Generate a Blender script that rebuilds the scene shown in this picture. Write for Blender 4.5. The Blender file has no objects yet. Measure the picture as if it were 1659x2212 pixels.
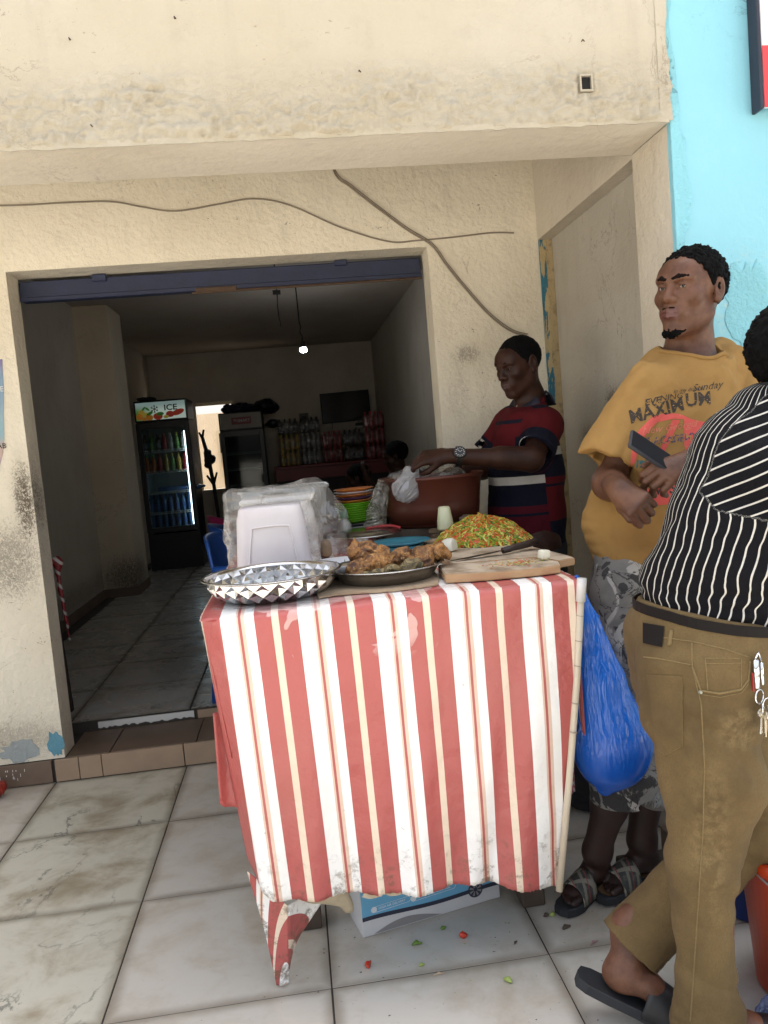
import bpy, bmesh, math, random
import numpy as np
from mathutils import Vector, Matrix
from mathutils.bvhtree import BVHTree
random.seed(7); rng = np.random.default_rng(7)
C = bpy.context.scene.collection
scn = bpy.context.scene
R_ = math.radians

# ---------------------------------------------------------------- camera, sky, sun, exposure
cam_d = bpy.data.cameras.new('camera'); cam = bpy.data.objects.new('camera', cam_d); C.objects.link(cam)
cam.matrix_world = Matrix(((.98956, .09482, -.10853, 0), (-.11558, .07231, -.99066, 0), (-.08609, .99286, .08251, 1.3), (0, 0, 0, 1)))
cam_d.sensor_fit = 'VERTICAL'; cam_d.sensor_height = 36; cam_d.lens = 36 * 1740 / 2212
cam_d.clip_start = .05; cam_d.clip_end = 400
scn.camera = cam

w = bpy.data.worlds.new('World'); scn.world = w; w.use_nodes = True
wn = w.node_tree; wn.nodes.clear()
SUN_EL, SUN_AZ = R_(72), R_(8)          # azimuth clockwise from +Y: the sun stands behind the building, the street in front lies in full sun
sky = wn.nodes.new('ShaderNodeTexSky'); sky.sky_type = 'NISHITA'; sky.sun_disc = False
sky.sun_elevation = SUN_EL; sky.sun_rotation = SUN_AZ; sky.dust_density = 5; sky.air_density = 1.2
hsv = wn.nodes.new('ShaderNodeHueSaturation'); hsv.inputs['Saturation'].default_value = .38
bg = wn.nodes.new('ShaderNodeBackground'); bg.inputs['Strength'].default_value = .15
wo = wn.nodes.new('ShaderNodeOutputWorld')
wn.links.new(sky.outputs[0], hsv.inputs['Color']); wn.links.new(hsv.outputs[0], bg.inputs['Color']); wn.links.new(bg.outputs[0], wo.inputs[0])
sl = bpy.data.lights.new('sun', 'SUN'); sl.energy = 5; sl.angle = R_(.6); sl.color = (1, .95, .87)
so = bpy.data.objects.new('sun', sl); C.objects.link(so)
sd = Vector((math.sin(SUN_AZ) * math.cos(SUN_EL), math.cos(SUN_AZ) * math.cos(SUN_EL), math.sin(SUN_EL)))
so.rotation_euler = (-sd).to_track_quat('-Z', 'Y').to_euler(); so.location = sd * 30
scn.view_settings.view_transform = 'Standard'; scn.view_settings.look = 'None'
scn.view_settings.exposure = 1.58; scn.view_settings.gamma = 1; scn.view_settings.use_curve_mapping = False
cy = scn.cycles
cy.max_bounces = 10; cy.diffuse_bounces = 5; cy.glossy_bounces = 4; cy.transmission_bounces = 6; cy.transparent_max_bounces = 12
cy.use_denoising = True; cy.caustics_reflective = False; cy.caustics_refractive = False; cy.sample_clamp_indirect = 6

# ---------------------------------------------------------------- node helpers
class NT:
    def __init__(s, name):
        s.m = bpy.data.materials.new(name); s.m.use_nodes = True; s.t = s.m.node_tree; s.t.nodes.clear()
        s.out = s.t.nodes.new('ShaderNodeOutputMaterial')
        g = s.t.nodes.new('ShaderNodeNewGeometry'); s.pos = g.outputs['Position']; s.geo = g
        tc = s.t.nodes.new('ShaderNodeTexCoord'); s.obj = tc.outputs['Object']; s.gen = tc.outputs['Generated']
    def put(s, sock, v):
        if isinstance(v, bpy.types.NodeSocket): s.t.links.new(v, sock)
        elif isinstance(v, (tuple, list)) and len(v) == 3 and sock.type == 'RGBA': sock.default_value = (*v, 1)
        else: sock.default_value = v
    def n(s, typ, ins=None, **at):
        nd = s.t.nodes.new('ShaderNode' + typ)
        for k, v in at.items(): setattr(nd, k, v)
        for k, v in (ins or {}).items(): s.put(nd.inputs[k], v)
        return nd
    def noise(s, scale, vec=None, detail=4, rough=.55, dist=0):
        return s.n('TexNoise', {'Vector': vec or s.pos, 'Scale': scale, 'Detail': detail, 'Roughness': rough, 'Distortion': dist}).outputs[0]
    def math(s, op, a, b=0., c=0., clamp=False):
        return s.n('Math', {0: a, 1: b, 2: c}, operation=op, use_clamp=clamp).outputs[0]
    def ramp(s, v, lo, hi):
        return s.n('MapRange', {'Value': v, 'From Min': lo, 'From Max': hi}, clamp=True, interpolation_type='SMOOTHSTEP').outputs[0]
    def mix(s, f, a, b, bt='MIX'):
        nd = s.t.nodes.new('ShaderNodeMix'); nd.data_type = 'RGBA'; nd.blend_type = bt
        s.put(nd.inputs[0], f); s.put(nd.inputs[6], a); s.put(nd.inputs[7], b); return nd.outputs[2]
    def sep(s, v=None):
        return s.n('SeparateXYZ', {0: v or s.pos}).outputs
    def mapping(s, v, scale=(1, 1, 1), loc=(0, 0, 0), rot=(0, 0, 0)):
        return s.n('Mapping', {'Vector': v, 'Scale': scale, 'Location': loc, 'Rotation': rot}).outputs[0]
    def bump(s, h, strength=.3, dist=.01, normal=None):
        ins = {'Height': h, 'Strength': strength, 'Distance': dist}
        if normal: ins['Normal'] = normal
        return s.n('Bump', ins).outputs[0]
    def attr(s, name): return s.n('Attribute', attribute_name=name).outputs['Fac']
    def pr(s, col, rough=.6, metal=0., normal=None, **k):
        ins = {'Base Color': col, 'Roughness': rough, 'Metallic': metal}
        if normal: ins['Normal'] = normal
        ins.update(k)
        nd = s.n('BsdfPrincipled', ins); return nd
    def done(s, sh):
        s.t.links.new(sh.outputs[0], s.out.inputs[0]); return s.m

_mc = {}
def plain(name, col, rough=.6, metal=0., var=.12, scale=30, bump=0., **k):
    if name in _mc: return _mc[name]
    t = NT(name); nz = t.noise(scale, t.obj)
    c = t.mix(t.math('MULTIPLY', nz, var * 2), col, tuple(x * .45 for x in col))
    nm = t.bump(t.noise(scale * 4, t.obj), bump, .004) if bump else None
    _mc[name] = t.done(t.pr(c, rough, metal, nm, **k)); return _mc[name]

# ---------------------------------------------------------------- mesh helpers
def setp(o, label=None, cat=None, group=None, kind=None):
    if label: o['label'] = label
    if cat: o['category'] = cat
    if group: o['group'] = group
    if kind: o['kind'] = kind
    return o
def thing(name, label, cat, loc=(0, 0, 0), group=None, kind=None):
    o = bpy.data.objects.new(name, None); C.objects.link(o); o.location = loc; o.empty_display_size = .1
    return setp(o, label, cat, group, kind)
def rootloc(o):
    p = Vector((0, 0, 0))
    while o is not None: p += o.location; o = o.parent
    return p
def link(name, me, mat=None, parent=None, smooth=False):
    o = bpy.data.objects.new(name, me); C.objects.link(o)
    if mat is not None:
        for m in (mat if isinstance(mat, (list, tuple)) else [mat]): me.materials.append(m)
    if parent is not None: o.parent = parent
    if smooth: me.shade_smooth()
    return o
def mesh(name, V, F, mat=None, parent=None, smooth=False, mi=None):
    off = rootloc(parent) if parent is not None else Vector((0, 0, 0))
    me = bpy.data.meshes.new(name)
    V = np.asarray(V, float) - np.array(off)
    me.from_pydata(V.tolist(), [], [list(f) for f in F]); me.update()
    if mi is not None: me.polygons.foreach_set('material_index', list(mi))
    return link(name, me, mat, parent, smooth)
def quads(name, V, Q, mat=None, parent=None, smooth=True):
    off = np.array(rootloc(parent)) if parent is not None else np.zeros(3)
    me = bpy.data.meshes.new(name); n = len(Q)
    me.vertices.add(len(V)); me.vertices.foreach_set('co', (V - off).astype(np.float32).ravel())
    me.loops.add(n * 4); me.loops.foreach_set('vertex_index', Q.astype(np.int32).ravel())
    me.polygons.add(n); me.polygons.foreach_set('loop_start', np.arange(0, n * 4, 4, dtype=np.int32))
    me.update(calc_edges=True); me.validate()
    return link(name, me, mat, parent, smooth)
class MB:
    def __init__(s): s.V = []; s.F = []; s.I = []
    def add(s, V, F, i=0):
        b = len(s.V); s.V += [tuple(v) for v in V]; s.F += [tuple(x + b for x in f) for f in F]; s.I += [i] * len(F); return s
    def box(s, lo, hi, i=0, rot=None, piv=None):
        x0, y0, z0 = lo; x1, y1, z1 = hi
        V = [(x0, y0, z0), (x1, y0, z0), (x1, y1, z0), (x0, y1, z0), (x0, y0, z1), (x1, y0, z1), (x1, y1, z1), (x0, y1, z1)]
        if rot is not None:
            p = Vector(piv or [(a + b) / 2 for a, b in zip(lo, hi)]); V = [rot @ (Vector(v) - p) + p for v in V]
        return s.add(V, [(0, 3, 2, 1), (4, 5, 6, 7), (0, 1, 5, 4), (1, 2, 6, 5), (2, 3, 7, 6), (3, 0, 4, 7)], i)
    def rbox(s, lo, hi, bev=.003, seg=1, i=0, rot=None, piv=None):
        bm = bmesh.new(); bmesh.ops.create_cube(bm, size=1)
        c = [(a + b) / 2 for a, b in zip(lo, hi)]; d = [b - a for a, b in zip(lo, hi)]
        for v in bm.verts: v.co = Vector((v.co.x * d[0] + c[0], v.co.y * d[1] + c[1], v.co.z * d[2] + c[2]))
        bmesh.ops.bevel(bm, geom=bm.edges[:], offset=bev, segments=seg, affect='EDGES', profile=.5)
        if rot is not None:
            p = Vector(piv or c)
            for v in bm.verts: v.co = rot @ (v.co - p) + p
        bm.verts.index_update()
        s.add([v.co[:] for v in bm.verts], [[v.index for v in f.verts] for f in bm.faces], i); bm.free(); return s
    def tube(s, pts, r, n=8, i=0, caps=True):
        pts = [Vector(p) for p in pts]; rs = r if isinstance(r, (list, tuple)) else [r] * len(pts)
        V = []; F = []; up = None
        for k, p in enumerate(pts):
            d = (pts[min(k + 1, len(pts) - 1)] - pts[max(k - 1, 0)]).normalized()
            if up is None: up = Vector((0, 0, 1)) if abs(d.z) < .9 else Vector((1, 0, 0))
            a = d.cross(up).normalized(); b = a.cross(d).normalized(); up = b
            for j in range(n):
                t = 2 * math.pi * j / n; V.append(p + (a * math.cos(t) + b * math.sin(t)) * rs[k])
        for k in range(len(pts) - 1):
            for j in range(n): F.append((k * n + j, k * n + (j + 1) % n, (k + 1) * n + (j + 1) % n, (k + 1) * n + j))
        if caps: F.append(tuple(range(n))[::-1]); F.append(tuple((len(pts) - 1) * n + j for j in range(n)))
        return s.add(V, F, i)
    def lathe(s, prof, c=(0, 0, 0), n=32, i=0, close=False):
        V = []; F = []; m = len(prof)
        for r, z in prof:
            for j in range(n):
                t = 2 * math.pi * j / n; V.append((c[0] + r * math.cos(t), c[1] + r * math.sin(t), c[2] + z))
        for k in range(m - 1):
            for j in range(n): F.append((k * n + j, k * n + (j + 1) % n, (k + 1) * n + (j + 1) % n, (k + 1) * n + j))
        if close:
            F.append(tuple(range(n))[::-1]); F.append(tuple((m - 1) * n + j for j in range(n)))
        return s.add(V, F, i)
    def prism(s, poly, y0, y1, i=0):     # polygon in XZ extruded along Y
        n = len(poly); V = [(x, y0, z) for x, z in poly] + [(x, y1, z) for x, z in poly]
        F = [tuple(range(n)), tuple(range(2 * n - 1, n - 1, -1))] + [((k + 1) % n, k, n + k, n + (k + 1) % n) for k in range(n)]
        return s.add(V, F, i)
    def build(s, name, mat=None, parent=None, smooth=False):
        return mesh(name, s.V, s.F, mat, parent, smooth, s.I)
def text(name, s, size, M, mat, parent, ext=.0006, align='CENTER', sx=1., bold=0.):
    cu = bpy.data.curves.new(name, 'FONT'); cu.body = s; cu.size = size; cu.extrude = ext; cu.align_x = align; cu.align_y = 'CENTER'; cu.resolution_u = 3; cu.offset = bold
    o = bpy.data.objects.new(name, cu); C.objects.link(o)
    me = bpy.data.meshes.new_from_object(o.evaluated_get(bpy.context.evaluated_depsgraph_get()))
    bpy.data.objects.remove(o); bpy.data.curves.remove(cu)
    off = rootloc(parent) if parent is not None else Vector((0, 0, 0))
    for v in me.vertices: v.co = M @ Vector((v.co.x * sx, v.co.y, v.co.z)) - off
    me.name = name; me.materials.clear()
    return link(name, me, mat, parent)
FRONT = Matrix(((1, 0, 0, 0), (0, 0, -1, 0), (0, 1, 0, 0), (0, 0, 0, 1)))   # text plane facing -Y
def copytree(o, parent=None):
    c = o.copy(); C.objects.link(c); c.parent = parent
    for ch in list(o.children): copytree(ch, c)
    return c
def fattr(o, name, vals):
    a = o.data.attributes.new(name, 'FLOAT', 'POINT'); a.data.foreach_set('value', np.asarray(vals, np.float32))
def coords(o):
    a = np.empty(len(o.data.vertices) * 3, np.float32); o.data.vertices.foreach_get('co', a)
    return a.reshape(-1, 3).astype(float) + np.array(rootloc(o))

# ---------------------------------------------------------------- noise and distance fields (organic shapes)
def vnoise(P, seed=0):
    P = np.asarray(P, float); I = np.floor(P).astype(np.int64); f = P - I; f = f * f * (3 - 2 * f)
    def h(dx, dy, dz):
        n = ((I[..., 0] + dx) * 374761393 + (I[..., 1] + dy) * 668265263 + (I[..., 2] + dz) * 2147483647 + seed * 1274126177) & 0xffffffff
        n = ((n ^ (n >> 13)) * 1274126177) & 0xffffffff
        return ((n ^ (n >> 16)) & 0xffff) / 65535.
    r = 0
    for dx in (0, 1):
        for dy in (0, 1):
            for dz in (0, 1):
                r = r + h(dx, dy, dz) * (f[..., 0] if dx else 1 - f[..., 0]) * (f[..., 1] if dy else 1 - f[..., 1]) * (f[..., 2] if dz else 1 - f[..., 2])
    return r * 2 - 1
def fbm(P, o=4, seed=0):
    r = 0; a = 1.
    for k in range(o): r = r + vnoise(np.asarray(P) * 2 ** k, seed + k) * a; a *= .5
    return r
class SDF:
    def __init__(s, lo, hi, h):
        s.lo = np.array(lo, float); s.h = h; s.n = np.ceil((np.array(hi) - s.lo) / h).astype(int) + 1
        s.d = np.full(s.n, 1., np.float32); s.t = np.zeros(3); s.R = np.eye(3); s.sc = 1.
    def frame(s, t=(0, 0, 0), R=None, sc=1.):
        s.t = np.array(t, float); s.R = np.eye(3) if R is None else np.array(R, float); s.sc = sc
    def w(s, p): return s.t + s.R @ (np.array(p, float) * s.sc)
    def apply(s, fn, lo, hi, k, op='u'):
        m = k + 2 * s.h
        a = np.clip(np.floor((np.array(lo) - m - s.lo) / s.h).astype(int), 0, s.n); b = np.clip(np.ceil((np.array(hi) + m - s.lo) / s.h).astype(int) + 1, 0, s.n)
        if (b <= a).any(): return
        ax = [s.lo[i] + s.h * np.arange(a[i], b[i]) for i in range(3)]
        P = np.stack(np.meshgrid(*ax, indexing='ij'), -1)
        sl = tuple(slice(a[i], b[i]) for i in range(3)); d = s.d[sl]
        if op == 'add':          # only the shell near the surface matters
            m = np.abs(d) < .03; d[m] += fn(P[m]).astype(np.float32); return
        v = fn(P).astype(np.float32)
        if op == 'u':
            hh = np.clip(.5 + .5 * (d - v) / max(k, 1e-6), 0, 1); s.d[sl] = d + (v - d) * hh - k * hh * (1 - hh)
        else:
            v = -v if op == 's' else v
            hh = np.clip(.5 - .5 * (d - v) / max(k, 1e-6), 0, 1); s.d[sl] = d + (v - d) * hh + k * hh * (1 - hh)
    def cap(s, a, b, ra, rb=None, k=.01, flat=None, op='u'):
        A = s.w(a); B = s.w(b); ra *= s.sc; rb = ra if rb is None else rb * s.sc; k *= s.sc
        if flat is not None:
            nx = s.R @ np.array(flat[0], float); nx /= np.linalg.norm(nx); q = flat[1]
        r = max(ra, rb); lo = np.minimum(A, B) - r; hi = np.maximum(A, B) + r
        def fn(P):
            p = P - A; ab = B - A
            if flat is not None:
                p = p + (q - 1) * (p @ nx)[..., None] * nx; ab = ab + (q - 1) * (ab @ nx) * nx
            t = np.clip((p @ ab) / max(ab @ ab, 1e-12), 0, 1)
            return np.linalg.norm(p - t[..., None] * ab, axis=-1) - (ra + (rb - ra) * t)
        s.apply(fn, lo, hi, k, op)
    def chain(s, pts, rs, k=.01, **kw):
        for i in range(len(pts) - 1): s.cap(pts[i], pts[i + 1], rs[i], rs[i + 1], k, **kw)
    def ell(s, c, r, k=.01, R=None, op='u'):
        c_ = s.w(c); M = s.R if R is None else s.R @ np.array(R); r = np.array(r, float) * s.sc; k *= s.sc
        def fn(P):
            p = (P - c_) @ M; k0 = np.linalg.norm(p / r, axis=-1); k1 = np.linalg.norm(p / r ** 2, axis=-1)
            return k0 * (k0 - 1) / np.maximum(k1, 1e-9)
        m = max(r); s.apply(fn, c_ - m, c_ + m, k, op)
    def plane(s, p, n, op='s', k=.003):    # removes the half space on the side the normal points to
        p = s.w(p); n = s.R @ np.array(n, float); n /= np.linalg.norm(n); hi = s.lo + s.n * s.h
        s.apply(lambda P: (P - p) @ n if op == 'i' else -((P - p) @ n), s.lo, hi, k, op)
    def noise(s, fn, lo=None, hi=None):
        s.apply(fn, s.lo if lo is None else lo, s.lo + s.n * s.h if hi is None else hi, 0, 'add')
    def nets(s):
        d = s.d; n = d.shape; c = d[:-1, :-1, :-1] < 0
        sl = lambda o, m: slice(o, m - 1 + o)
        cnt = np.zeros(np.array(n) - 1, np.int8)
        for o in np.ndindex(2, 2, 2): cnt += d[sl(o[0], n[0]), sl(o[1], n[1]), sl(o[2], n[2])] < 0
        act = (cnt > 0) & (cnt < 8); idx = np.full(act.shape, -1, np.int64); ii = np.argwhere(act); idx[act] = np.arange(len(ii))
        acc = np.zeros((len(ii), 3)); num = np.zeros(len(ii))
        for ax in range(3):
            for o in np.ndindex(2, 2):
                off = [0, 0, 0]; oth = [a for a in range(3) if a != ax]; off[oth[0]], off[oth[1]] = o
                a = ii + off; b = a.copy(); b[:, ax] += 1
                va = d[tuple(a.T)]; vb = d[tuple(b.T)]; m = (va < 0) != (vb < 0)
                t = np.where(m, va / np.where(m, va - vb, 1), 0); p = np.array(off, float)[None].repeat(len(ii), 0); p[:, ax] += t
                acc += p * m[:, None]; num += m
        V = s.lo + (ii + acc / num[:, None]) * s.h
        Q = []
        for ax in range(3):
            o1, o2 = [(1, 2), (2, 0), (0, 1)][ax]
            a0 = [slice(1, n[i] - 1) for i in range(3)]; a0[ax] = slice(0, n[ax] - 1); a1 = list(a0); a1[ax] = slice(1, n[ax])
            A = d[tuple(a0)] < 0; B = d[tuple(a1)] < 0; e = np.argwhere(A != B); fl = A[tuple(e.T)]
            e = e + 1; e[:, ax] -= 1
            def cell(u, v):
                q = e.copy(); q[:, o1] += u; q[:, o2] += v; return idx[tuple(q.T)]
            q = np.stack([cell(-1, -1), cell(0, -1), cell(0, 0), cell(-1, 0)], 1)
            q[~fl] = q[~fl][:, ::-1]; Q.append(q)
        Q = np.concatenate(Q); return V, Q[(Q >= 0).all(1)]
    def build(s, name, mat, parent=None, smooth=True):
        V, Q = s.nets(); return quads(name, V, Q, mat, parent, smooth)
def bvh(o):
    V = coords(o); return BVHTree.FromPolygons([Vector(v) for v in V], [tuple(p.vertices) for p in o.data.polygons])
def basis(f, up=(0, 0, 1)):      # columns: right, forward, up
    f = Vector(f).normalized(); r = f.cross(Vector(up)).normalized(); u = r.cross(f).normalized()
    return np.array([[r.x, f.x, u.x], [r.y, f.y, u.y], [r.z, f.z, u.z]])
# ---------------------------------------------------------------- materials of the place
def smooth_spot(t, c, r):
    v = t.n('VectorMath', {0: t.pos, 1: c}, operation='SUBTRACT').outputs[0]
    v = t.n('VectorMath', {0: v, 1: tuple(1 / x for x in r)}, operation='MULTIPLY').outputs[0]
    return t.ramp(t.n('VectorMath', {0: v}, operation='LENGTH').outputs['Value'], 1., .15)
def plaster(name, col, dirt=(.16, .12, .08), rough_scale=38, bump=.5, pits=.5, spots=(), fade=None, dist=.02, tint=None):
    t = NT(name)
    ck = t.math('ABSOLUTE', t.math('SUBTRACT', t.noise(2.3, detail=8, rough=.62, dist=.7), .5)); crk = t.math('MULTIPLY', t.ramp(ck, .0045, 0.), t.ramp(t.noise(1.1, detail=2), .52, .62))
    drip = t.ramp(t.noise(1, t.mapping(t.pos, (11, 11, .9)), 5, .65), .52, .78)
    big = t.noise(1.7, detail=5); mid = t.noise(9, detail=5, rough=.6)
    c = t.mix(t.ramp(big, .35, .75), col, tint or tuple(x * k for x, k in zip(col, (.86, .84, .80))))
    c = t.mix(t.math('MULTIPLY', t.ramp(mid, .55, .78), .35), c, tuple(x * .72 for x in col))
    c = t.mix(t.math('MULTIPLY', drip, .22), c, tuple(x * .62 for x in col)); c = t.mix(t.math('MULTIPLY', crk, .55), c, dirt)
    st = t.noise(1, t.mapping(t.pos, (42, 42, 70), rot=(.3, .2, .5)), 3, .6, 1.5)
    sp = t.math('MULTIPLY', t.ramp(st, .675, .72), t.ramp(t.noise(3.1, detail=3), .45, .62))
    c = t.mix(t.math('MULTIPLY', sp, pits), c, dirt)
    fine = t.noise(170, detail=2); c = t.mix(t.math('MULTIPLY', t.ramp(fine, .70, .78), pits * .6), c, dirt)
    for (ce, r, amt, kc) in spots:
        m = smooth_spot(t, ce, r)
        g = t.ramp(t.math('ADD', t.noise(1, t.mapping(t.pos, (85, 85, 60), rot=(.4, .7, .2)), 5, .75, 1.6), t.math('MULTIPLY', m, .22)), .60, .74)
        c = t.mix(t.math('MULTIPLY', t.math('MULTIPLY', m, g), amt), c, kc)
        c = t.mix(t.math('MULTIPLY', m, amt * .25), c, kc)
    h = t.math('ADD', t.noise(rough_scale, detail=6, rough=.62), t.math('MULTIPLY', t.noise(rough_scale * .22, detail=3), 1.2))
    h = t.math('SUBTRACT', t.math('SUBTRACT', h, t.math('MULTIPLY', sp, .3 * pits)), t.math('MULTIPLY', crk, .6))
    if fade: h = t.math('MULTIPLY', h, .6)
    if fade:   # trowel roughness strongest near one height, as on the lower edge of the beam
        z = t.sep()[2]; f = t.ramp(t.math('ABSOLUTE', t.math('SUBTRACT', z, fade[0])), fade[1], 0.)
        ridg = t.math('ABSOLUTE', t.math('SUBTRACT', t.noise(1, t.mapping(t.pos, (17, 17, 31), rot=(.1, .35, .2)), 7, .72, .9), .5))
        h = t.math('SUBTRACT', h, t.math('MULTIPLY', f, t.math('ADD', t.math('MULTIPLY', t.ramp(ridg, .05, 0.), .35), t.math('MULTIPLY', t.noise(62, detail=6, rough=.72), 1.5))))
        c = t.mix(t.math('MULTIPLY', t.math('MULTIPLY', f, t.ramp(ridg, .04, 0.)), .12), c, dirt); c = t.mix(t.math('MULTIPLY', t.math('MULTIPLY', f, t.ramp(t.noise(75, detail=5, rough=.7), .58, .74)), .18), c, dirt)
    return t.done(t.pr(c, .88, 0, t.bump(h, bump, dist)))
GRIME = (.07, .05, .03)
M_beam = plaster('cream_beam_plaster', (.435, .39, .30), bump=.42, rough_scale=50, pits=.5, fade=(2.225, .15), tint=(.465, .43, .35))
M_wall = plaster('cream_wall_plaster', (.78, .725, .60), bump=.5, pits=.95, spots=[((-1.2, 3.46, .95), (.26, .5, .30), .55, GRIME), ((-1.32, 3.46, 1.35), (.2, .5, .25), .35, GRIME),
    ((-1.1, 3.5, 1.2), (.09, .3, .3), .9, GRIME), ((-1.3, 3.46, .2), (.5, .4, .16), .35, (.12, .10, .07)), ((.8, 3.46, 1.66), (.11, .2, .08), .45, GRIME), ((.75, 3.46, 1.5), (.1, .2, .3), .15, GRIME)])
M_soffit = plaster('grey_soffit_plaster', (.74, .68, .575), bump=.25, pits=.25)
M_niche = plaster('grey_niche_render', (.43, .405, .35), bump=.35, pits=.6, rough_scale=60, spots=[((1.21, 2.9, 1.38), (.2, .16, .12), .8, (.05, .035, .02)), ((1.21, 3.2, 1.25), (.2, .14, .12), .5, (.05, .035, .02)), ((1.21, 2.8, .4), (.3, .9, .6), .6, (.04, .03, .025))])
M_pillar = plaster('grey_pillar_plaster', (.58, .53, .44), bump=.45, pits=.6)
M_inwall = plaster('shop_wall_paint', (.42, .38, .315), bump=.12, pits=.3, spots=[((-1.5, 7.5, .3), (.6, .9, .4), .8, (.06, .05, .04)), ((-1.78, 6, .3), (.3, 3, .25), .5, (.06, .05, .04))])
M_pilast = plaster('lit_pilaster_paint', (.56, .49, .38), bump=.15, pits=.4, spots=[((-1.5, 7.5, .3), (.6, .9, .4), .8, (.06, .05, .04))])  # wall paint made lighter, painting in the light the pilaster catches
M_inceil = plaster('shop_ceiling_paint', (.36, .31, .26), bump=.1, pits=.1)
M_stripold = NT('old_blue_and_cream_paint')
def _strip(t):
    m = t.ramp(t.noise(1, t.mapping(t.pos, (30, 30, 7)), 5, .6, .6), .50, .53); e = t.ramp(t.noise(26, detail=4), .5, .7)
    x = t.ramp(t.math('ADD', t.sep()[0], t.math('MULTIPLY', t.noise(24, detail=3), .02)), 1.188, 1.192)
    c = t.mix(m, (.03, .15, .22), (.46, .37, .20)); c = t.mix(x, c, t.mix(e, (.42, .33, .18), (.25, .19, .11)))
    return t.done(t.pr(c, .8, 0, t.bump(t.math('ADD', m, t.noise(60)), .6, .01)))
M_stripold = _strip(M_stripold)
def _blue(t):
    n = t.noise(2.2, detail=4); c = t.mix(t.ramp(n, .3, .8), (.235, .53, .63), (.21, .49, .60))
    cr = t.math('ABSOLUTE', t.math('SUBTRACT', t.noise(3.5, detail=7, rough=.6, dist=.6), .5)); k = t.math('MULTIPLY', t.ramp(cr, .006, 0.), t.ramp(t.noise(1.3), .55, .62))
    c = t.mix(t.math('MULTIPLY', k, .6), c, (.04, .12, .15))
    sp = smooth_spot(t, (1.36, 2.24, 1.60), (.14, .3, .24)); g = t.ramp(t.noise(48, detail=5, rough=.7, dist=.7), .5, .62)
    c = t.mix(t.math('MULTIPLY', t.math('MULTIPLY', sp, g), .8), c, (.42, .55, .50)); c = t.mix(t.math('MULTIPLY', t.math('MULTIPLY', sp, t.ramp(t.noise(90, detail=4), .62, .66)), .7), c, (.03, .10, .10))
    h = t.math('ADD', t.noise(45, detail=4), t.math('SUBTRACT', t.math('MULTIPLY', t.math('MULTIPLY', sp, g), 1.), t.math('MULTIPLY', k, 2.)))
    return t.done(t.pr(c, .6, 0, t.bump(h, .25, .01)))
M_blue = _blue(NT('sky_blue_gloss_paint'))
M_bluepatch = plaster('worn_blue_paint', (.24, .56, .66), dirt=(.04, .12, .14), bump=.6, rough_scale=70, pits=.5)
def tilemat(name, base, stain, amt, veins, rough=.28):
    t = NT(name); oi = t.n('ObjectInfo').outputs['Random']
    p = t.n('VectorMath', {0: t.pos, 1: t.n('CombineXYZ', {0: t.math('MULTIPLY', oi, 7.), 1: t.math('MULTIPLY', oi, 3.), 2: 0.}).outputs[0]}, operation='ADD').outputs[0]
    st = t.noise(1, t.mapping(p, (4.2, 4.6, 3), rot=(0, 0, .5)), 6, .62, .35)
    c = t.mix(t.math('MULTIPLY', t.ramp(st, .42, .72), amt), base, stain)
    c = t.mix(t.math('MULTIPLY', oi, .18), c, tuple(x * .7 for x in base))
    c = t.mix(t.math('MULTIPLY', t.ramp(t.noise(14, p, 6, .65, .5), .5, .8), amt * .5), c, stain)
    g = t.sep(t.gen); ex = t.math('SUBTRACT', .5, t.math('ABSOLUTE', t.math('SUBTRACT', g[0], .5))); ey = t.math('SUBTRACT', .5, t.math('ABSOLUTE', t.math('SUBTRACT', g[1], .5)))
    e = t.ramp(t.math('ADD', t.math('MINIMUM', ex, ey), t.math('MULTIPLY', t.noise(6, p, 4), .06)), .095, .02)
    c = t.mix(t.math('MULTIPLY', e, .65), c, tuple(x * .55 for x in stain))
    if veins:
        v = t.math('ABSOLUTE', t.math('SUBTRACT', t.noise(1.5, p, 9, .62, .4), .5)); vm = t.math('MULTIPLY', t.ramp(v, .010, 0.), t.ramp(t.noise(2.1, p), .42, .58))
        c = t.mix(t.math('MULTIPLY', vm, .75), c, (.06, .065, .06))
    sp = t.ramp(t.noise(120, detail=2), .735, .76); c = t.mix(t.math('MULTIPLY', sp, .5), c, (.08, .06, .04))
    rg = t.math('ADD', rough, t.math('MULTIPLY', t.ramp(st, .4, .7), .25))
    return t.done(t.pr(c, rg, 0, t.bump(t.noise(9, p, 3), .03, .01)))
M_tmarb = tilemat('stained_marbled_tile', (.53, .51, .43), (.25, .20, .125), .9, True)
M_tplain = tilemat('beige_floor_tile', (.53, .505, .455), (.32, .255, .175), .6, False)
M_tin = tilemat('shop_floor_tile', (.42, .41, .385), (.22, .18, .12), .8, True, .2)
M_grout = plain('dark_grout', (.045, .038, .032), .9)
M_kerbt = plain('brown_kerb_tile', (.38, .27, .185), .4, var=.35, scale=9, bump=.1)
M_kerbd = plain('dirty_brown_tile', (.19, .13, .09), .5, var=.5, scale=6, bump=.15)
M_whitet = plain('white_riser_tile', (.62, .62, .60), .35, var=.15, scale=12)
M_bluesteel = plain('worn_blue_steel_paint', (.016, .026, .075), .5, var=.5, scale=16, bump=.15)
M_rust = plain('rusty_brown_metal', (.085, .05, .03), .8, var=.4, scale=40, bump=.3)
M_ground = plain('dusty_street', (.58, .53, .46), .95, var=.3, scale=1.5)

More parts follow.
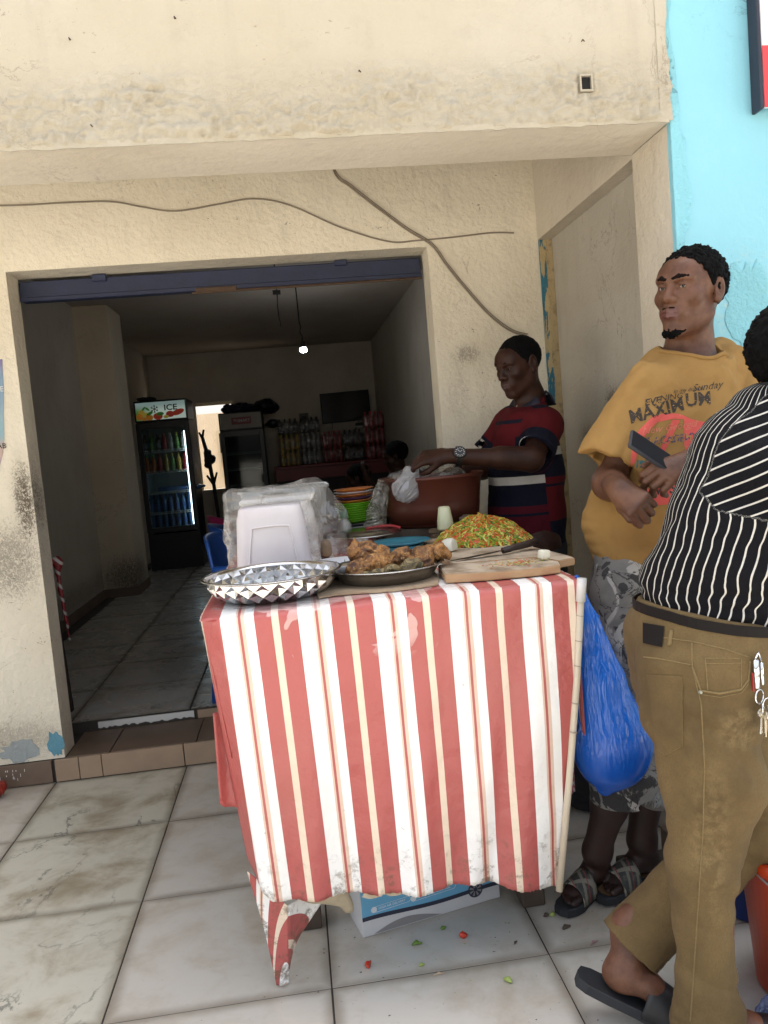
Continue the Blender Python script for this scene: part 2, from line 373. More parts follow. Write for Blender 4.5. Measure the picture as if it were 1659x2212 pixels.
# ---------------------------------------------------------------- ground, pavement and shop floor
o = MB().add([(-120, -140, -.03), (120, -140, -.03), (120, 60, -.03), (-120, 60, -.03)], [(0, 1, 2, 3)]).build('ground', M_ground); setp(o, kind='structure')
TX, TY = .545, .531
def tile_mesh(nm, m, wx=TX, wy=TY):
    b = MB().rbox((.002, .002, -.02), (wx - .002, wy - .002, 0), .0007); o = b.build(nm, m); me = o.data; bpy.data.objects.remove(o); return me
me_m, me_p, me_i = tile_mesh('tile', M_tmarb), tile_mesh('tile', M_tplain), tile_mesh('tile', M_tin)
def lay(floor, me, x, y, z):
    o = bpy.data.objects.new('tile', me); C.objects.link(o); o.parent = floor
    o.location = (x, y, z + random.uniform(-.0006, .0006)); o.rotation_euler = (random.uniform(-.0012, .0012), random.uniform(-.0012, .0012), random.uniform(-.0015, .0015))
pav = setp(thing('pavement', None, None), kind='structure')
MB().box((-3.3, -.8, -.028), (3.3, 3.5, -.0017)).build('grout_bed', M_grout, pav)
for i in range(-5, 5):
    for j in range(-4, 3):
        x, y = -.0225 + i * TX, 1.87 + j * TY
        if y < .2 and abs(x) > 1.7: continue
        if x > 1.2 and y > 2.0: continue
        lay(pav, me_m if (i == -2 or (i, j) in ((-3, 0), (0, -4))) else me_p, x, y, 0)
MB().box((-3.3, 3.47, 0), (-3.2, 3.48, .001)).build('edge_strip', M_grout, pav)
shopf = setp(thing('shop_floor', None, None), kind='structure')
MB().box((-1.9, 3.80, -.03), (1.4, 11.2, .1383)).build('grout_bed', M_grout, shopf)
for i in range(-2, 5):
    for j in range(0, 14):
        x, y = -1.13 + (i - 1) * .55 + .55 * 0, 3.815 + j * TY
        if x < -1.9 or x > 1.2 or (y > 10.7): continue
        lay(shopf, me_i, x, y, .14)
# kerb at the foot of the shop front: brown tiles set on a concrete core
kerb = setp(thing('kerb', None, None), kind='structure')
MB().box((-3.3, 3.4655, 0), (1.149, 3.79, .092)).build('core', M_grout, kerb)
MB().box((-1.068, 3.79, 0), (.664, 3.812, .1365)).build('core', M_grout, kerb)
for x0, x1, m in ((-2.9, -2.2, M_kerbd), (-2.195, -1.65, M_kerbd), (-1.645, -1.122, M_kerbd), (-1.108, -1.012, M_kerbt), (-1.009, -.918, M_kerbt), (-.915, -.575, M_kerbt), (-.571, -.22, M_kerbt), (-.217, .3, M_kerbt), (.304, .66, M_kerbt), (.664, 1.14, M_kerbd)):
    MB().rbox((x0, 3.452, .004), (x1, 3.465, .0985), .0015).build('tile', m, kerb)
for x0, x1 in ((-1.064, -.885), (-.88, -.52), (-.516, -.1), (-.096, .32), (.324, .66)):
    MB().rbox((x0, 3.4655, .0925), (x1, 3.779, .1005), .0015).build('tile', M_kerbd, kerb)
MB().rbox((-1.0, 3.781, .1005), (-.562, 3.79, .139), .001).build('tile', M_whitet, kerb)
for x0, x1 in ((-.545, -.1), (-.096, .3), (.304, .66)): MB().rbox((x0, 3.781, .1005), (x1, 3.79, .139), .001).build('tile', M_kerbt, kerb)
q = MB(); r_ = np.random.default_rng(5)
for k in range(26):
    x = -1.40 + .17 * r_.random() ** 1.6; z = .03 + .05 * r_.random(); hh = .004 + (.03 if x < -1.34 else .010) * r_.random(); q.box((x, 3.4512, z), (x + .0015 + .002 * r_.random(), 3.4519, min(z + hh, .095)))
q.build('paint_marks', plain('white_paint_marks', (.7, .7, .68), .8), kerb)['kind'] = 'stuff'
def ragged(n, x0, x1, z0, amp, y0, y1, seed):
    r = np.random.default_rng(seed); xs = np.linspace(x0, x1, n)
    top = [(x, z0 + amp * (.3 + r.random())) for x in xs]; return MB().prism([(x0, z0 - .004)] + [(x1, z0 - .004)] + top[::-1], y0, y1)
ragged(40, -1.05, -.56, .1003, .012, 3.776, 3.7815, 4).build('mortar', M_grout, kerb)

# ---------------------------------------------------------------- the shop building
B0, B1 = 3.47, 3.62
shop = thing('shop_building', 'cream plastered shop building with a deep beam over its open front', 'building')
mb = MB().box((-4, B0, .1), (-1.068, B1, 3.2)).box((.664, B0, .1), (1.212, B1, 3.2)).box((-1.068, B0, 2.126), (.664, B1, 3.2))
front = mb.build('front_wall', M_wall, shop)
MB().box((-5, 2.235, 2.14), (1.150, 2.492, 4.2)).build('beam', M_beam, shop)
# the beam's underside and inner face carry a greyer, thinner coat
MB().box((-5, 2.243, 2.1365), (1.147, 2.4935, 2.1395)).build('soffit_coat', M_soffit, shop)
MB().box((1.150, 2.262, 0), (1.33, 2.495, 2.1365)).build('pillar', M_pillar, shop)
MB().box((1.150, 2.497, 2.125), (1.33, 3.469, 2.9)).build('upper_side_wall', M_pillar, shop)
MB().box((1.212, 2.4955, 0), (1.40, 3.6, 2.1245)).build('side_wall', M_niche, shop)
MB().box((1.152, 3.462, .0), (1.2115, 3.4695, 2.1245)).build('old_paint_strip', M_stripold, shop)
MB().box((-5, 2.4925, 2.72), (1.149, 3.4695, 2.85)).build('porch_ceiling', M_soffit, shop)
MB().box((-5, 2.4925, 2.86), (1.5, 11.6, 3.0)).build('roof', M_soffit, shop)
# ragged lower lip of the beam's coat
lip = MB(); xs = np.linspace(-2.2, 1.145, 170); r = np.random.default_rng(3)
zz = 2.1365 - .004 * r.random(len(xs)) ** 2 - .0015
lip.prism([(x, z) for x, z in zip(xs, zz)] + [(1.145, 2.150), (-2.2, 2.150)], 2.2315, 2.2348); lip.build('lip', M_beam, shop)
# rough trowelled render along the lower edge of the beam, as real relief
nx, nz = 560, 52; gx = np.linspace(-2.1, 1.146, nx); gz = np.linspace(2.1405, 2.44, nz); GX, GZ = np.meshgrid(gx, gz); Pn = np.stack([GX, GX * 0, GZ], -1)
rel = .55 * np.abs(vnoise(Pn * np.array([30, 1, 46]), 3)) + .5 * vnoise(Pn * np.array([62, 1, 85]), 4) + .3 * vnoise(Pn * np.array([120, 1, 150]), 5) + .35 * vnoise(Pn * np.array([7, 1, 12]), 6)
fad = np.clip((2.33 + .045 * vnoise(Pn * np.array([3.5, 1, 2]), 8) - GZ) / .07, 0, 1) * np.clip((GZ - 2.1395) / .006, 0, 1)
GY = 2.2352 - .0175 * fad * np.clip(rel + .05, 0, 1.2) - .0004 * fad
GY = np.where((np.abs(GX - .9065) < .022) & (np.abs(GZ - 2.245) < .027), 2.2345, GY)
V = np.stack([GX, GY, GZ], -1).reshape(-1, 3); a = (np.arange(nz - 1)[:, None] * nx + np.arange(nx - 1)[None]).ravel()
quads('rough_coat', V, np.stack([a, a + 1, a + nx + 1, a + nx], 1), M_beam, shop)
# room
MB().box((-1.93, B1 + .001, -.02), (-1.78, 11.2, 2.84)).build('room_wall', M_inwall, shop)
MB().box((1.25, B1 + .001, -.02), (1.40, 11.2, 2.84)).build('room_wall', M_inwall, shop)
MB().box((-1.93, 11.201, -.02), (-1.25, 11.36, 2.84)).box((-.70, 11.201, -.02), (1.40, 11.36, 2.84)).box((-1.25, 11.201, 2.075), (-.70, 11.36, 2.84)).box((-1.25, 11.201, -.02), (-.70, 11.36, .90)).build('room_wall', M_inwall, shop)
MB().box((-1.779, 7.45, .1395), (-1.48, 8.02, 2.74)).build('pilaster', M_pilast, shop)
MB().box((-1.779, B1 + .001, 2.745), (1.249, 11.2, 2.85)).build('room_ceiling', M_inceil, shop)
for lo, hi in (((-1.779, 3.82, .1405), (-1.768, 7.449, .22)), ((-1.479, 7.45, .1405), (-1.468, 8.02, .22)), ((-1.768, 7.437, .1405), (-1.468, 7.449, .22))):
    MB().box(lo, hi).build('skirting', M_kerbd, shop)
wf = MB().box((-1.25, 11.25, .90), (-1.215, 11.30, 2.075)).box((-.735, 11.25, .90), (-.70, 11.30, 2.075)).box((-1.215, 11.25, 2.04), (-.735, 11.30, 2.075)).box((-1.25, 11.17, .885), (-.70, 11.30, .90))
wf.build('window_frame', plain('pale_window_paint', (.5, .42, .30), .6), shop)
# blue rolled shutter rail
sh = thing('shutter_rail', 'dark blue steel shutter rail spanning the top of the shop opening', 'shutter')
MB().rbox((-1.062, 3.60, 2.03), (.652, 3.66, 2.112), .004).build('rail', M_bluesteel, sh)
MB().rbox((-1.062, 3.593, 2.027), (.652, 3.5995, 2.045), .002).build('lower_flange', M_bluesteel, sh)
MB().tube([(-.35, 3.597, 2.020), (.652, 3.597, 2.022)], .006, 6).build('bar', M_rust, sh)
MB().rbox((-.335, 3.588, 2.018), (-.16, 3.599, 2.040), .003).build('lock_plate', M_rust, sh)
MB().rbox((-.76, 3.585, 2.092), (-.70, 3.5995, 2.122), .003).build('bracket', M_bluesteel, sh)
MB().rbox((.27, 3.585, 2.096), (.325, 3.5995, 2.120), .003).build('bracket', M_bluesteel, sh)
# peeled corners at the foot of the wall
def patch(name, cx, cz, rx, rz, y, m, seed, parent=None, n=26, th=.0025):
    r = np.random.default_rng(seed); P = []
    for k in range(n):
        a = 2 * math.pi * k / n; q = .72 + .38 * r.random(); P.append((cx + rx * q * math.cos(a), cz + rz * q * math.sin(a)))
    return MB().prism(P, y - th, y + .001).build(name, m, parent)
M_oldblue = plaster('bare_blue_undercoat', (.13, .32, .42), dirt=(.4, .34, .26), bump=.6, rough_scale=60)
patch('bare_patch', -1.098, .165, .034, .06, B0, M_oldblue, 5, shop); patch('bare_patch', -1.245, .150, .085, .052, B0, plaster('bare_grey_undercoat', (.36, .40, .41), bump=.7), 6, shop)

# ---------------------------------------------------------------- the blue neighbour
nb = thing('neighbour_building', 'sky blue painted wall beside the cream shop front', 'building')
MB().box((1.151, 2.245, -.02), (1.332, 2.2615, 4.2)).box((1.332, 2.245, -.02), (6, 2.5, 4.2)).build('blue_wall', M_blue, nb)
MB().box((1.332, 2.5, -.02), (6, 9, 4.1)).build('wall', M_blue, nb)
r = np.random.default_rng(11); zs = np.linspace(1.30, 4.15, 120); e = 1.172 + .016 * np.array([vnoise(np.array([z * 6, .3, .1])) for z in zs]) + .014 * np.array([vnoise(np.array([z * 17, 2.3, .1])) for z in zs])
pts = [(x, z) for x, z in zip(e + np.where((zs < 2.1) & (zs > 1.85), .02, 0), zs)]
MB().prism([(1.1515, 1.30)] + pts + [(1.1515, 4.15)], 2.2405, 2.2455).build('worn_edge', M_bluepatch, nb)
patch('worn_patch', 1.36, 1.62, .07, .13, 2.245, M_bluepatch, 9, nb, 40)
MB().box((1.0, 2.19, 0), (6, 2.2445, .085)).build('plinth', M_kerbd, nb)

# ragged cream edge where the shop's coat laps the blue paint
zs = np.linspace(2.139, 4.15, 110); e = 1.1505 + .010 * np.array([vnoise(np.array([z * 30, 5.3, .1])) for z in zs]) + .006 * r.random(len(zs))
MB().prism([(1.12, 2.139)] + [(x, z) for x, z in zip(e, zs)] + [(1.12, 4.15)], 2.2325, 2.2348).build('coat_edge', M_beam, shop)
# anchor box and nails in the beam
M_dark = plain('black_hole', (.01, .01, .01), .9)
an = thing('anchor_box', 'small rusty square socket set in the cream beam face', 'socket', (.905, 2.233, 2.245))
f = MB()
for lo, hi in (((.888, 2.222, 2.222), (.8925, 2.2345, 2.268)), ((.9205, 2.222, 2.222), (.925, 2.2345, 2.268)), ((.8925, 2.222, 2.263), (.9205, 2.2345, 2.268)), ((.8925, 2.222, 2.222), (.9205, 2.2345, 2.227))): f.box(lo, hi)
f.build('frame', M_beam, an); MB().box((.8925, 2.2318, 2.227), (.9205, 2.2346, 2.263)).build('opening', M_dark, an)
NAIL = ['bent nail high on the beam at the far left', 'bent nail at the lower left lip of the beam', 'bent nail near the top of the beam left of centre', 'bent nail at the left edge of the beam', 'bent nail high on the beam right of centre', 'bent nail just above the square socket', 'small nail low on the beam near the left end', 'small nail low on the middle of the beam', 'bent nail on the beam midway to the socket']
for x, z in ((-.46, 2.405), (-.43, 2.188), (-.19, 2.45), (-.72, 2.32), (.28, 2.30), (.905, 2.36)):
    q = MB().tube([(x, 2.236, z), (x, 2.2265, z + .001), (x + .004, 2.225, z - .005)], .0017, 6).build('bent_nail', M_rust)
    setp(q, NAIL.pop(0), 'nail', 'nails in the beam')

# ---------------------------------------------------------------- cables, sign, poster
M_cable = plain('grey_cable', (.24, .20, .15), .6)
def spline(P, n=8):
    P = [Vector(p) for p in P]; out = []
    for i in range(len(P) - 1):
        a, b, c, d = P[max(i - 1, 0)], P[i], P[i + 1], P[min(i + 2, len(P) - 1)]
        for k in range(n):
            t = k / n; out.append(.5 * ((2 * b) + (c - a) * t + (2 * a - 5 * b + 4 * c - d) * t * t + (3 * b - a - 3 * c + d) * t ** 3))
    return out + [P[-1]]
yb = 3.463
c1 = [(-1.6, yb, 2.42), (-1.06, yb, 2.385), (-.8, yb, 2.383), (-.624, yb, 2.378), (-.5, yb, 2.35), (-.37, yb, 2.327), (-.2, yb, 2.345), (-.047, yb, 2.36), (.1, yb, 2.325), (.3, yb, 2.225), (.5, yb, 2.155), (.62, yb, 2.152), (.8, yb, 2.158), (.95, yb, 2.166), (1.045, yb, 2.16)]
setp(MB().tube(spline(c1), .0034, 6).build('wire', M_cable), 'thin grey wire wandering level across the wall above the opening', 'wire')
c2 = [(.29, 3.465, 2.6), (.295, yb, 2.45), (.36, yb, 2.385), (.47, yb, 2.29), (.58, yb, 2.20), (.68, yb, 2.13), (.74, yb, 2.04), (.82, yb, 1.93), (.91, yb, 1.82), (1.0, yb, 1.745), (1.07, yb, 1.72)]
setp(MB().tube(spline(c2), .0040, 6).tube([p + Vector((.005, -.002, .006)) for p in spline(c2)], .0024, 6).build('power_cable', M_cable), 'thicker brown cable slanting down the wall towards the vendor', 'cable')
sg = thing('wall_sign', 'red and white sign board hung high on the blue wall', 'sign', (1.4, 2.2, 2.146))
M_swhite = plain('sign_white', (.75, .76, .78), .4); M_sred = plain('sign_red', (.55, .05, .06), .4); M_sdark = plain('sign_edge', (.02, .022, .04), .5)
MB().rbox((1.410, 2.198, 2.150), (2.3, 2.212, 3.3), .002).build('panel', M_swhite, sg)
MB().box((1.4092, 2.1955, 2.1495), (2.3, 2.1975, 2.315)).build('red_band', M_sred, sg)
MB().rbox((1.398, 2.196, 2.146), (1.4085, 2.243, 3.3), .002).build('frame', M_sdark, sg)
po = thing('poster', 'torn blue poster with purple top on the cream wall', 'poster', (-1.25, 3.468, 1.55))
pc = NT('poster_print'); z = pc.sep()[2]; nz = pc.noise(6, detail=3)
cc = pc.mix(pc.ramp(z, 1.78, 1.70), (.10, .06, .28), (.10, .25, .42)); cc = pc.mix(pc.ramp(z, 1.62, 1.52), cc, (.16, .36, .45)); cc = pc.mix(pc.ramp(z, 1.48, 1.42), cc, (.45, .30, .25)); cc = pc.mix(pc.ramp(z, 1.40, 1.34), cc, (.30, .18, .32))
M_post = pc.done(pc.pr(pc.mix(pc.math('MULTIPLY', nz, .5), cc, (.5, .5, .5)), .45))
pl = [(-1.7, 1.32)] + [(-1.22, 1.30), (-1.19, 1.33), (-1.165, 1.40), (-1.152, 1.46), (-1.143, 1.55), (-1.13, 1.66), (-1.122, 1.78)] + [(-1.7, 1.80)]
MB().prism(pl, 3.4665, 3.4695).build('sheet', M_post, po)
M_ink = plain('dark_ink', (.02, .02, .025), .7); M_white = plain('white_print', (.75, .75, .75), .6)
def T3(x, y, z, M=FRONT, rz=0, ry=0): return Matrix.Translation((x, y, z)) @ Matrix.Rotation(rz, 4, 'Z') @ Matrix.Rotation(ry, 4, 'Y') @ M
text('lettering', 'E', .03, T3(-1.137, 3.4655, 1.66), M_white, po); text('lettering', 'AB', .03, T3(-1.165, 3.4655, 1.43), M_ink, po)
# ---------------------------------------------------------------- inside the shop
M_blackp = plain('black_fridge_steel', (.008, .009, .010), .4, var=.1)
M_blackm = plain('matt_black_plastic', (.010, .010, .011), .6, var=.1)
def glassmat(name, tint=(.5, .6, .6), f=.12):
    t = NT(name); tr = t.n('BsdfTransparent', {'Color': tint}); gl = t.n('BsdfGlossy', {'Color': (1, 1, 1), 'Roughness': .05})
    fr = t.n('LayerWeight', {'Blend': .25}).outputs['Fresnel']; mx = t.n('MixShader', {0: t.math('ADD', t.math('MULTIPLY', fr, .6), f * .3)}); t.t.links.new(tr.outputs[0], mx.inputs[1]); t.t.links.new(gl.outputs[0], mx.inputs[2]); return t.done(mx)
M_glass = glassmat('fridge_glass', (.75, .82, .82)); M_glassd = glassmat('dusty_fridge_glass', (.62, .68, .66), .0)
def emit(name, col, s, base=None):
    t = NT(name); return t.done(t.pr(base or col, .5, 0, **{'Emission Color': (*col, 1), 'Emission Strength': s}))
M_led = emit('led_strip', (.82, .92, 1), 3.2)
M_inner = plain('fridge_liner', (.34, .40, .42), .5); M_shelf = plain('white_wire_shelf', (.62, .66, .66), .5)
def fridge(x0, x1, yf, yb_, z0, ztop, lit, label):
    fr = thing('drinks_fridge', label, 'fridge', ((x0 + x1) / 2, (yf + yb_) / 2, z0)); hz = ztop - .23; dz = z0 + .42
    b = MB().rbox((x0, yf + .04, z0), (x0 + .035, yb_, hz), .004).rbox((x1 - .035, yf + .04, z0), (x1, yb_, hz), .004).box((x0 + .035, yb_ - .03, z0), (x1 - .035, yb_, hz)).box((x0 + .035, yf + .04, z0), (x1 - .035, yb_ - .03, dz - .02)).box((x0 + .035, yf + .04, hz - .03), (x1 - .035, yb_ - .03, hz))
    b.build('body', M_blackp, fr)
    MB().box((x0 + .036, yb_ - .04, dz - .019), (x1 - .036, yb_ - .031, hz - .031)).box((x0 + .0355, yf + .05, dz - .019), (x0 + .04, yb_ - .041, hz - .031)).box((x1 - .04, yf + .05, dz - .019), (x1 - .0355, yb_ - .041, hz - .031)).build('liner', M_inner if lit else plain('dim_fridge_liner', (.085, .095, .095), .6), fr)  # the unlit fridge gets a darkened liner colour in place of shade
    MB().rbox((x0, yf, hz), (x1, yb_, ztop), .012, 2).build('header', M_blackp, fr)
    f = MB().rbox((x0, yf, dz), (x0 + .055, yf + .038, hz - .01), .004).rbox((x1 - .055, yf, dz), (x1, yf + .038, hz - .01), .004).box((x0 + .055, yf + .001, dz), (x1 - .055, yf + .037, dz + .05)).box((x0 + .055, yf + .001, hz - .07), (x1 - .055, yf + .037, hz - .01))
    d = f.build('door', M_blackp, fr)
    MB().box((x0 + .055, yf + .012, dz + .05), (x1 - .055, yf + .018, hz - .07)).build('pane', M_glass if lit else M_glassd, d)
    MB().rbox((x0 + .01, yf - .025, dz + .5), (x0 + .025, yf, dz + .9), .004).build('handle', M_blackm, d)
    MB().rbox((x0, yf + .03, z0), (x1, yf + .04, dz - .02), .002).build('kick_panel', M_blackm, fr)
    n = 5; zs = [dz + .03 + (hz - .12 - dz) * q for q in (.0, .155, .36, .57, .78)]
    for z in zs:
        s = MB().box((x0 + .045, yf + .06, z - .004), (x1 - .045, yb_ - .06, z)).box((x0 + .045, yf + .05, z + .018), (x1 - .045, yf + .054, z + .022)).box((x0 + .045, yf + .05, z - .006), (x1 - .045, yf + .054, z - .002))
        k = 26
        for q in range(k): xx = x0 + .05 + (x1 - x0 - .1) * q / (k - 1); s.box((xx - .0025, yf + .05, z - .002), (xx + .0025, yf + .054, z + .018))
        s.build('shelf', M_shelf, fr)
    if lit: MB().rbox((x1 - .068, yf + .022, dz + .06), (x1 - .058, yf + .034, hz - .12), .002).build('light_strip', M_led, fr)
    return fr, hz, zs
f1, hz1, zs1 = fridge(-1.625, -1.06, 9.0, 9.6, .14, 1.995, True, 'tall black drinks fridge with lit fruit header reading ICE')
hp = NT('ice_header_print'); gx = hp.sep(hp.gen)
gcol = hp.mix(hp.ramp(gx[0], .0, .5), (.10, .22, .05), (.55, .68, .60)); gcol = hp.mix(hp.ramp(gx[2], .45, .9), gcol, (.30, .42, .40))
M_ice = hp.done(hp.pr(gcol, .3, 0, **{'Emission Color': gcol, 'Emission Strength': .12}))
hd = MB().rbox((-1.605, 8.992, 1.785), (-1.08, 9.001, 1.975), .002).build('header_panel', M_ice, f1)
def pl2(c): return emit('print_' + c[0], c[1], .045)
P_or, P_rd, P_gr, P_ye = pl2(('orange', (.55, .20, .02))), pl2(('red', (.42, .04, .02))), pl2(('green', (.04, .20, .02))), pl2(('yellow', (.55, .42, .06)))
def disc(mb, cx, cz, rx, rz, y, n=14, th=.002, a0=0):
    P = [(cx + rx * math.cos(2 * math.pi * k / n) * math.cos(a0) - rz * math.sin(2 * math.pi * k / n) * math.sin(a0), cz + rx * math.cos(2 * math.pi * k / n) * math.sin(a0) + rz * math.sin(2 * math.pi * k / n) * math.cos(a0)) for k in range(n)]
    return mb.prism(P, y - th, y)
NTH = ('leftmost', 'second from the left', 'third from the left', 'middle', 'third from the right', 'second from the right', 'rightmost')
for nm, m, L in (('leaf_print', P_gr, [(-1.52, 1.91, .028, .010, .9), (-1.48, 1.905, .03, .011, -.7), (-1.46, 1.855, .04, .016, .5), (-1.35, 1.845, .04, .02, 0)]), ('lemon_print', P_ye, [(-1.545, 1.86, .035, .04, 0), (-1.49, 1.838, .033, .03, 0), (-1.29, 1.81, .03, .018, 0)]),
        ('orange_print', P_or, [(-1.57, 1.825, .035, .035, 0), (-1.52, 1.80, .026, .018, 0), (-1.465, 1.812, .04, .03, 0)]), ('strawberry_print', P_rd, [(-1.375, 1.82, .05, .038, 0), (-1.245, 1.835, .045, .034, 0), (-1.16, 1.85, .07, .03, .3)])):
    for i, a in enumerate(L): disc(MB(), a[0], a[1], a[2], a[3], 8.9915 - .0004 * i, a0=a[4]).build(nm, m, hd)
q = MB()
for k in range(6):
    a = math.pi / 6 + k * math.pi / 3; ca, sa = math.cos(a), math.sin(a); cx, cz = -1.405, 1.90
    q.tube([(cx, 8.990, cz), (cx + .042 * ca, 8.990, cz + .042 * sa)], .0035, 5)
    for s in (-1, 1): b = a + s * .7; q.tube([(cx + .024 * ca, 8.990, cz + .024 * sa), (cx + .024 * ca + .017 * math.cos(b), 8.990, cz + .024 * sa + .017 * math.sin(b))], .0028, 5)
q.build('snowflake', M_blackm, hd)
text('lettering', 'ICE', .085, T3(-1.235, 8.990, 1.905), M_blackm, hd, sx=1.15, bold=.002)
f2, hz2, zs2 = fridge(-.86, -.31, 10.45, 11.05, .14, 1.875, False, 'dark unlit drinks fridge reading SMART below a black bag')
hd = MB().rbox((-.845, 10.442, 1.67), (-.325, 10.451, 1.86), .002).build('header_panel', plain('beige_header', (.30, .27, .23), .5, scale=6, var=.4), f2)
q = MB().rbox((-.70, 10.437, 1.72), (-.45, 10.4415, 1.81), .004).build('badge', plain('faded_red', (.20, .035, .03), .5), hd)
q = MB()
for rr in (.012, .022, .032): q.tube([(-.655 + rr * math.cos(t), 10.436, 1.752 + rr * math.sin(t)) for t in np.linspace(.5, 2.3, 8)], .0025, 5)
q.build('wave_mark', plain('grey_letter', (.4, .38, .36), .5), hd); text('lettering', 'SMART', .052, T3(-.545, 10.436, 1.765), plain('grey_letter', (.4, .38, .36), .5), hd, bold=.001)
# bottles: one small lathe mesh, three colour slots (drink, label, cap)
def bottle_mesh(name, drink, label, cap, h=.2, r=.031, n=8):
    q = MB(); q.lathe([(.0, 0), (r * .9, 0), (r, .01), (r * .92, h * .22)], n=n, i=0).lathe([(r * .93, h * .22), (r * .93, h * .5)], n=n, i=1).lathe([(r * .93, h * .5), (r, h * .6), (r * .75, h * .74), (r * .36, h * .88)], n=n, i=0).lathe([(r * .42, h * .88), (r * .42, h), (0, h)], n=n, i=2)
    o = q.build(name, None); me = o.data; bpy.data.objects.remove(o)
    for m in (drink, label, cap): me.materials.append(m)
    me.shade_smooth(); return me
def dm(n, c, r=.12): return plain('drink_' + n, c, r, var=.02, **{'Coat Weight': .6, 'Coat Roughness': .05})
D_blue, D_dark, D_red, D_yel, D_grn, D_clr, D_org = dm('water', (.04, .12, .26)), dm('cola', (.015, .008, .006)), dm('red', (.32, .02, .025)), dm('lemon', (.46, .30, .05)), dm('green', (.08, .20, .03)), dm('clear', (.22, .23, .22)), dm('orange', (.40, .10, .02))
BM = {k: bottle_mesh('bottle', *v) for k, v in dict(water=(D_blue, plain('label_blue', (.03, .10, .30)), plain('cap_blue', (.03, .10, .30))), cola=(D_dark, plain('label_silver', (.22, .22, .24), .3), plain('cap_black', (.03, .03, .03))),
    red=(D_red, plain('label_red', (.36, .02, .03), .4), plain('cap_red', (.4, .03, .03))), lemon=(D_yel, plain('label_yellow', (.40, .30, .05), .4), plain('cap_yellow', (.45, .38, .05))), green=(D_grn, plain('label_green', (.10, .25, .05), .4), plain('cap_yellow', (.45, .38, .05))),
    clear=(D_clr, plain('label_pale', (.30, .31, .28), .4), plain('cap_white', (.6, .6, .6))), orange=(D_org, plain('label_orange', (.45, .10, .02), .4), plain('cap_green', (.05, .3, .05)))).items()}
def bottle(kind, x, y, z, label, group, rx=0.):
    o = bpy.data.objects.new('bottle', BM[kind]); C.objects.link(o); o.location = (x, y, z); o.rotation_euler = (rx, 0, random.random() * 6)
    return setp(o, label, 'bottle', group)
for k in range(7): bottle(['cola', 'green', 'cola', 'red', 'clear', 'green', 'clear'][k], -1.56 + k * .068, 9.10, zs1[4] + .001, 'soft drink bottle, %s on the top shelf of the lit fridge' % NTH[k], 'bottles on the top fridge shelf')
for k, kd in enumerate(['orange', 'orange', 'red', 'lemon', 'green', 'lemon', 'red']): bottle(kd, -1.56 + k * .068, 9.10, zs1[3] + .001, '%s juice bottle, %s on the second shelf of the lit fridge' % ({'orange': 'orange', 'red': 'red', 'lemon': 'yellow', 'green': 'green'}[kd], NTH[k]), 'juice bottles on the second fridge shelf')
for k in range(7): bottle('water', -1.56 + k * .068, 9.10, zs1[1] + .012, 'front blue water bottle, %s on the second lowest fridge shelf' % NTH[k], 'water bottles in the fridge')
for k in range(7): bottle('water', -1.56 + k * .068, 9.10, zs1[0] + .012, 'front blue water bottle, %s on the lowest fridge shelf' % NTH[k], 'water bottles in the fridge')
for k in range(7):
    for zi in (0, 1): bottle('water', -1.55 + k * .068, 9.2, zs1[zi] + .012, 'rear-row blue water bottle, %s on the %s fridge shelf' % (NTH[k], ('lowest', 'second lowest')[zi]), 'water bottles in the fridge')
for k in range(3):    # water bottles lying on the middle shelf
    o = bottle('water', -1.40 + .12 * k, 9.12, zs1[2] + .034, 'front blue water bottle lying on the middle fridge shelf, %s of three' % ('left', 'centre', 'right')[k], 'lying water bottles'); o.rotation_euler = (0, R_(88), .2 * k)
for dx in (0, .15, .3):
    o = bottle('water', -1.50 + dx, 9.25, zs1[2] + .034, 'rear blue water bottle lying on the middle fridge shelf, %s of three' % {0: 'left', .15: 'centre', .3: 'right'}[dx], 'lying water bottles'); o.rotation_euler = (0, R_(88), .1)
# red counter and the shrink packs of bottles along the back wall
ct = thing('counter', 'long dark red counter holding packs of bottled drinks', 'counter', (.5, 10.7, .14))
M_redc = plain('dark_red_counter', (.21, .025, .022), .45, var=.2, scale=3)
MB().rbox((-.22, 10.35, 1.10), (1.245, 11.195, 1.135), .004).build('counter_top', M_redc, ct)
MB().box((-.2, 10.38, .95), (1.245, 11.19, 1.099)).build('front_panel', M_redc, ct)
MB().box((-.2, 10.40, .1405), (1.245, 11.18, .949)).build('base', plain('dark_counter_base', (.03, .02, .018), .7), ct)
M_film = None
def filmmat(name, tint, gloss, milk, nz=22., bs=.8, milkc=(.8, .8, .78)):
    t = NT(name); p = t.obj
    r1 = t.math('ABSOLUTE', t.math('SUBTRACT', t.noise(nz * .45, p, 5, .6, .9), .5)); h = t.math('ADD', t.ramp(r1, .12, 0.), t.math('MULTIPLY', t.noise(nz * 2, p, 4), .35))
    nm = t.bump(h, bs, .012)
    tr = t.n('BsdfTransparent', {'Color': tint}); gl = t.n('BsdfGlossy', {'Color': (1, 1, 1), 'Roughness': .12, 'Normal': nm}); df = t.n('BsdfTranslucent', {'Color': milkc, 'Normal': nm}); dd = t.n('BsdfDiffuse', {'Color': milkc, 'Normal': nm})
    a = t.n('MixShader', {0: .5}); t.t.links.new(df.outputs[0], a.inputs[1]); t.t.links.new(dd.outputs[0], a.inputs[2])
    b = t.n('MixShader', {0: t.math('ADD', milk, t.math('MULTIPLY', t.ramp(r1, .07, 0.), .22))}); t.t.links.new(tr.outputs[0], b.inputs[1]); t.t.links.new(a.outputs[0], b.inputs[2])
    c = t.n('MixShader', {0: gloss}); t.t.links.new(b.outputs[0], c.inputs[1]); t.t.links.new(gl.outputs[0], c.inputs[2]); return t.done(c)
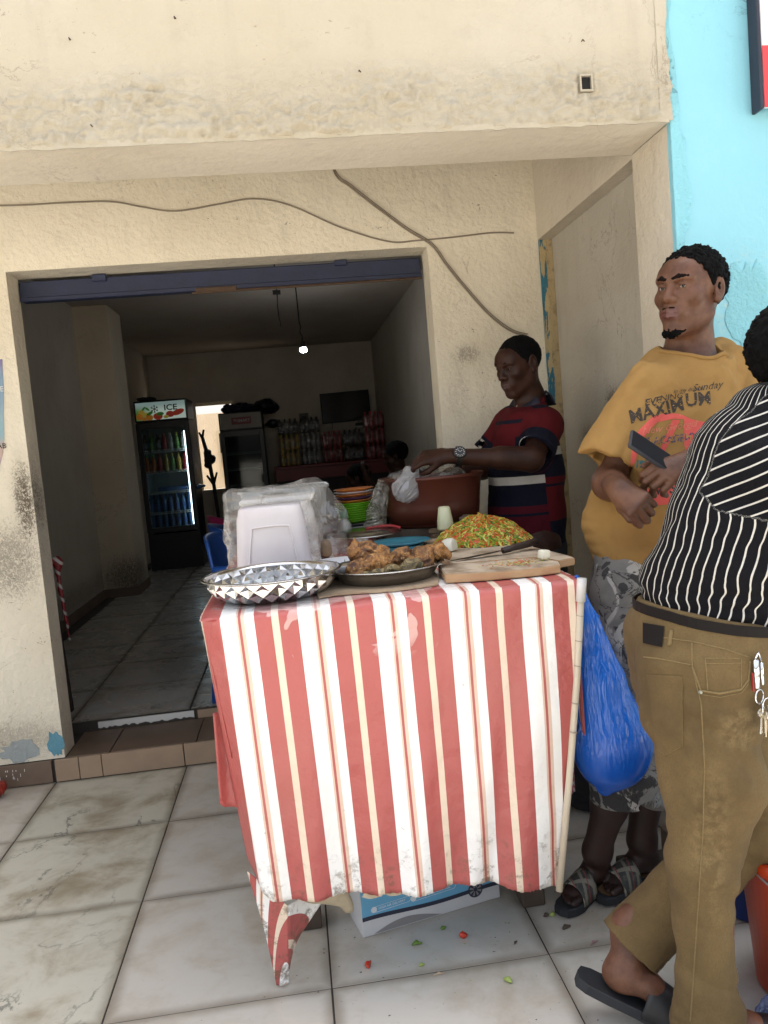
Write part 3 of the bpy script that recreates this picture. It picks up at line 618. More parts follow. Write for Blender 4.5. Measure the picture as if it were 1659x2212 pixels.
M_film = filmmat('shrink_film', (.9, .9, .9), .10, .02)
def pack(kind, x, z, label, y=10.60):
    t = thing('drink_pack', label, 'drink pack', (x + .135, y + .06, z), 'shrink wrapped drink packs')
    for a in range(4):
        for b in range(2):
            o = bpy.data.objects.new('bottle', BM[kind]); C.objects.link(o); o.parent = t; o.location = (-.10 + a * .066, -.03 + b * .066, .002); o.rotation_euler = (0, 0, random.random() * 6)
    MB().rbox((x, y - .012, z + .001), (x + .27, y + .135, z + .165), .02, 2).build('film', M_film, t, True)
zc0, zc1, zc2 = 1.137, 1.34, 1.545
for kind, x, z, lb in (('lemon', -.13, zc0, 'pack of yellow drinks on the counter, leftmost of the bottom row'), ('clear', .15, zc0, 'pack of clear drinks on the counter beside the yellow ones'), ('red', .43, zc0, 'pack of red drinks on the counter below the television'),
        ('cola', .705, zc0, 'pack of cola bottles in the bottom row between two red packs'), ('red', .98, zc0, 'pack of red drinks at the right foot of the tallest stack'),
        ('lemon', -.13, zc1, 'pack of yellow drinks in the middle row, under a cola pack'), ('clear', .15, zc1, 'pack of clear drinks in the middle row, under a cola pack'), ('red', .43, zc1, 'pack of red drinks, upper one of its pair'), ('cola', .705, zc1, 'pack of cola bottles on top of another cola pack'),
        ('clear', .975, zc1, 'pack of clear bottles behind the router beside the tallest red stack'), ('cola', -.13, zc2, 'pack of cola bottles in the top row next to the dark fridge'), ('cola', .15, zc2, 'pack of cola bottles in the top row below the wall notice')):
    pack(kind, x, z, lb)
for k, (z, lb) in enumerate(((1.34, 'red drinks pack, second in the tall corner stack'), (1.545, 'red drinks pack, topmost in the tall corner stack'))): pack('red', .975, z, lb, 10.42)
pack('red', .975, zc0, 'red drinks pack, bottom of the tall corner stack', 10.42)
# television, notice, router, bulb
tv = thing('television', 'black flat television hanging on the dark back wall', 'television', (.81, 11.18, 1.88))
MB().rbox((.478, 11.13, 1.665), (1.152, 11.185, 2.075), .008, 2, rot=Matrix.Rotation(R_(-1), 3, 'Y')).build('case', M_blackm, tv)
MB().box((.495, 11.1265, 1.69), (1.135, 11.1305, 2.06), rot=Matrix.Rotation(R_(-1), 3, 'Y')).build('screen', plain('tv_glass', (.006, .006, .007), .12), tv)
setp(MB().tube(spline([(.62, 11.185, 1.67), (.60, 11.19, 1.55), (.55, 11.19, 1.40)]), .004, 6).build('tv_cable', M_blackm), 'black cable dangling below the television', 'cable')
setp(MB().tube(spline([(.98, 11.185, 1.67), (.97, 11.15, 1.60), (.90, 11.15, 1.52), (.88, 11.15, 1.42)]), .005, 6).build('tv_cable', M_blackm), 'black cable running from the television to the router', 'cable')
nt = thing('wall_notice', 'small faded printed notice on the back wall above the cola packs', 'notice', (.24, 11.19, 1.75))
MB().box((.17, 11.194, 1.62), (.30, 11.199, 1.83)).build('sheet', plain('grey_paper', (.20, .19, .17), .8, var=.8, scale=14), nt)
MB().box((.19, 11.192, 1.66), (.28, 11.1935, 1.70)).box((.20, 11.192, 1.74), (.27, 11.1935, 1.79)).build('picture', plain('dark_print', (.05, .05, .05), .8, scale=20, var=.6), nt)
rt = thing('router', 'black set top box on a white bracket below the television', 'router', (1.02, 11.12, 1.58))
MB().rbox((.93, 11.06, 1.60), (1.10, 11.15, 1.635), .006).build('case', M_blackm, rt); MB().rbox((.92, 11.05, 1.575), (1.08, 11.195, 1.59), .003).build('bracket', M_shelf, rt)
lb = thing('hanging_bulb', 'lit white LED bulb hanging from a twisted wire in the dark room', 'bulb', (.197, 7, 2.16))
MB().tube(spline([(.18, 7, 2.744), (.182, 7, 2.5), (.184, 7, 2.40), (.192, 7, 2.36), (.182, 7, 2.32), (.196, 7, 2.28), (.192, 7, 2.24)]), .006, 6).build('wire', M_blackm, lb)
MB().lathe([(0, .075), (.017, .075), (.018, .04), (.024, .022)], (.196, 7, 2.165), 14).build('cap', M_blackm, lb, True)
MB().lathe([(.024, .022), (.031, .005), (.030, -.008), (.02, -.018), (0, -.021)], (.196, 7, 2.165), 16).build('globe', emit('bulb_glow', (.85, .92, 1), 14), lb, True)
setp(MB().tube(spline([(.01, 5, 2.745), (.014, 5, 2.3), (.010, 5, 2.18), (.018, 5, 2.07)]), .004, 6).box((-.012, 4.99, 2.26), (.035, 5.01, 2.285)).build('hanging_wire', M_blackm), 'loose black wire hanging from the shop ceiling behind the shutter rail', 'wire')
# bag and cloth lying on the dark fridge, on the lit fridge
def lump(name, c, r, m, label, cat, seed, amp=.3, fr=9., res=.012, flat=None):
    r = np.array(r, float); S = SDF(np.array(c) - r * 1.5, np.array(c) + r * 1.5, res); S.ell(c, r, .01)
    S.noise(lambda P: fbm(P * fr, 4, seed) * amp * min(r) - np.abs(vnoise(P * fr * .7, seed + 9)) * amp * .5 * min(r))
    if flat is not None: S.plane((0, 0, flat), (0, 0, -1))
    o = S.build(name, m); return setp(o, label, cat) if label else o
M_blackbag = plain('black_polythene', (.010, .011, .018), .35, var=.3)
lump('black_bag', (-.62, 10.70, 1.93), (.22, .2, .06), plain('navy_polythene', (.010, .014, .035), .4), 'crumpled navy bag lying on the dark fridge', 'bag', 3, .5, 12, .012, 1.877)
lump('black_bag', (-.25, 10.68, 1.925), (.15, .2, .085), M_blackbag, 'black bag drooping over the dark fridge top corner', 'bag', 4, .4, 10, .012)
lump('black_bag', (-.185, 11.0, 1.72), (.09, .07, .05), M_blackbag, 'small black bundle on the cola packs by the fridge', 'bundle', 5, .4, 10, .01)
lump('coiled_cable', (-1.5, 9.2, 2.02), (.10, .1, .028), M_blackm, 'flattened black bundle on top of the ICE fridge', 'bundle', 6, .5, 14, .01, 1.9965)
# forked dark stand against the window
ft = thing('coat_stand', 'dark forked wooden stand silhouetted in the bright window', 'stand', (-1.08, 11.0, .14))
k = 11.0 / 11.2
MB().tube([(-1.02, 11, .14), (-1.05, 11, .95), (-1.09, 11, 1.35), (-1.14, 11, 1.62)], [.022, .024, .03, .022], 8).build('post', M_blackm, ft)
for a, b in (((-1.055, 11, .97), (-1.13, 11, 1.10)), ((-1.05, 11, .98), (-.995, 11, 1.13)), ((-1.14, 11, 1.60), (-1.175, 11, 1.68)), ((-1.14, 11, 1.6), (-1.11, 11, 1.71)), ((-1.12, 11, 1.5), (-1.05, 11, 1.33))): MB().tube([a, b], [.018, .014], 8).build('branch', M_blackm, ft)
S = SDF((-1.3, 10.85, 1.1), (-.9, 11.15, 1.6), .008); S.cap((-1.10, 11, 1.24), (-1.09, 11, 1.40), .05, .05, .02); S.ell((-1.06, 11, 1.31), (.07, .05, .065), .02); S.noise(lambda P: fbm(P * 30, 3) * .006)
S.build('hung_jacket', M_blackm, ft)
# plastic chairs
def chair(x, y, rz, m, label):
    t = thing('plastic_chair', label, 'chair', (0, 0, 0), 'plastic chairs')
    seat = MB(); n = 10
    P = []
    for j in range(n + 1):
        for i in range(n + 1):
            u, v = i / n - .5, j / n - .5; P.append((u * .42, v * .42, .43 - .015 * math.cos(u * 3) * math.cos(v * 3)))
    F = [(j * (n + 1) + i, j * (n + 1) + i + 1, (j + 1) * (n + 1) + i + 1, (j + 1) * (n + 1) + i) for j in range(n) for i in range(n)]
    def solid(nm, P, F, th):
        o = mesh(nm, P, F, m, t, True); md = o.modifiers.new('s', 'SOLIDIFY'); md.thickness = th
    solid('seat', P, F, .012)
    P = []
    for j in range(n + 1):
        for i in range(n + 1):
            u, v = i / n - .5, j / n; ww = .44 - .06 * v * v; P.append((u * ww, .21 + .07 * v - .10 * (u * 2) ** 2 * .8, .42 + .38 * v - .03 * (2 * u) ** 2 * v))
    solid('backrest', P, F, .012)
    for sx in (-1, 1):
        MB().tube(spline([(sx * .21, .18, .64), (sx * .24, .05, .645), (sx * .235, -.14, .63), (sx * .225, -.19, .5), (sx * .22, -.2, .43)]), .016, 8).build('armrest', m, t, True)
        for sy in (-1, 1): MB().tube([(sx * .19, sy * .19, .43), (sx * .225, sy * .235, 0)], [.028, .02], 8).build('leg', m, t, True)
    t.location = (x, y, .14); t.rotation_euler = (0, 0, rz); return t
def pointlight(nm, loc, en, par):
    l = bpy.data.lights.new(nm, 'POINT'); l.energy = en; l.color = (.9, .95, 1); l.shadow_soft_size = .035; o = bpy.data.objects.new(nm, l); C.objects.link(o); o.parent = par; o.location = Vector(loc) - rootloc(par)
pointlight('bulb_light', (.197, 7, 2.11), 2.5, lb)
M_bluech = plain('blue_chair_plastic', (.012, .075, .33), .4, var=.08); M_pinkch = plain('magenta_chair_plastic', (.33, .015, .10), .4)
chair(-.17, 4.00, R_(70), M_bluech, 'blue plastic chair showing behind the bagged food boxes'); chair(-.22, 4.70, R_(95), M_bluech, 'second blue plastic chair just beyond the first'); chair(-.30, 5.45, R_(110), M_pinkch, 'magenta plastic chair farther inside the dark shop')
# stick with striped ribbon by the left jamb
st = thing('wooden_stick', 'dark wooden post with red and white tape wound on top, by the left jamb', 'post', (-1.18, 4.0, .14))
MB().rbox((-1.215, 3.985, .1405), (-1.165, 4.02, .88), .004, rot=Matrix.Rotation(R_(-2), 3, 'Y'), piv=(-1.19, 4, .14)).build('post', plain('dark_old_wood', (.045, .028, .02), .7, var=.5, scale=30), st)
tp = NT('red_white_tape'); z = tp.sep(); M_tape = tp.done(tp.pr(tp.mix(tp.math('GREATER_THAN', tp.math('FRACT', tp.math('MULTIPLY', tp.math('ADD', z[2], z[0]), 16.)), .72), (.20, .014, .02), (.42, .42, .40)), .45))
S = SDF((-1.3, 3.9, .45), (-1.05, 4.1, .98), .006); S.ell((-1.185, 3.995, .885), (.05, .035, .022), .01); S.ell((-1.15, 3.985, .875), (.025, .02, .03), .01); S.chain([(-1.155, 3.98, .86), (-1.15, 3.975, .74), (-1.14, 3.975, .6), (-1.135, 3.975, .5)], [.014, .009, .008, .006], .01); S.noise(lambda P: fbm(P * 40, 3) * .003)
S.build('tape', M_tape, st)
# bright yard behind the window
M_yard = plaster('yard_wall_plaster', (.56, .47, .36), bump=.3, pits=.5)
yw = thing('yard_wall', 'bright cream yard wall seen through the back window', 'wall', (0, 13.4, 0)); MB().box((-3, 13.4, 0), (1.5, 13.6, 2.05)).build('masonry', M_yard, yw)
MB().box((-1.16, 13.385, 1.0), (-1.12, 13.399, 1.72)).box((-1.16, 13.385, 1.72), (-.4, 13.399, 1.76)).build('frame', plain('pale_window_paint', (.5, .42, .30), .6), yw)
MB().box((-1.12, 13.392, 1.40), (-.4, 13.3995, 1.719)).build('opening', M_dark, yw)
bt = thing('hung_cloth', 'white cloth with grey ring hanging in the yard', 'cloth', (-1.0, 13.3, 1.4)); P = []; F = []
for j in range(9):
    for i in range(13): P.append((-1.09 + .4 * i / 12, 13.33 + .012 * math.sin(i * 1.3), 1.16 + .40 * j / 8))
for j in range(8):
    for i in range(12): F.append((j * 13 + i, j * 13 + i + 1, j * 13 + i + 14, j * 13 + i + 13))
o = mesh('sheet', P, F, plain('white_cloth', (.75, .74, .78), .9), bt, True); o.modifiers.new('s', 'SOLIDIFY').thickness = .003
MB().tube([(-1.06 + .05 * math.cos(t), 13.312, 1.40 + .07 * math.sin(t)) for t in np.linspace(-1.4, 1.5, 12)], .010, 6).build('ring', plain('grey_print', (.25, .24, .24), .8), bt)
MB().box((-1.13, 11.6, .0), (-.3, 13.39, .02)).build('yard_slab', M_grout); setp(bpy.data.objects['yard_slab'], kind='structure')
# ---------------------------------------------------------------- the food table
TZ = .95
M_oldwood = plain('weathered_table_wood', (.10, .07, .05), .8, var=.6, scale=18, bump=.3)
tb = thing('market_table', 'long wooden food table under a red and white striped plastic cloth', 'table', (.2, 2.5, 0))
MB().rbox((-.212, 1.852, .915), (.635, 3.22, .942), .003).build('tabletop', M_oldwood, tb)
for x, y in ((.515, 2.07), (-.10, 2.12), (.52, 3.1), (-.19, 3.1)): MB().rbox((x, y, .001), (x + .065, y + .065, .914), .004).build('leg', M_oldwood, tb)
MB().rbox((-.2, 2.0, .86), (.62, 2.03, .914), .003).build('apron', M_oldwood, tb)
# striped plastic cloth: stripe position is stored per vertex, so the pattern follows every fold
PER = .1745
cl = NT('striped_plastic_cloth'); su = cl.attr('su'); fr = cl.math('FRACT', cl.math('ADD', cl.math('DIVIDE', su, PER), 20.))
rp = cl.t.nodes.new('ShaderNodeValToRGB'); rp.color_ramp.interpolation = 'CONSTANT'; cl.put(rp.inputs[0], fr)
RED, CRM, WHT, TAN = (.43, .100, .092, 1), (.76, .63, .50, 1), (.86, .855, .84, 1), (.70, .53, .43, 1)
stops = [(0, RED), (.22, CRM), (.315, RED), (.565, WHT), (.765, TAN), (.79, RED), (.826, TAN), (.875, WHT)]
els = rp.color_ramp.elements; els[0].position = 0; els[0].color = RED; els[1].position = .22; els[1].color = CRM
for p, c in stops[2:]: e = els.new(p); e.color = c
z = cl.sep()[2]; dirt = cl.math('MULTIPLY', cl.ramp(z, .42, .22), cl.ramp(cl.noise(26, detail=6, rough=.75), .50, .66))
dirt = cl.math('ADD', cl.math('MULTIPLY', dirt, .8), cl.math('MULTIPLY', cl.ramp(cl.noise(75, detail=3), .72, .76), .35))
col = cl.mix(dirt, rp.outputs[0], (.12, .085, .05))
tapen = cl.noise(1, cl.mapping(cl.pos, (5.2, 5, 8.5), (.37, 0, .2)), 3, .5, .6); tm = cl.math('MULTIPLY', cl.ramp(tapen, .565, .575), cl.ramp(z, .80, .86))
col = cl.mix(cl.math('MULTIPLY', tm, .42), col, (.80, .66, .62))   # milky, half loose clear tape along the top edge
col = cl.mix(cl.math('MULTIPLY', cl.ramp(cl.noise(4, detail=5), .45, .8), .18), col, (.45, .25, .2))
bh = cl.math('ADD', cl.math('MULTIPLY', cl.noise(13, detail=4), 1.), cl.math('MULTIPLY', tm, .25))
M_cloth = cl.done(cl.pr(col, cl.math('SUBTRACT', .40, cl.math('MULTIPLY', tm, .22)), 0, cl.bump(bh, .38, .025)))
tc = thing('tablecloth', 'red, white and cream striped plastic cloth taped over the food table', 'tablecloth', (.2, 1.83, .95))
S0 = .2915   # su at x = 0 of the front
def grid(name, nu, nv, fn, parent, m=M_cloth, th=.0012):
    P = []; SU = []
    for j in range(nv + 1):
        for i in range(nu + 1):
            p, s_ = fn(i / nu, j / nv); P.append(p); SU.append(s_)
    F = [(j * (nu + 1) + i, j * (nu + 1) + i + 1, (j + 1) * (nu + 1) + i + 1, (j + 1) * (nu + 1) + i) for j in range(nv) for i in range(nu)]
    o = mesh(name, P, F, m, parent, True); fattr(o, 'su', SU); md = o.modifiers.new('s', 'SOLIDIFY'); md.thickness = th; return o
bx = np.array([-.199, -.165, -.142, -.04, .06, .208, .30, .396, .42, .456, .50, .551]); bz = np.array([.32, .285, .262, .247, .238, .226, .224, .216, .205, .196, .190, .184])
rr = np.random.default_rng(2); jag = rr.normal(0, 1, 161)
def front_pt(u, v):
    xt = -.240 + u * .890; tx = -.199 + u * .750            # narrower at the hem: the side edges are drawn in
    zb = np.interp(tx, bx, bz) + (.0014 * jag[int(u * 160)] if tx > .0 else .0008 * jag[int(u * 160)])
    z = .944 + (zb - .944) * v; x = xt + (tx - xt) * v ** 1.05
    wob = (.013 * math.sin(u * 17 + 1 + v) + .008 * math.sin(u * 39 + 2 * v)) * v ** 1.5 + .003 * math.sin(u * 60 + v * 5) * v + .005 * math.sin(u * 9 + v * 7) * min(1, v * 4) * (1 - v) + .004 * float(vnoise(np.array([u * 7, v * 9, .5])))
    y = 1.826 + .018 * (v ** 2) + wob * 1.0
    e = abs(u - .5) * 2
    if u < .05: y += (.05 - u) * .9 * (1 + v)                    # rolls round the left edge
    if v < .02: y += .006 * (1 - v / .02)
    # the stripes hang plumb while the cut edge slants
    return (x, y, z), S0 + x + .012 * v * (u - .5) - .02 * v * (1 - u)
grid('front_panel', 160, 56, front_pt, tc)
def top_pt(u, v):
    xt = -.238 + u * .886; y = 1.832 + v * 1.385
    return (xt, y, .9465 + .0012 * float(vnoise(np.array([u * 9, v * 14, .5]))) - .004 * (1 - min(1, v * 40))), S0 + xt
grid('top_sheet', 50, 60, top_pt, tc)
def left_pt(u, v):
    y = 1.875 + u * 1.3; zb = .60 + .02 * math.sin(u * 9); zz = .9455 + (zb - .9455) * v
    return (-.2400 + .004 * v * math.sin(u * 17) + .036 * v, y, zz), S0 - .22 - (y - 1.87)
grid('left_side', 50, 18, left_pt, tc)
def flap_pt(u, v):
    y = 1.915 + .015 * math.sin(u * 4); z = .70 - .235 * v - .012 * u * v; r_ = .006 * min(1, (1 - v) * 12)
    return (-.2470 + .065 * u + .006 * (1 - v), y, z + .012 * (1 - min(1, u * 8)) * (v > .9)), PER * (.38 + .23 * u)
grid('side_flap', 12, 20, flap_pt, tc)
def right_pt(u, v):
    y = 1.86 + u * 1.34; zb = .55; zz = .9455 + (zb - .9455) * v
    return (.6505 + .004 * v * math.sin(u * 13), y, zz), S0 + .65 + (y - 1.86)
grid('right_side', 40, 14, right_pt, tc)
# the long corner that trails to the pavement: two leaves meeting in a fold
def tail_l(u, v):
    tip = np.array([-.140, 1.905, .008]); tl = np.array([-.196, 1.876, .322]); tr = np.array([-.108, 1.868, .225])
    top = tl + (tr - tl) * u; top[1] += .02 * math.sin(u * 3.1)
    w_ = 1 - v; b = tip + np.array([-.016 + .03 * u, .0, 0]); p = top * w_ + b * v; p[0] += -.03 * v * (1 - v) * (1 - u); p[1] -= .016 * math.sin(math.pi * min(1, u * 1.0)) * (1 - v * .6); p[0] += .012 * (1 - u) * math.sin(math.pi * v)
    return tuple(p), .02 + p[2] * .66 - .08 * u * (1 - v) - .05 * math.sin(u * 2.2)
grid('trailing_corner', 18, 40, tail_l, tc)
def tail_r(u, v):
    a = np.array([-.108, 1.87, .225]) * (1 - v) + np.array([-.126, 1.908, .012]) * v
    q = np.array([-.005, 1.97, .19]) * (1 - v) + np.array([-.118, 1.93, .075]) * v
    p = a + (q - a) * u; p[1] += .02 * math.sin(u * 3.1) * (1 - v)
    return tuple(p), .02 + p[2] * .66 + .045 * u - .05
grid('trailing_corner', 14, 30, tail_r, tc)
S = SDF((-.14, 1.84, .1), (.1, 2.05, .30), .004)
S.cap((-.07, 1.91, .235), (.01, 1.93, .20), .03, .03, .02, flat=((0, 1, .2), 2.2)); S.cap((0, 1.93, .21), (.035, 1.945, .155), .03, .018, .02, flat=((.3, 1, 0), 2)); S.noise(lambda P: fbm(P * 25, 4, 2) * .007)
M_lining = plain('cream_cloth_backing', (.52, .44, .31), .8, var=.35, scale=40, bump=.2); S.build('lining_fold', M_lining, tc)
# torn scraps of hem
for x, z, s in ((.10, .236, 1), (.15, .235, 2), (.19, .230, 3)):
    r = np.random.default_rng(s); n = 9; P = [(x + .03 * math.cos(2 * math.pi * k / n) * (.6 + .6 * r.random()), z - .004 + .012 * math.sin(2 * math.pi * k / n) * (.6 + .6 * r.random())) for k in range(n)]
    MB().prism(P, 1.852, 1.8535).build('hem_scrap', M_lining, tc)
# white tape on the corner and the plastic conduit that weights the edge
M_pvc = plain('ivory_conduit', (.62, .54, .42), .4, var=.1, scale=6)
pp = thing('conduit_pipe', 'ivory plastic conduit hanging down the right edge of the striped cloth', 'pipe', (.6, 1.82, .2))
MB().tube([(.652, 1.818, .935), (.625, 1.821, .70), (.590, 1.826, .45), (.549, 1.832, .183)], .0085, 12).build('pipe', M_pvc, pp, True)
M_wtape = plain('white_tape', (.66, .65, .64), .35, var=.1, scale=60)
MB().tube([(.6535, 1.818, .948), (.6515, 1.8182, .930), (.647, 1.8187, .893)], .0115, 10).build('tape_wrap', M_wtape, pp, True)
q = MB()
for z in (.86, .80, .74, .65, .58): x = np.interp(z, [.183, .45, .7, .935], [.549, .59, .625, .652]); q.tube([(x + .0002, 1.8195, z), (x - .0002, 1.8195, z - .002)], .0091, 12)
q.build('tape_ring', plain('tape_line', (.35, .30, .24), .6), pp)
# carton under the table
bxo = thing('fan_carton', 'white and blue fan carton pushed under the striped table', 'carton', (.27, 2.2, 0))
Mr = Matrix.Rotation(math.atan2(.094, .398), 4, 'Z'); O = Vector((.071, 2.05, .001)); L = .409
def cb(x, y, z): return O + Mr @ Vector((x, y, z))
q = MB(); V = [cb(*p) for p in ((0, 0, 0), (L, 0, 0), (L, .3, 0), (0, .3, 0), (0, 0, .26), (L, 0, .26), (L, .3, .26), (0, .3, .26))]
q.add(V, [(0, 3, 2, 1), (4, 5, 6, 7), (0, 1, 5, 4), (1, 2, 6, 5), (2, 3, 7, 6), (3, 0, 4, 7)])
M_cart = plain('white_carton', (.62, .62, .63), .7, var=.2, scale=14, bump=.1); q.build('carton', M_cart, bxo)
M_cblue = plain('sky_blue_print', (.14, .40, .62), .6, var=.15, scale=8); M_cnav = plain('navy_print', (.02, .025, .05), .6); M_cgr = plain('grey_print', (.42, .42, .44), .6, var=.4, scale=9)
def face(name, poly, m, par, d=-.0006):
    P = [cb(x, d, z) for x, z in poly]; return mesh(name, P, [tuple(range(len(P)))], m, par)
top = lambda x: .040 - .006 * (x / L) + .0035 * math.sin(x / L * 7 + 1)
xs = np.linspace(.002, L - .002, 24)
face('blue_band', [(x, top(x) + .0115) for x in xs] + [(L - .002, .258), (.002, .258)], M_cblue, bxo)
face('navy_stripe', [(x, top(x)) for x in xs] + [(x, top(x) + .0115) for x in xs[::-1]], M_cnav, bxo)
face('grey_curve', [(.03 + .20 * t, .002 + .026 * math.sin(math.pi * t) * (1 - .3 * t)) for t in np.linspace(0, 1, 18)], M_cgr, bxo)
def ct_(x, z, rot=0): return Matrix.Translation(cb(x, -.0009, z)) @ Mr @ FRONT @ Matrix.Rotation(rot, 4, 'Z')
M_ctxt = plain('white_lettering', (.68, .72, .76), .6)
for s_, x, z in (('HIGH AIR DELIVERY', .088, .070), ('THREE SPEED CONTROL', .212, .070)):
    text('lettering', s_, .0088, ct_(x, z, .03), M_ctxt, bxo, .0003); a = .046 if 'H AIR' in s_ else .056
    q = MB(); n = 20; pts = []
    for k in range(n):
        t = 2 * math.pi * k / n; sx = 1 if math.cos(t) > 0 else -1; X = x + sx * a + .0078 * math.cos(t); Z = z + .0078 * math.sin(t) + (X - x) * .03; pts.append(cb(X, -.0010, Z))
    q.tube(pts + [pts[0]], .0006, 4).build('pill_outline', M_ctxt, bxo)
    q = MB(); c0 = cb(x - a - .006, -.0012, z - a * .03); q.add([c0 + Mr @ Vector((.0085 * math.cos(2 * math.pi * k / 12), 0, .0085 * math.sin(2 * math.pi * k / 12))) for k in range(12)], [tuple(range(12))]); q.build('round_icon', M_ctxt, bxo)
q = MB(); wx, wz = .335, .043
def ring(r0, r1, a0=0, a1=2 * math.pi, n=28, d=-.0016):
    P = [cb(wx + r * math.cos(a), d, wz + r * math.sin(a)) for r in (r0, r1) for a in np.linspace(a0, a1, n)]
    q.add(P, [(k, k + 1, n + k + 1, n + k) for k in range(n - 1)])
ring(.0185, .0225); ring(.0, .0055)
for k in range(8): a = k * math.pi / 4; ring(.005, .0190, a - .2, a + .2, 4)
q.build('fan_emblem', M_cnav, bxo)
q = MB(); q.add([cb(wx + .020 * math.cos(t), -.0013, wz + .020 * math.sin(t)) for t in np.linspace(0, 2 * math.pi, 24, endpoint=False)], [tuple(range(24))]); q.build('emblem_disc', M_cgr, bxo)
# woven strip and blue bag on the right side of the table
ws = thing('woven_strip', 'frayed pink and grey woven strip hanging beside the conduit', 'strip', (.655, 1.93, .6))
wv = NT('woven_pink'); wvc = wv.mix(wv.ramp(wv.noise(1, wv.mapping(wv.pos, (300, 300, 90)), 3), .45, .55), (.30, .06, .10), (.35, .33, .32)); M_woven = wv.done(wv.pr(wvc, .9))
grid('strip', 4, 30, lambda u, v: ((.640 + u * .016 - .012 * v, 1.945 + .004 * math.sin(v * 9), .70 - v * .33 + .004 * math.sin(u * 9)), 0), ws, M_woven)
M_bag = NT('blue_polythene'); bgm = M_bag
nz = bgm.math('ABSOLUTE', bgm.math('SUBTRACT', bgm.noise(1, bgm.mapping(bgm.pos, (46, 46, 7), rot=(0, .16, 0)), 4, .5, .5), .5))
M_bag = bgm.done(bgm.pr(bgm.mix(bgm.ramp(bgm.sep()[2], .40, .62), (.010, .10, .55), (.010, .18, .85)), .22, 0, bgm.bump(bgm.math('MULTIPLY', bgm.ramp(nz, .16, 0.), bgm.ramp(bgm.sep()[2], .44, .56)), .35, .010), **{'Transmission Weight': .3, 'Specular IOR Level': .6}))
apx = np.array([.672, 1.90, .93])
S = SDF((.60, 1.80, .34), (.88, 2.06, .96), .004)
S.chain([(.668, 1.895, .935), (.688, 1.90, .82), (.716, 1.905, .66), (.738, 1.91, .52)], [.008, .028, .062, .092], .02, flat=((0, 1, 0), 1.35))
S.ell((.738, 1.91, .485), (.100, .075, .105), .03); S.cap((.735, 1.91, .45), (.708, 1.905, .385), .05, .012, .03)
def bagfold(P):
    d = P - apx; a = np.arctan2(d[..., 0] * 1., -d[..., 2]); b = np.arctan2(d[..., 1], -d[..., 2]); rr_ = np.linalg.norm(d, axis=-1)
    f = np.clip(rr_ / .12, 0, 1) * np.clip((P[..., 2] - .46) / .14, .08, 1)
    return f * (np.abs(vnoise(np.stack([a * 17, b * 9, rr_ * 1.5], -1), 3)) * -.007 + .0025 * vnoise(np.stack([a * 42, b * 20, rr_ * 3], -1), 4)) + .003 * vnoise(P * 9, 8)
S.noise(bagfold)
setp(S.build('carrier_bag', M_bag), 'full bright blue carrier bag hung on the table corner', 'bag')

# ---------------------------------------------------------------- things on the table
def steel(name, rough=.18, col=(.62, .61, .59), sc=60, rv=.2):
    t = NT(name); n = t.noise(sc, t.obj, 4); return t.done(t.pr(t.mix(t.ramp(n, .4, .8), col, tuple(x * .75 for x in col)), t.math('ADD', rough, t.math('MULTIPLY', n, rv)), 1., t.bump(t.noise(25, t.obj), .04, .004)))
M_steel = steel('polished_steel', .09, (.55, .55, .55), 30, .12); M_steelw = steel('worn_steel', .22, (.50, .47, .43), 40, .25); M_steelp = steel('pan_steel', .16, (.60, .60, .58), 50, .15)
E_ = .9485   # top of the cloth
# embossed bowl
bw = thing('steel_bowl', 'empty steel bowl embossed with diamond facets at the table corner', 'bowl', (-.075, 2.03, E_))
def facet_bowl():
    n = 26; rows = [(.108, .002), (.128, .010), (.143, .024), (.154, .040), (.160, .053)]; V = []; F = []
    for k, (r, z) in enumerate(rows):
        for j in range(n):
            for h in (0, 1):
                t = 2 * math.pi * (j + .5 * h) / n; amp = 0 if k in (0, 4) else (.0062 if (h + k) % 2 == 0 else -.0042)
                V.append(((r + amp) * math.cos(t), (r + amp) * math.sin(t), z - amp * .4))
    m = 2 * n
    for k in range(len(rows) - 1):
        for j in range(m):
            a, b, c, d = k * m + j, k * m + (j + 1) % m, (k + 1) * m + (j + 1) % m, (k + 1) * m + j
            if (j + k) % 2: F += [(a, b, d), (b, c, d)]
            else: F += [(a, b, c), (a, c, d)]
    return V, F
V, F = facet_bowl(); o = mesh('wall', np.array(V) + np.array(bw.location), F, M_steel, bw); o.modifiers.new('s', 'SOLIDIFY').thickness = -.0012
MB().lathe([(0, .003), (.108, .002)], tuple(bw.location), 52).build('base', M_steel, bw, True)
MB().lathe([(.1595, .0525), (.1635, .0585), (.168, .0605), (.176, .0600), (.1775, .0585), (.176, .0575), (.168, .0580), (.1615, .0535)], tuple(bw.location), 64).build('rim', M_steel, bw, True)
# cardboard sheet
cbm = NT('brown_cardboard'); M_cb = cbm.done(cbm.pr(cbm.mix(cbm.ramp(cbm.noise(7, detail=5), .4, .75), (.44, .33, .22), (.27, .19, .12)), .9, 0, cbm.bump(cbm.noise(1, cbm.mapping(cbm.pos, (160, 6, 6))), .1, .004)))
cdb = MB(); rr = np.random.default_rng(8)
edge = [(.035 + .29 * t, 1.905 + .010 * rr.random() + .012 * math.sin(t * 7)) for t in np.linspace(0, 1, 26)]
P = edge + [(.345, 2.0), (.37, 2.30), (.02, 2.33)]; n = len(P)
cdb.add([(x, y, E_ + .0005) for x, y in P] + [(x, y, E_ + .0035) for x, y in P], [tuple(range(n))[::-1], tuple(range(n, 2 * n))] + [(k, (k + 1) % n, n + (k + 1) % n, n + k) for k in range(n)])
setp(cdb.build('cardboard_sheet', M_cb), 'torn brown cardboard sheet under the tray of fried fish', 'cardboard')
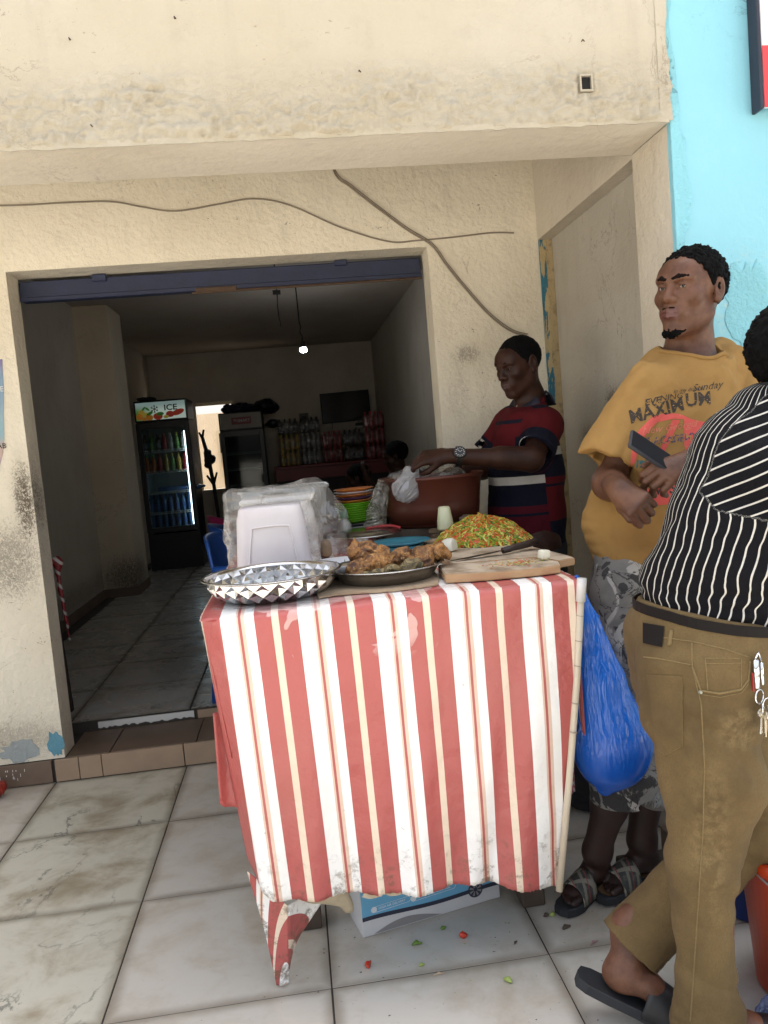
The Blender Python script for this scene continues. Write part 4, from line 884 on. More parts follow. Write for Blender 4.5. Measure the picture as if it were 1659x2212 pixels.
# tray
ty = thing('fish_tray', 'round shallow worn steel tray holding fried fish', 'tray', (.222, 2.085, .9525))
MB().lathe([(0, .0), (.108, .0), (.118, .003), (.130, .022), (.137, .033), (.150, .0375), (.1515, .0365), (.150, .0345), (.139, .0305), (.133, .021), (.121, .0015), (.109, -.0005), (0, -.0005)], tuple(ty.location), 56).build('dish', M_steelw, ty, True)
MB().lathe([(.1485, .0372), (.1522, .0382), (.1535, .0362), (.1515, .0342), (.1485, .0352)], tuple(ty.location), 56).build('rim', M_steel, ty, True)
ff = NT('fried_crust'); n1 = ff.noise(30, ff.pos, 6, .7, 1.2); n2 = ff.noise(95, ff.pos, 4, .6)
fc = ff.mix(ff.ramp(n1, .35, .62), (.055, .018, .007), (.36, .17, .05)); fc = ff.mix(ff.ramp(n2, .56, .72), fc, (.56, .33, .12)); fc = ff.mix(ff.ramp(ff.noise(17, ff.pos, 4, .6, 2), .60, .72), fc, (.045, .016, .008))
M_fry = ff.done(ff.pr(fc, .5, 0, ff.bump(ff.math('ADD', n1, n2), .9, .006)))
fd = NT('fried_skin'); n1 = fd.noise(40, fd.pos, 6, .7, 2.); fc = fd.mix(fd.ramp(n1, .4, .6), (.075, .055, .025), (.30, .22, .10)); M_fry2 = fd.done(fd.pr(fc, .5, 0, fd.bump(n1, .8, .006)))
def fish(c, ax, r0, r1, fl, label, m, seed, extra=()):
    c = np.array(c); ax = np.array(ax, float); lo = c - .11; hi = c + .11; S = SDF(lo, hi, .0026)
    S.cap(c - ax, c + ax, r0, r1, .006, flat=(fl, 1.5))
    for e in extra: S.cap(c + np.array(e[0]), c + np.array(e[1]), e[2], e[3], .006, **({'flat': e[4]} if len(e) > 4 else {}))
    S.noise(lambda P: .0028 * fbm(P * 110, 3, seed) - .013 * np.abs(vnoise(P * np.array([36, 36, 26]), seed + 5)) + .010 * vnoise(P * 22, seed + 7) - .003 * np.abs(vnoise(P * 90, seed + 3)) + .003)
    for e in extra: 
        if len(e) > 5: S.cap(c + np.array(e[0]), c + np.array(e[1]), e[5], e[5], .01, op='s')
    S.plane((0, 0, .9545), (0, 0, -1)); return setp(S.build('fried_fish', m), label, 'fried fish', 'fried fish on the tray')
fish((.165, 2.03, .990), (.024, .0, .008), .030, .034, (0, 1, .2), 'large golden fried fish chunk at the near left of the tray', M_fry, 1, [((.0, .01, .0), (.03, .02, .02), .03, .024)])
fish((.182, 2.075, 1.012), (.034, .005, -.014), .024, .032, (0, 1, 0), 'fried fish piece with a pointed fin standing up', M_fry, 2, [((-.030, .0, .004), (-.038, .0, .052), .018, .0015), ((-.01, .0, .02), (.02, .0, .012), .02, .018)])
fish((.192, 2.015, .975), (.036, -.004, .0), .017, .020, (0, .4, 1), 'flat greyish scaly fish piece at the front of the tray', M_fry2, 3)
fish((.245, 2.07, .996), (.018, .0, .004), .026, .028, (0, 1, .3), 'dark brown knobbly fish chunk in the middle of the tray', M_fry, 4)
fish((.268, 2.03, .977), (.022, .004, .006), .016, .020, (.2, 1, .5), 'small pale fish tail piece in front of the dark chunk', M_fry2, 5, [((.0, .0, .006), (.008, .0, .026), .012, .004)])
fish((.330, 2.065, 1.000), (.028, .01, .014), .020, .024, (0, 1, .2), 'curled hollow fish piece at the right of the tray', M_fry, 6, [((-.03, -.005, -.012), (-.005, -.015, -.018), .018, .018), ((-.028, .01, .012), (.035, .012, .016), .016, .014), ((.015, 0, .01), (.055, .008, -.002), .014, .006)])
# frosted container turned on its end
fp = NT('frosted_plastic'); M_frost = fp.done(fp.pr(fp.mix(fp.ramp(fp.noise(9, fp.obj, 3), .3, .8), (.76, .72, .73), (.70, .63, .65)), .35, 0, fp.bump(fp.noise(40, fp.obj, 3), .05, .004), **{'Transmission Weight': .18, 'Specular IOR Level': .5}))
cn = thing('food_container', 'stack of frosted white takeaway boxes standing upside down', 'food container', (-.07, 2.36, E_))
def rrect(w, d, r, n=7):
    P = []
    for cx, cy, a0 in ((w - r, d - r, 0), (-w + r, d - r, 90), (-w + r, -d + r, 180), (w - r, -d + r, 270)):
        for k in range(n): a = R_(a0 + 90 * k / (n - 1)); P.append((cx + r * math.cos(a), cy + r * math.sin(a)))
    return P
def loft(sections, c, i=0, caps=True, rib=0.):
    q = MB(); n = len(sections[0][0])
    V = [(c[0] + x * (1 + rib * ((k % 2) * 2 - 1)), c[1] + y * (1 + rib * ((k % 2) * 2 - 1)), c[2] + z) for P, z in sections for k, (x, y) in enumerate(P)]
    F = [(k * n + j, k * n + (j + 1) % n, (k + 1) * n + (j + 1) % n, (k + 1) * n + j) for k in range(len(sections) - 1) for j in range(n)]
    if caps: F += [tuple(range(n))[::-1], tuple((len(sections) - 1) * n + j for j in range(n))]
    return q.add(V, F, i)
def ribbed(w, d, r, amp, per=9):
    P = []; N = 44
    base = rrect(w, d, r, 12); Pn = []
    for a, b in zip(base, base[1:] + base[:1]):
        Lg = math.hypot(b[0] - a[0], b[1] - a[1]); m = max(1, int(Lg / .0045))
        for k in range(m): Pn.append((a[0] + (b[0] - a[0]) * k / m, a[1] + (b[1] - a[1]) * k / m))
    return Pn
def container(c, w, d, h, name, par, m, tw=.80):
    P0 = ribbed(w, d, .03, 0); f = lambda s, a: [(x * s * (1 + a * ((k % 2) * 2 - 1)), y * s * (1 + a * ((k % 2) * 2 - 1))) for k, (x, y) in enumerate(P0)]
    return loft([(f(1.03, 0), 0), (f(1.03, 0), .006), (f(1.0, 0), .008), (f(.985, .012), .02), (f(tw + .03, .012), h * .82), (f(tw, 0), h * .90), (f(tw - .02, 0), h * .97), (f(tw - .06, 0), h)], c).build(name, m, par, True)
for k in range(3): container((-.072, 2.345, E_ + .002 + k * .009), .106, .085, .188, 'box', cn, M_frost, .86)
# the recessed panel on its front
q = MB(); pts = [(-.143, .990), (-.128, 1.085), (-.116, 1.100), (-.032, 1.100), (-.020, 1.085), (-.006, .990)]
def wally(z): return 2.345 - .085 * (1.0 - .14 * min(1, max(0, (z - E_) / .188))) * 1.0 - .0035
sp = spline([(x, wally(z), z) for x, z in pts], 6); q.tube(sp, .0024, 6).build('embossed_line', M_frost, cn, True)
# bagged block of boxes behind
wb = thing('bagged_boxes', 'pile of white food boxes wrapped in crumpled clear film', 'food boxes', (-.05, 2.6, E_))
M_boxw = plain('white_foam_box', (.78, .76, .73), .6, var=.12, scale=20); M_boxt = plain('tan_bread', (.50, .38, .24), .8, var=.4, scale=18)
container((-.06, 2.60, E_ + .002), .125, .11, .20, 'box', wb, M_boxw, .9); MB().rbox((-.17, 2.50, 1.150), (.06, 2.70, 1.168), .006).build('lid', M_boxw, wb)
MB().rbox((.070, 2.60, E_ + .003), (.105, 2.68, E_ + .060), .015, 2).build('bread', M_boxt, wb)
M_wrap = filmmat('clear_wrap', (.96, .95, .94), .07, .11, 7., .3, (.78, .77, .75))
S = SDF((-.29, 2.38, .93), (.24, 2.80, 1.30), .005)
S.apply(lambda P: np.linalg.norm(np.maximum(np.abs(P - np.array([-.075, 2.60, 1.075])) - np.array([.125, .11, .10]), 0), axis=-1) - .022, (-.24, 2.45, .95), (.09, 2.75, 1.22), .02)
S.chain([(.07, 2.60, 1.16), (.10, 2.60, 1.08), (.125, 2.60, .985)], [.05, .055, .032], .03); S.cap((-.02, 2.60, 1.185), (.03, 2.60, 1.205), .02, .010, .02)
S.noise(lambda P: .012 * vnoise(P * 12, 2) - .012 * np.abs(vnoise(P * np.array([15, 15, 20]), 3)) - .003 * np.abs(vnoise(P * 40, 4)) + .006); S.plane((0, 0, E_ + .001), (0, 0, -1))
S.build('wrapping', M_wrap, wb)
# grey tray standing behind
tr2 = thing('plastic_crate', 'shallow clear grey plastic crate behind the bagged boxes', 'crate', (0, 2.95, E_))
M_crate = plain('grey_translucent_plastic', (.36, .39, .38), .35, **{'Transmission Weight': .25})
lo = rrect(.14, .11, .02, 4); hi = rrect(.152, .125, .022, 4)
loft([(lo, .12), (hi, .222), (rrect(.160, .133, .024, 4), .224), (rrect(.160, .133, .024, 4), .232), (rrect(.146, .118, .02, 4), .230), (rrect(.134, .104, .02, 4), .125)], (-.035, 2.96, E_)).build('crate', M_crate, tr2)
container((-.035, 2.96, E_ + .001), .125, .095, .118, 'box', tr2, M_boxw, .96)
# stack of plates
def plate(r, m, x, y, z, label, grp='plates in the leaning stack', tilt=0., n=36):
    o = MB().lathe([(0, 0), (r * .62, 0), (r * .72, .003), (r, .0115), (r * 1.005, .0125), (r * .99, .0135), (r * .71, .0055), (r * .6, .0028), (0, .0028)], (0, 0, 0), n).build('plate', m, None, True)
    o.location = (x, y, z); o.rotation_euler = (0, tilt, 0); return setp(o, label, 'plate', grp)
def pm(n, c): return plain('plate_' + n, c, .3, var=.05)
P_gr2, P_or2, P_pu, P_wh, P_bk, P_tn, P_br = pm('lime', (.22, .55, .03)), pm('orange', (.62, .19, .03)), pm('purple', (.10, .05, .14)), pm('white', (.66, .66, .68)), pm('black', (.02, .025, .03)), pm('tan', (.55, .36, .22)), pm('brown', (.13, .08, .06))
sx, sy = .232, 3.08; z = E_ + .001
seq = [(P_bk, .084, 'black plate at the bottom of the stack'), (P_tn, .084, 'tan plate low in the stack, above the black bottom plate'), (P_tn, .085, 'upper of two tan plates low in the stack'), (P_br, .085, 'brown plate between the tan and white plates'), (P_wh, .086, 'white plate low in the stack'), (P_bk, .084, 'black plate directly under the lime green plates')]
for k, (m, r, lb) in enumerate(seq): plate(r, m, sx + .022 - k * .002, sy, z, lb, tilt=-.05); z += .0105
ORD = ('bottom', 'second', 'third', 'fourth', 'middle', 'sixth', 'seventh', 'eighth', 'topmost')
for k in range(9): plate(.080 - .0003 * k, P_gr2, sx + .006 - .0015 * k + random.uniform(-.002, .002), sy, z + .002, 'lime green plate, %s of the nine green ones counted upward' % ORD[k], 'lime green plates', tilt=-.05 + .004 * k); z += .0082
z += .004
for k, (m, lb) in enumerate(((P_or2, 'orange plate resting on the lime green plates'), (P_pu, 'purple plate near the top of the stack'), (P_or2, 'orange plate, second in the orange pair'), (P_wh, 'white plate between the two top orange plates'), (P_or2, 'orange plate on the very top of the stack'))):
    plate(.077, m, sx - .004, sy, z, lb, tilt=-.01); z += .0105
# salt bottle
sb = thing('salt_bottle', 'small clear bottle of white powder with green cap', 'bottle', (.176, 2.98, E_))
M_pow = plain('white_powder', (.72, .70, .66), .9, var=.2, scale=60); M_clear = glassmat('clear_bottle_plastic', (.93, .95, .94), .2); M_gcap = plain('green_cap', (.01, .24, .09), .35)
c = (.176, 2.98, E_)
MB().lathe([(0, .004), (.026, .004), (.0275, .012), (.0275, .058), (.022, .076), (.0135, .088), (0, .089)], c, 24).build('powder', M_pow, sb, True)
MB().lathe([(0, .0), (.027, .0), (.0285, .006), (.0285, .060), (.0228, .079), (.0128, .092), (.0128, .100)], c, 24).build('bottle', M_clear, sb, True)
q = MB(); q.lathe([(.0148, .096), (.0154, .097), (.0154, .118), (.0142, .121), (0, .121)], c, 24); q.build('cap', M_gcap, sb, True)
# steel pan with lid and a red handled knife
pn = thing('steel_pan', 'low round steel pan with a shiny lid', 'pan', (.236, 2.80, E_))
c = (.236, 2.80, E_)
MB().lathe([(0, .001), (.095, .001), (.104, .004), (.108, .018), (.112, .038), (.114, .044)], c, 48).build('body', M_steelp, pn, True)
MB().lathe([(.112, .043), (.124, .046), (.126, .0485), (.122, .051), (.112, .052), (.102, .059), (.080, .064), (.03, .066), (0, .0665)], c, 48).build('lid', M_steelp, pn, True)
rh = thing('red_handled_knife', 'red handled knife laid across the steel pan lid', 'knife', (.29, 2.77, 1.015))
M_redh = plain('red_plastic', (.36, .018, .02), .4)
MB().tube(spline([(.235, 2.78, 1.0165), (.278, 2.78, 1.0195), (.325, 2.77, 1.0185), (.355, 2.755, 1.0105)]), [.004] * 8 + [.0055] * 8 + [.0055] * 8 + [.005], 8).build('handle', M_redh, rh, True)
MB().add([(.350, 2.750, 1.011), (.325, 2.715, 1.0135), (.315, 2.695, 1.0145), (.320, 2.693, 1.0135), (.338, 2.71, 1.012), (.357, 2.748, 1.009)], [(0, 1, 2, 3, 4, 5)]).build('blade', M_steel, rh)
# clear bag standing
M_bagc = filmmat('clear_bag_film', (.90, .89, .84), .10, .16, 20., 1., (.62, .58, .48))
S = SDF((.18, 2.68, .93), (.46, 3.05, 1.24), .004)
S.chain([(.278, 2.92, .985), (.292, 2.92, 1.06), (.316, 2.92, 1.13), (.322, 2.92, 1.160)], [.046, .030, .028, .014], .02, flat=((0, 1, 0), 1.8)); S.cap((.33, 2.92, 1.145), (.318, 2.92, 1.09), .024, .018, .02, flat=((0, 1, 0), 1.8))
S.noise(lambda P: .006 * vnoise(P * np.array([38, 38, 12]), 2) - .006 * np.abs(vnoise(P * np.array([60, 60, 16]), 3))); S.plane((0, 0, E_ + .001), (0, 0, -1))
setp(S.build('clear_bag', M_bagc), 'twisted clear polythene bag standing in front of the plates', 'bag')
# blue plate and patterned dish behind the fish
o = plate(.098, pm('blue', (.05, .26, .36)), (.328), 2.58, E_ + .026, 'blue melamine plate behind the fried fish', None)
MB().lathe([(0, .001), (.06, .001), (.075, .022), (.074, .024), (0, .024)], (.328, 2.58, E_ + .0005), 32).build('foot', pm('blue', (.05, .26, .36)), None, True)
q = bpy.data.objects['foot']; setp(q, 'upturned teal bowl holding up the blue plate', 'bowl')
q.name = 'teal_bowl'
pdsh = thing('patterned_dish', 'white dish with black spiky pattern beside the steel bowl', 'dish', (.115, 2.24, E_))
c = (.115, 2.23, E_)
MB().lathe([(0, .006), (.06, .006), (.082, .018), (.098, .040), (.0995, .039), (.085, .016), (.062, .003), (0, .003)], c, 44).build('dish', P_wh, pdsh, True)
q = MB()
for k in range(22):
    a = 2 * math.pi * k / 22; hgt = .55 + .45 * random.random(); d = .045
    def on(r, aa): rr_ = r; zz = np.interp(rr_, [.06, .082, .098], [.0066, .0186, .0406]); return (c[0] + rr_ * math.cos(aa), c[1] + rr_ * math.sin(aa), c[2] + zz + .0006)
    q.add([on(.079, a - d), on(.079, a + d), on(.079 + .018 * hgt, a)], [(0, 1, 2)])
q.build('spike_pattern', P_bk, pdsh)
# chopping boards
wd = NT('worn_chopping_wood'); gr = wd.noise(1, wd.mapping(wd.pos, (9, 70, 60)), 5, .6, .6); z = wd.sep()[2]
wc = wd.mix(gr, (.52, .34, .19), (.34, .20, .10)); up = wd.ramp(wd.sep(wd.geo.outputs['Normal'])[2], .6, .9)
wc = wd.mix(wd.math('MULTIPLY', up, .75), wc, wd.mix(wd.ramp(wd.noise(11, detail=5), .38, .66), (.58, .50, .39), (.16, .125, .09))); M_board = wd.done(wd.pr(wc, .75, 0, wd.bump(gr, .3, .004)))
def board(name, poly, z0, z1, m, label, dz=lambda x, y: 0):
    bm = bmesh.new(); vs = [bm.verts.new((x, y, z0)) for x, y in poly]; f = bm.faces.new(vs); e = bmesh.ops.extrude_face_region(bm, geom=[f])
    for v in e['geom']:
        if isinstance(v, bmesh.types.BMVert): v.co.z = z1 + dz(v.co.x, v.co.y)
    bmesh.ops.recalc_face_normals(bm, faces=bm.faces[:]); bmesh.ops.bevel(bm, geom=[e_ for e_ in bm.edges], offset=.0022, segments=2, affect='EDGES')
    me = bpy.data.meshes.new(name); bm.to_mesh(me); bm.free(); o = link(name, me, m); return setp(o, label, 'chopping board')
board('chopping_board', [(.348, 1.93), (.40, 1.915), (.46, 1.905), (.52, 1.90), (.58, 1.897), (.632, 1.905), (.645, 1.955), (.63, 2.01), (.60, 2.06), (.36, 2.09)], E_ + .001, E_ + .024, M_board, 'worn wooden chopping board at the table front with vegetable crumbs', lambda x, y: -.004 * math.sin((x - .35) * 9))
board('chopping_board', [(.40, 2.10), (.612, 2.075), (.652, 1.975), (.702, 1.995), (.70, 2.05), (.675, 2.25), (.70, 2.70), (.60, 2.71), (.42, 2.69), (.40, 2.4)], E_ + .001, E_ + .021, M_board, 'darker chopping board behind, its end sticking out past the table edge')
M_plank = plain('brown_crumpled_board', (.22, .15, .09), .85, var=.6, scale=20, bump=.4)
board('brown_slab', [(.452, 2.76), (.50, 2.72), (.56, 2.73), (.54, 2.785), (.47, 2.79)], E_ + .031, E_ + .046, M_plank, 'rough brown wooden slab lying behind the pepper heap')
MB().rbox((.46, 2.73, E_ + .001), (.54, 2.775, E_ + .0305), .004).build('support_block', M_plank); setp(bpy.data.objects['support_block'], 'brown block carrying the rough slab behind the peppers', 'block')
lump('paper_bundle', (.615, 2.765, E_ + .045), (.055, .045, .032), plain('brown_paper', (.20, .14, .10), .8, var=.6, scale=20, bump=.4), 'crumpled brown paper bundle behind the pepper heap', 'bundle', 21, .45, 22, .006, E_ + .001)
lump('flour_scatter', (.40, 2.74, E_ + .006), (.09, .13, .010), plain('greasy_grey_scraps', (.17, .13, .10), .8, var=.9, scale=40, bump=.5), 'greasy grey sheet of scraps between pan and pepper heap', 'scrap sheet', 22, .5, 30, .004, E_ + .001)
gp = thing('seasoning_packet', 'bright green seasoning packet lying open near the tub', 'packet', (.41, 2.97, E_ + .01))
M_pkg = plain('packet_green', (.01, .22, .06), .3); M_pky = plain('packet_yellow', (.40, .38, .06), .4); M_pkw = plain('packet_white', (.60, .63, .62), .4, var=.5, scale=80)
def ribbon(name, pts, wv, m, par):
    P = []; F = []
    for k, p in enumerate(pts): P += [tuple(np.array(p) - np.array(wv) / 2), tuple(np.array(p) + np.array(wv) / 2)]
    for k in range(len(pts) - 1): F.append((2 * k, 2 * k + 1, 2 * k + 3, 2 * k + 2))
    o = mesh(name, P, F, m, par, True); o.modifiers.new('s', 'SOLIDIFY').thickness = .001; return o
ribbon('green_part', [(.410, 2.97, .972), (.426, 2.97, .983), (.444, 2.97, .988), (.455, 2.97, .994)], (.010, .03, -.018), M_pkg, gp)
ribbon('yellow_part', [(.388, 2.97, .964), (.398, 2.97, .970), (.410, 2.97, .972)], (.010, .03, -.014), M_pky, gp)
ribbon('torn_part', [(.355, 2.96, .962), (.366, 2.96, .970), (.378, 2.96, .960), (.388, 2.97, .964)], (.006, .02, -.016), M_pkw, gp)
pk2 = ribbon('torn_packet', [(.345, 2.98, .995), (.358, 2.98, .999), (.375, 2.98, .978), (.392, 2.98, .968)], (.0, .03, -.025), M_pkw, None); setp(pk2, 'torn white and green sachet at the foot of the plates', 'sachet')
# big knife
kn = thing('kitchen_knife', 'big kitchen knife with a black handle on the boards', 'knife', (.52, 2.12, .98))
K0, K1, K2 = Vector((.668, 2.21, .991)), Vector((.556, 2.16, .982)), Vector((.398, 2.12, .9735))
MB().tube([K0, K0.lerp(K1, .3), K0.lerp(K1, .7), K1], [.010, .0105, .009, .0085], 10).build('handle', plain('dark_handle', (.035, .022, .018), .5), kn, True)
w_ = Vector((-.012, .018, -.007)); MB().add([K1 - w_ * .3, K1 + w_ * .8, K1.lerp(K2, .6) + w_ * .9, K2, K1.lerp(K2, .5) - w_ * .3] + [p + Vector((0, 0, .0018)) for p in (K1 - w_ * .3, K1 + w_ * .8, K1.lerp(K2, .6) + w_ * .9, K2, K1.lerp(K2, .5) - w_ * .3)], [(4, 3, 2, 1, 0), (5, 6, 7, 8, 9), (0, 1, 6, 5), (1, 2, 7, 6), (2, 3, 8, 7), (3, 4, 9, 8), (4, 0, 5, 9)]).build('blade', plain('dull_blade', (.10, .075, .055), .35, .6, var=.5, scale=40), kn)
# vegetables
on = NT('onion_flesh'); oz = on.sep(on.gen)[2]; M_onion = on.done(on.pr(on.mix(on.ramp(on.noise(1, on.mapping(on.obj, (120, 120, 8)), 3), .45, .7), (.72, .72, .50), (.62, .68, .36)), .35, 0, None, **{'Subsurface Weight': .1}))
M_onionw = plain('onion_white', (.74, .72, .60), .35, var=.08)
cs = MB().lathe([(0, 0), (.026, 0), (.0285, .006), (.027, .03), (.0205, .074), (.0165, .079), (0, .08)], (.502, 2.70, E_ + .047), 20); o = cs.build('cabbage_stalk', M_onion, None, True); o.rotation_euler = (0, R_(0), 0); setp(o, 'upright pale green vegetable stalk behind the pepper heap', 'vegetable')
def half(name, c, r, rot, label):
    S = SDF(np.array(c) - .06, np.array(c) + .06, .0025); S.ell(c, r, .004, basis(rot)); S.plane(np.array(c) - np.array([0, 0, r[2] * .45]), (0, 0, -1), 's', .003); S.plane(np.array(c) + np.array(rot) * r[1] * .45, rot, 's', .004)
    return setp(S.build(name, M_onionw), label, 'onion')
half('onion_half', (.442, 2.33, E_ + .036), (.022, .036, .026), (.75, -.65, .1), 'white onion half lying at the foot of the pepper heap')
q = MB().rbox((.608, 1.985, E_ + .0235), (.636, 2.01, E_ + .049), .006, 2, rot=Matrix.Rotation(.35, 3, 'Z') @ Matrix.Rotation(.12, 3, 'Y')); setp(q.build('onion_piece', M_onionw, None, True), 'small white onion wedge standing on the front board', 'onion')
# heap of chopped peppers
def heap(n, fn, name, parent, mats, size, seed):
    r = np.random.default_rng(seed); q = MB()
    for k in range(n):
        p, nn = fn(r); L_ = size * (.7 + .9 * r.random()); w0 = size * .16 * (.7 + .7 * r.random()); cv = r.normal(0, .5) * L_
        M = Matrix.Translation(p) @ Vector(nn).to_track_quat('Z', 'Y').to_matrix().to_4x4() @ Matrix.Rotation(r.random() * 6.3, 4, 'Z') @ Matrix.Rotation(r.normal(0, .5), 4, 'X')
        V = []
        for t in (-.5, -.17, .17, .5):
            b = cv * (.25 - t * t)
            for s_, h in ((-1, 0), (1, 0), (0, 1)): V.append(M @ Vector((t * L_, s_ * w0 + b, h * w0 * 1.1)))
        F = [(0, 2, 1), (9, 10, 11)]
        for a in range(3):
            for u, v in ((0, 1), (1, 2), (2, 0)): F.append((a * 3 + u, a * 3 + v, a * 3 + v + 3, a * 3 + u + 3))
        q.add(V, F, r.choice(len(mats), p=[.29, .22, .10, .22, .17]))
    return q.build(name, mats, parent)
M_v = [plain('pepper_green', (.28, .36, .03), .35, var=.2, scale=90), plain('pepper_light', (.62, .58, .12), .35), plain('pepper_dark', (.10, .22, .02), .35), plain('pepper_red', (.60, .085, .02), .3), plain('pepper_orange', (.66, .22, .035), .3)]
HC = np.array([.560, 2.44, E_ + .020])
def vn2(x, y): return math.sin(x * 61 + 2 * math.sin(y * 37)) * math.sin(y * 53 + 1)
def hz(x, y): 
    q_ = ((x - .585) / .150) ** 2 + ((y - 2.52) / .175) ** 2
    ang = math.atan2(y - 2.52, x - .585); return max(0., 1 - q_) ** .95 * .068 * (1 + .10 * math.sin(3 * ang + 1)) + .008 * max(0., 1 - q_) * vn2(x, y)
def heap_pt(r):
    while True:
        x, y = .585 + .155 * r.uniform(-1, 1), 2.52 + .18 * r.uniform(-1, 1); h = hz(x, y)
        if h > .0: break
    e = .004; nx, ny = -(hz(x + e, y) - hz(x - e, y)) / (2 * e), -(hz(x, y + e) - hz(x, y - e)) / (2 * e)
    return (x, y, E_ + .021 + h + r.random() * .004), (nx, ny, 1)
hp_ = thing('pepper_heap', 'heap of finely sliced green and red peppers on the board', 'chopped peppers', (.565, 2.44, E_ + .02))
P = []; F = []; n = 30
for j in range(n):
    for i in range(n): x, y = .585 + .16 * (2 * i / (n - 1) - 1), 2.52 + .182 * (2 * j / (n - 1) - 1); P.append((x, y, E_ + .0205 + max(0, hz(x, y) - .004)))
for j in range(n - 1):
    for i in range(n - 1):
        if max(hz(*P[j * n + i][:2]), hz(*P[j * n + n + i + 1][:2])) > 0: F.append((j * n + i, j * n + i + 1, (j + 1) * n + i + 1, (j + 1) * n + i))
mesh('heap_core', P, F, plain('pepper_core', (.20, .17, .03), .5, var=.9, scale=90), hp_, True)
o = heap(3600, heap_pt, 'slices', hp_, M_v, .017, 5); setp(o, kind='stuff')
def crumb_pt(r):
    x, y = r.normal(.545, .035), r.normal(1.985, .022); return (float(np.clip(x, .37, .62)), float(np.clip(y, 1.925, 2.04)), E_ + .0225 + .004 * r.random()), (0, 0, 1)
o = heap(260, crumb_pt, 'vegetable_crumbs', None, [plain('crumb_tan', (.45, .33, .16), .6), M_v[1], M_v[0], M_v[3], plain('crumb_pale', (.55, .47, .30), .6)], .005, 6); setp(o, 'scattered pale and green crumbs on the front chopping board', 'crumbs', kind='stuff')
# brown tub with clear bag
tubm = NT('brown_tub_plastic'); M_tub = tubm.done(tubm.pr(tubm.mix(tubm.ramp(tubm.noise(6, tubm.obj, 5), .35, .75), (.105, .026, .014), (.075, .022, .013)), .42, 0, tubm.bump(tubm.noise(60, tubm.obj), .05, .004)))
tu = thing('brown_tub', 'large round brown plastic tub the vendor reaches into', 'tub', (.520, 2.96, E_))
c = (.514, 2.99, E_ + .002)
MB().lathe([(0, .04), (.148, .04), (.162, .046), (.168, .06), (.176, .11), (.188, .205), (.197, .211), (.200, .218), (.197, .224), (.189, .222), (.183, .214), (.177, .11), (.170, .054), (0, .05)], c, 56).build('tub', M_tub, tu, True)
board('tub_board', [(.335, 2.86), (.69, 2.85), (.70, 3.15), (.33, 3.16)], E_ + .001, E_ + .041, M_oldwood, 'dark thick board standing under the brown tub')
M_tubfilm = filmmat('tub_liner_film', (.85, .86, .86), .16, .10, 18., 1.)
S = SDF((.34, 2.78, 1.10), (.72, 3.16, 1.30), .005); S.ell((.50, 2.95, 1.165), (.135, .125, .045), .01); S.cap((.45, 2.88, 1.175), (.57, 2.90, 1.190), .02, .012, .03)
S.noise(lambda P: .010 * vnoise(P * 22, 2) - .014 * np.abs(vnoise(P * 28, 3)) - .006 * np.abs(vnoise(P * 65, 4)) + .004)
setp(S.build('clear_bag', M_tubfilm), 'loose clear film lining the top of the brown tub', 'bag')
M_nyl = filmmat('white_nylon_film', (.8, .8, .8), .10, .62, 16., .8, (.72, .72, .74))
S = SDF((.28, 2.70, 1.08), (.56, 2.98, 1.30), .004); S.chain([(.430, 2.825, 1.205), (.415, 2.83, 1.18), (.395, 2.83, 1.14)], [.012, .028, .048], .015, flat=((0, 1, 0), 1.5)); S.noise(lambda P: .007 * vnoise(P * np.array([40, 40, 14]), 2) - .007 * np.abs(vnoise(P * np.array([55, 55, 18]), 3)))
setp(S.build('nylon_bag', M_nyl), 'white nylon bag pinched in the vendor hand above the tub', 'bag')
# ---------------------------------------------------------------- people
_o = SDF.cap
def cut_cap(s, a, b, ra, rb, k=.01, flat=None, cut=True):     # a sleeve or trouser leg: tapered tube with an open, straight end at b
    A = np.array(a, float); B = np.array(b, float); ab = B - A; L = np.linalg.norm(ab); d = ab / L; r = max(ra, rb)
    def fn(P):
        p = P - A; q = p
        if flat is not None:
            nx = np.array(flat[0], float); nx /= np.linalg.norm(nx); q = p + (flat[1] - 1) * (p @ nx)[..., None] * nx
        t = np.clip(p @ d / L, 0, 1); e = np.linalg.norm(q - t[..., None] * ab, axis=-1) - (ra + (rb - ra) * t)
        e = np.maximum(e, p @ d - L)
        pin = np.linalg.norm(q - np.clip(p @ d / L, .0, 2)[..., None] * ab, axis=-1) - (rb - .006)       # hollow mouth
        return np.maximum(e, -np.maximum(pin, (L - .035) - p @ d))
    s.apply(fn, np.minimum(A, B) - r, np.maximum(A, B) + r, k)
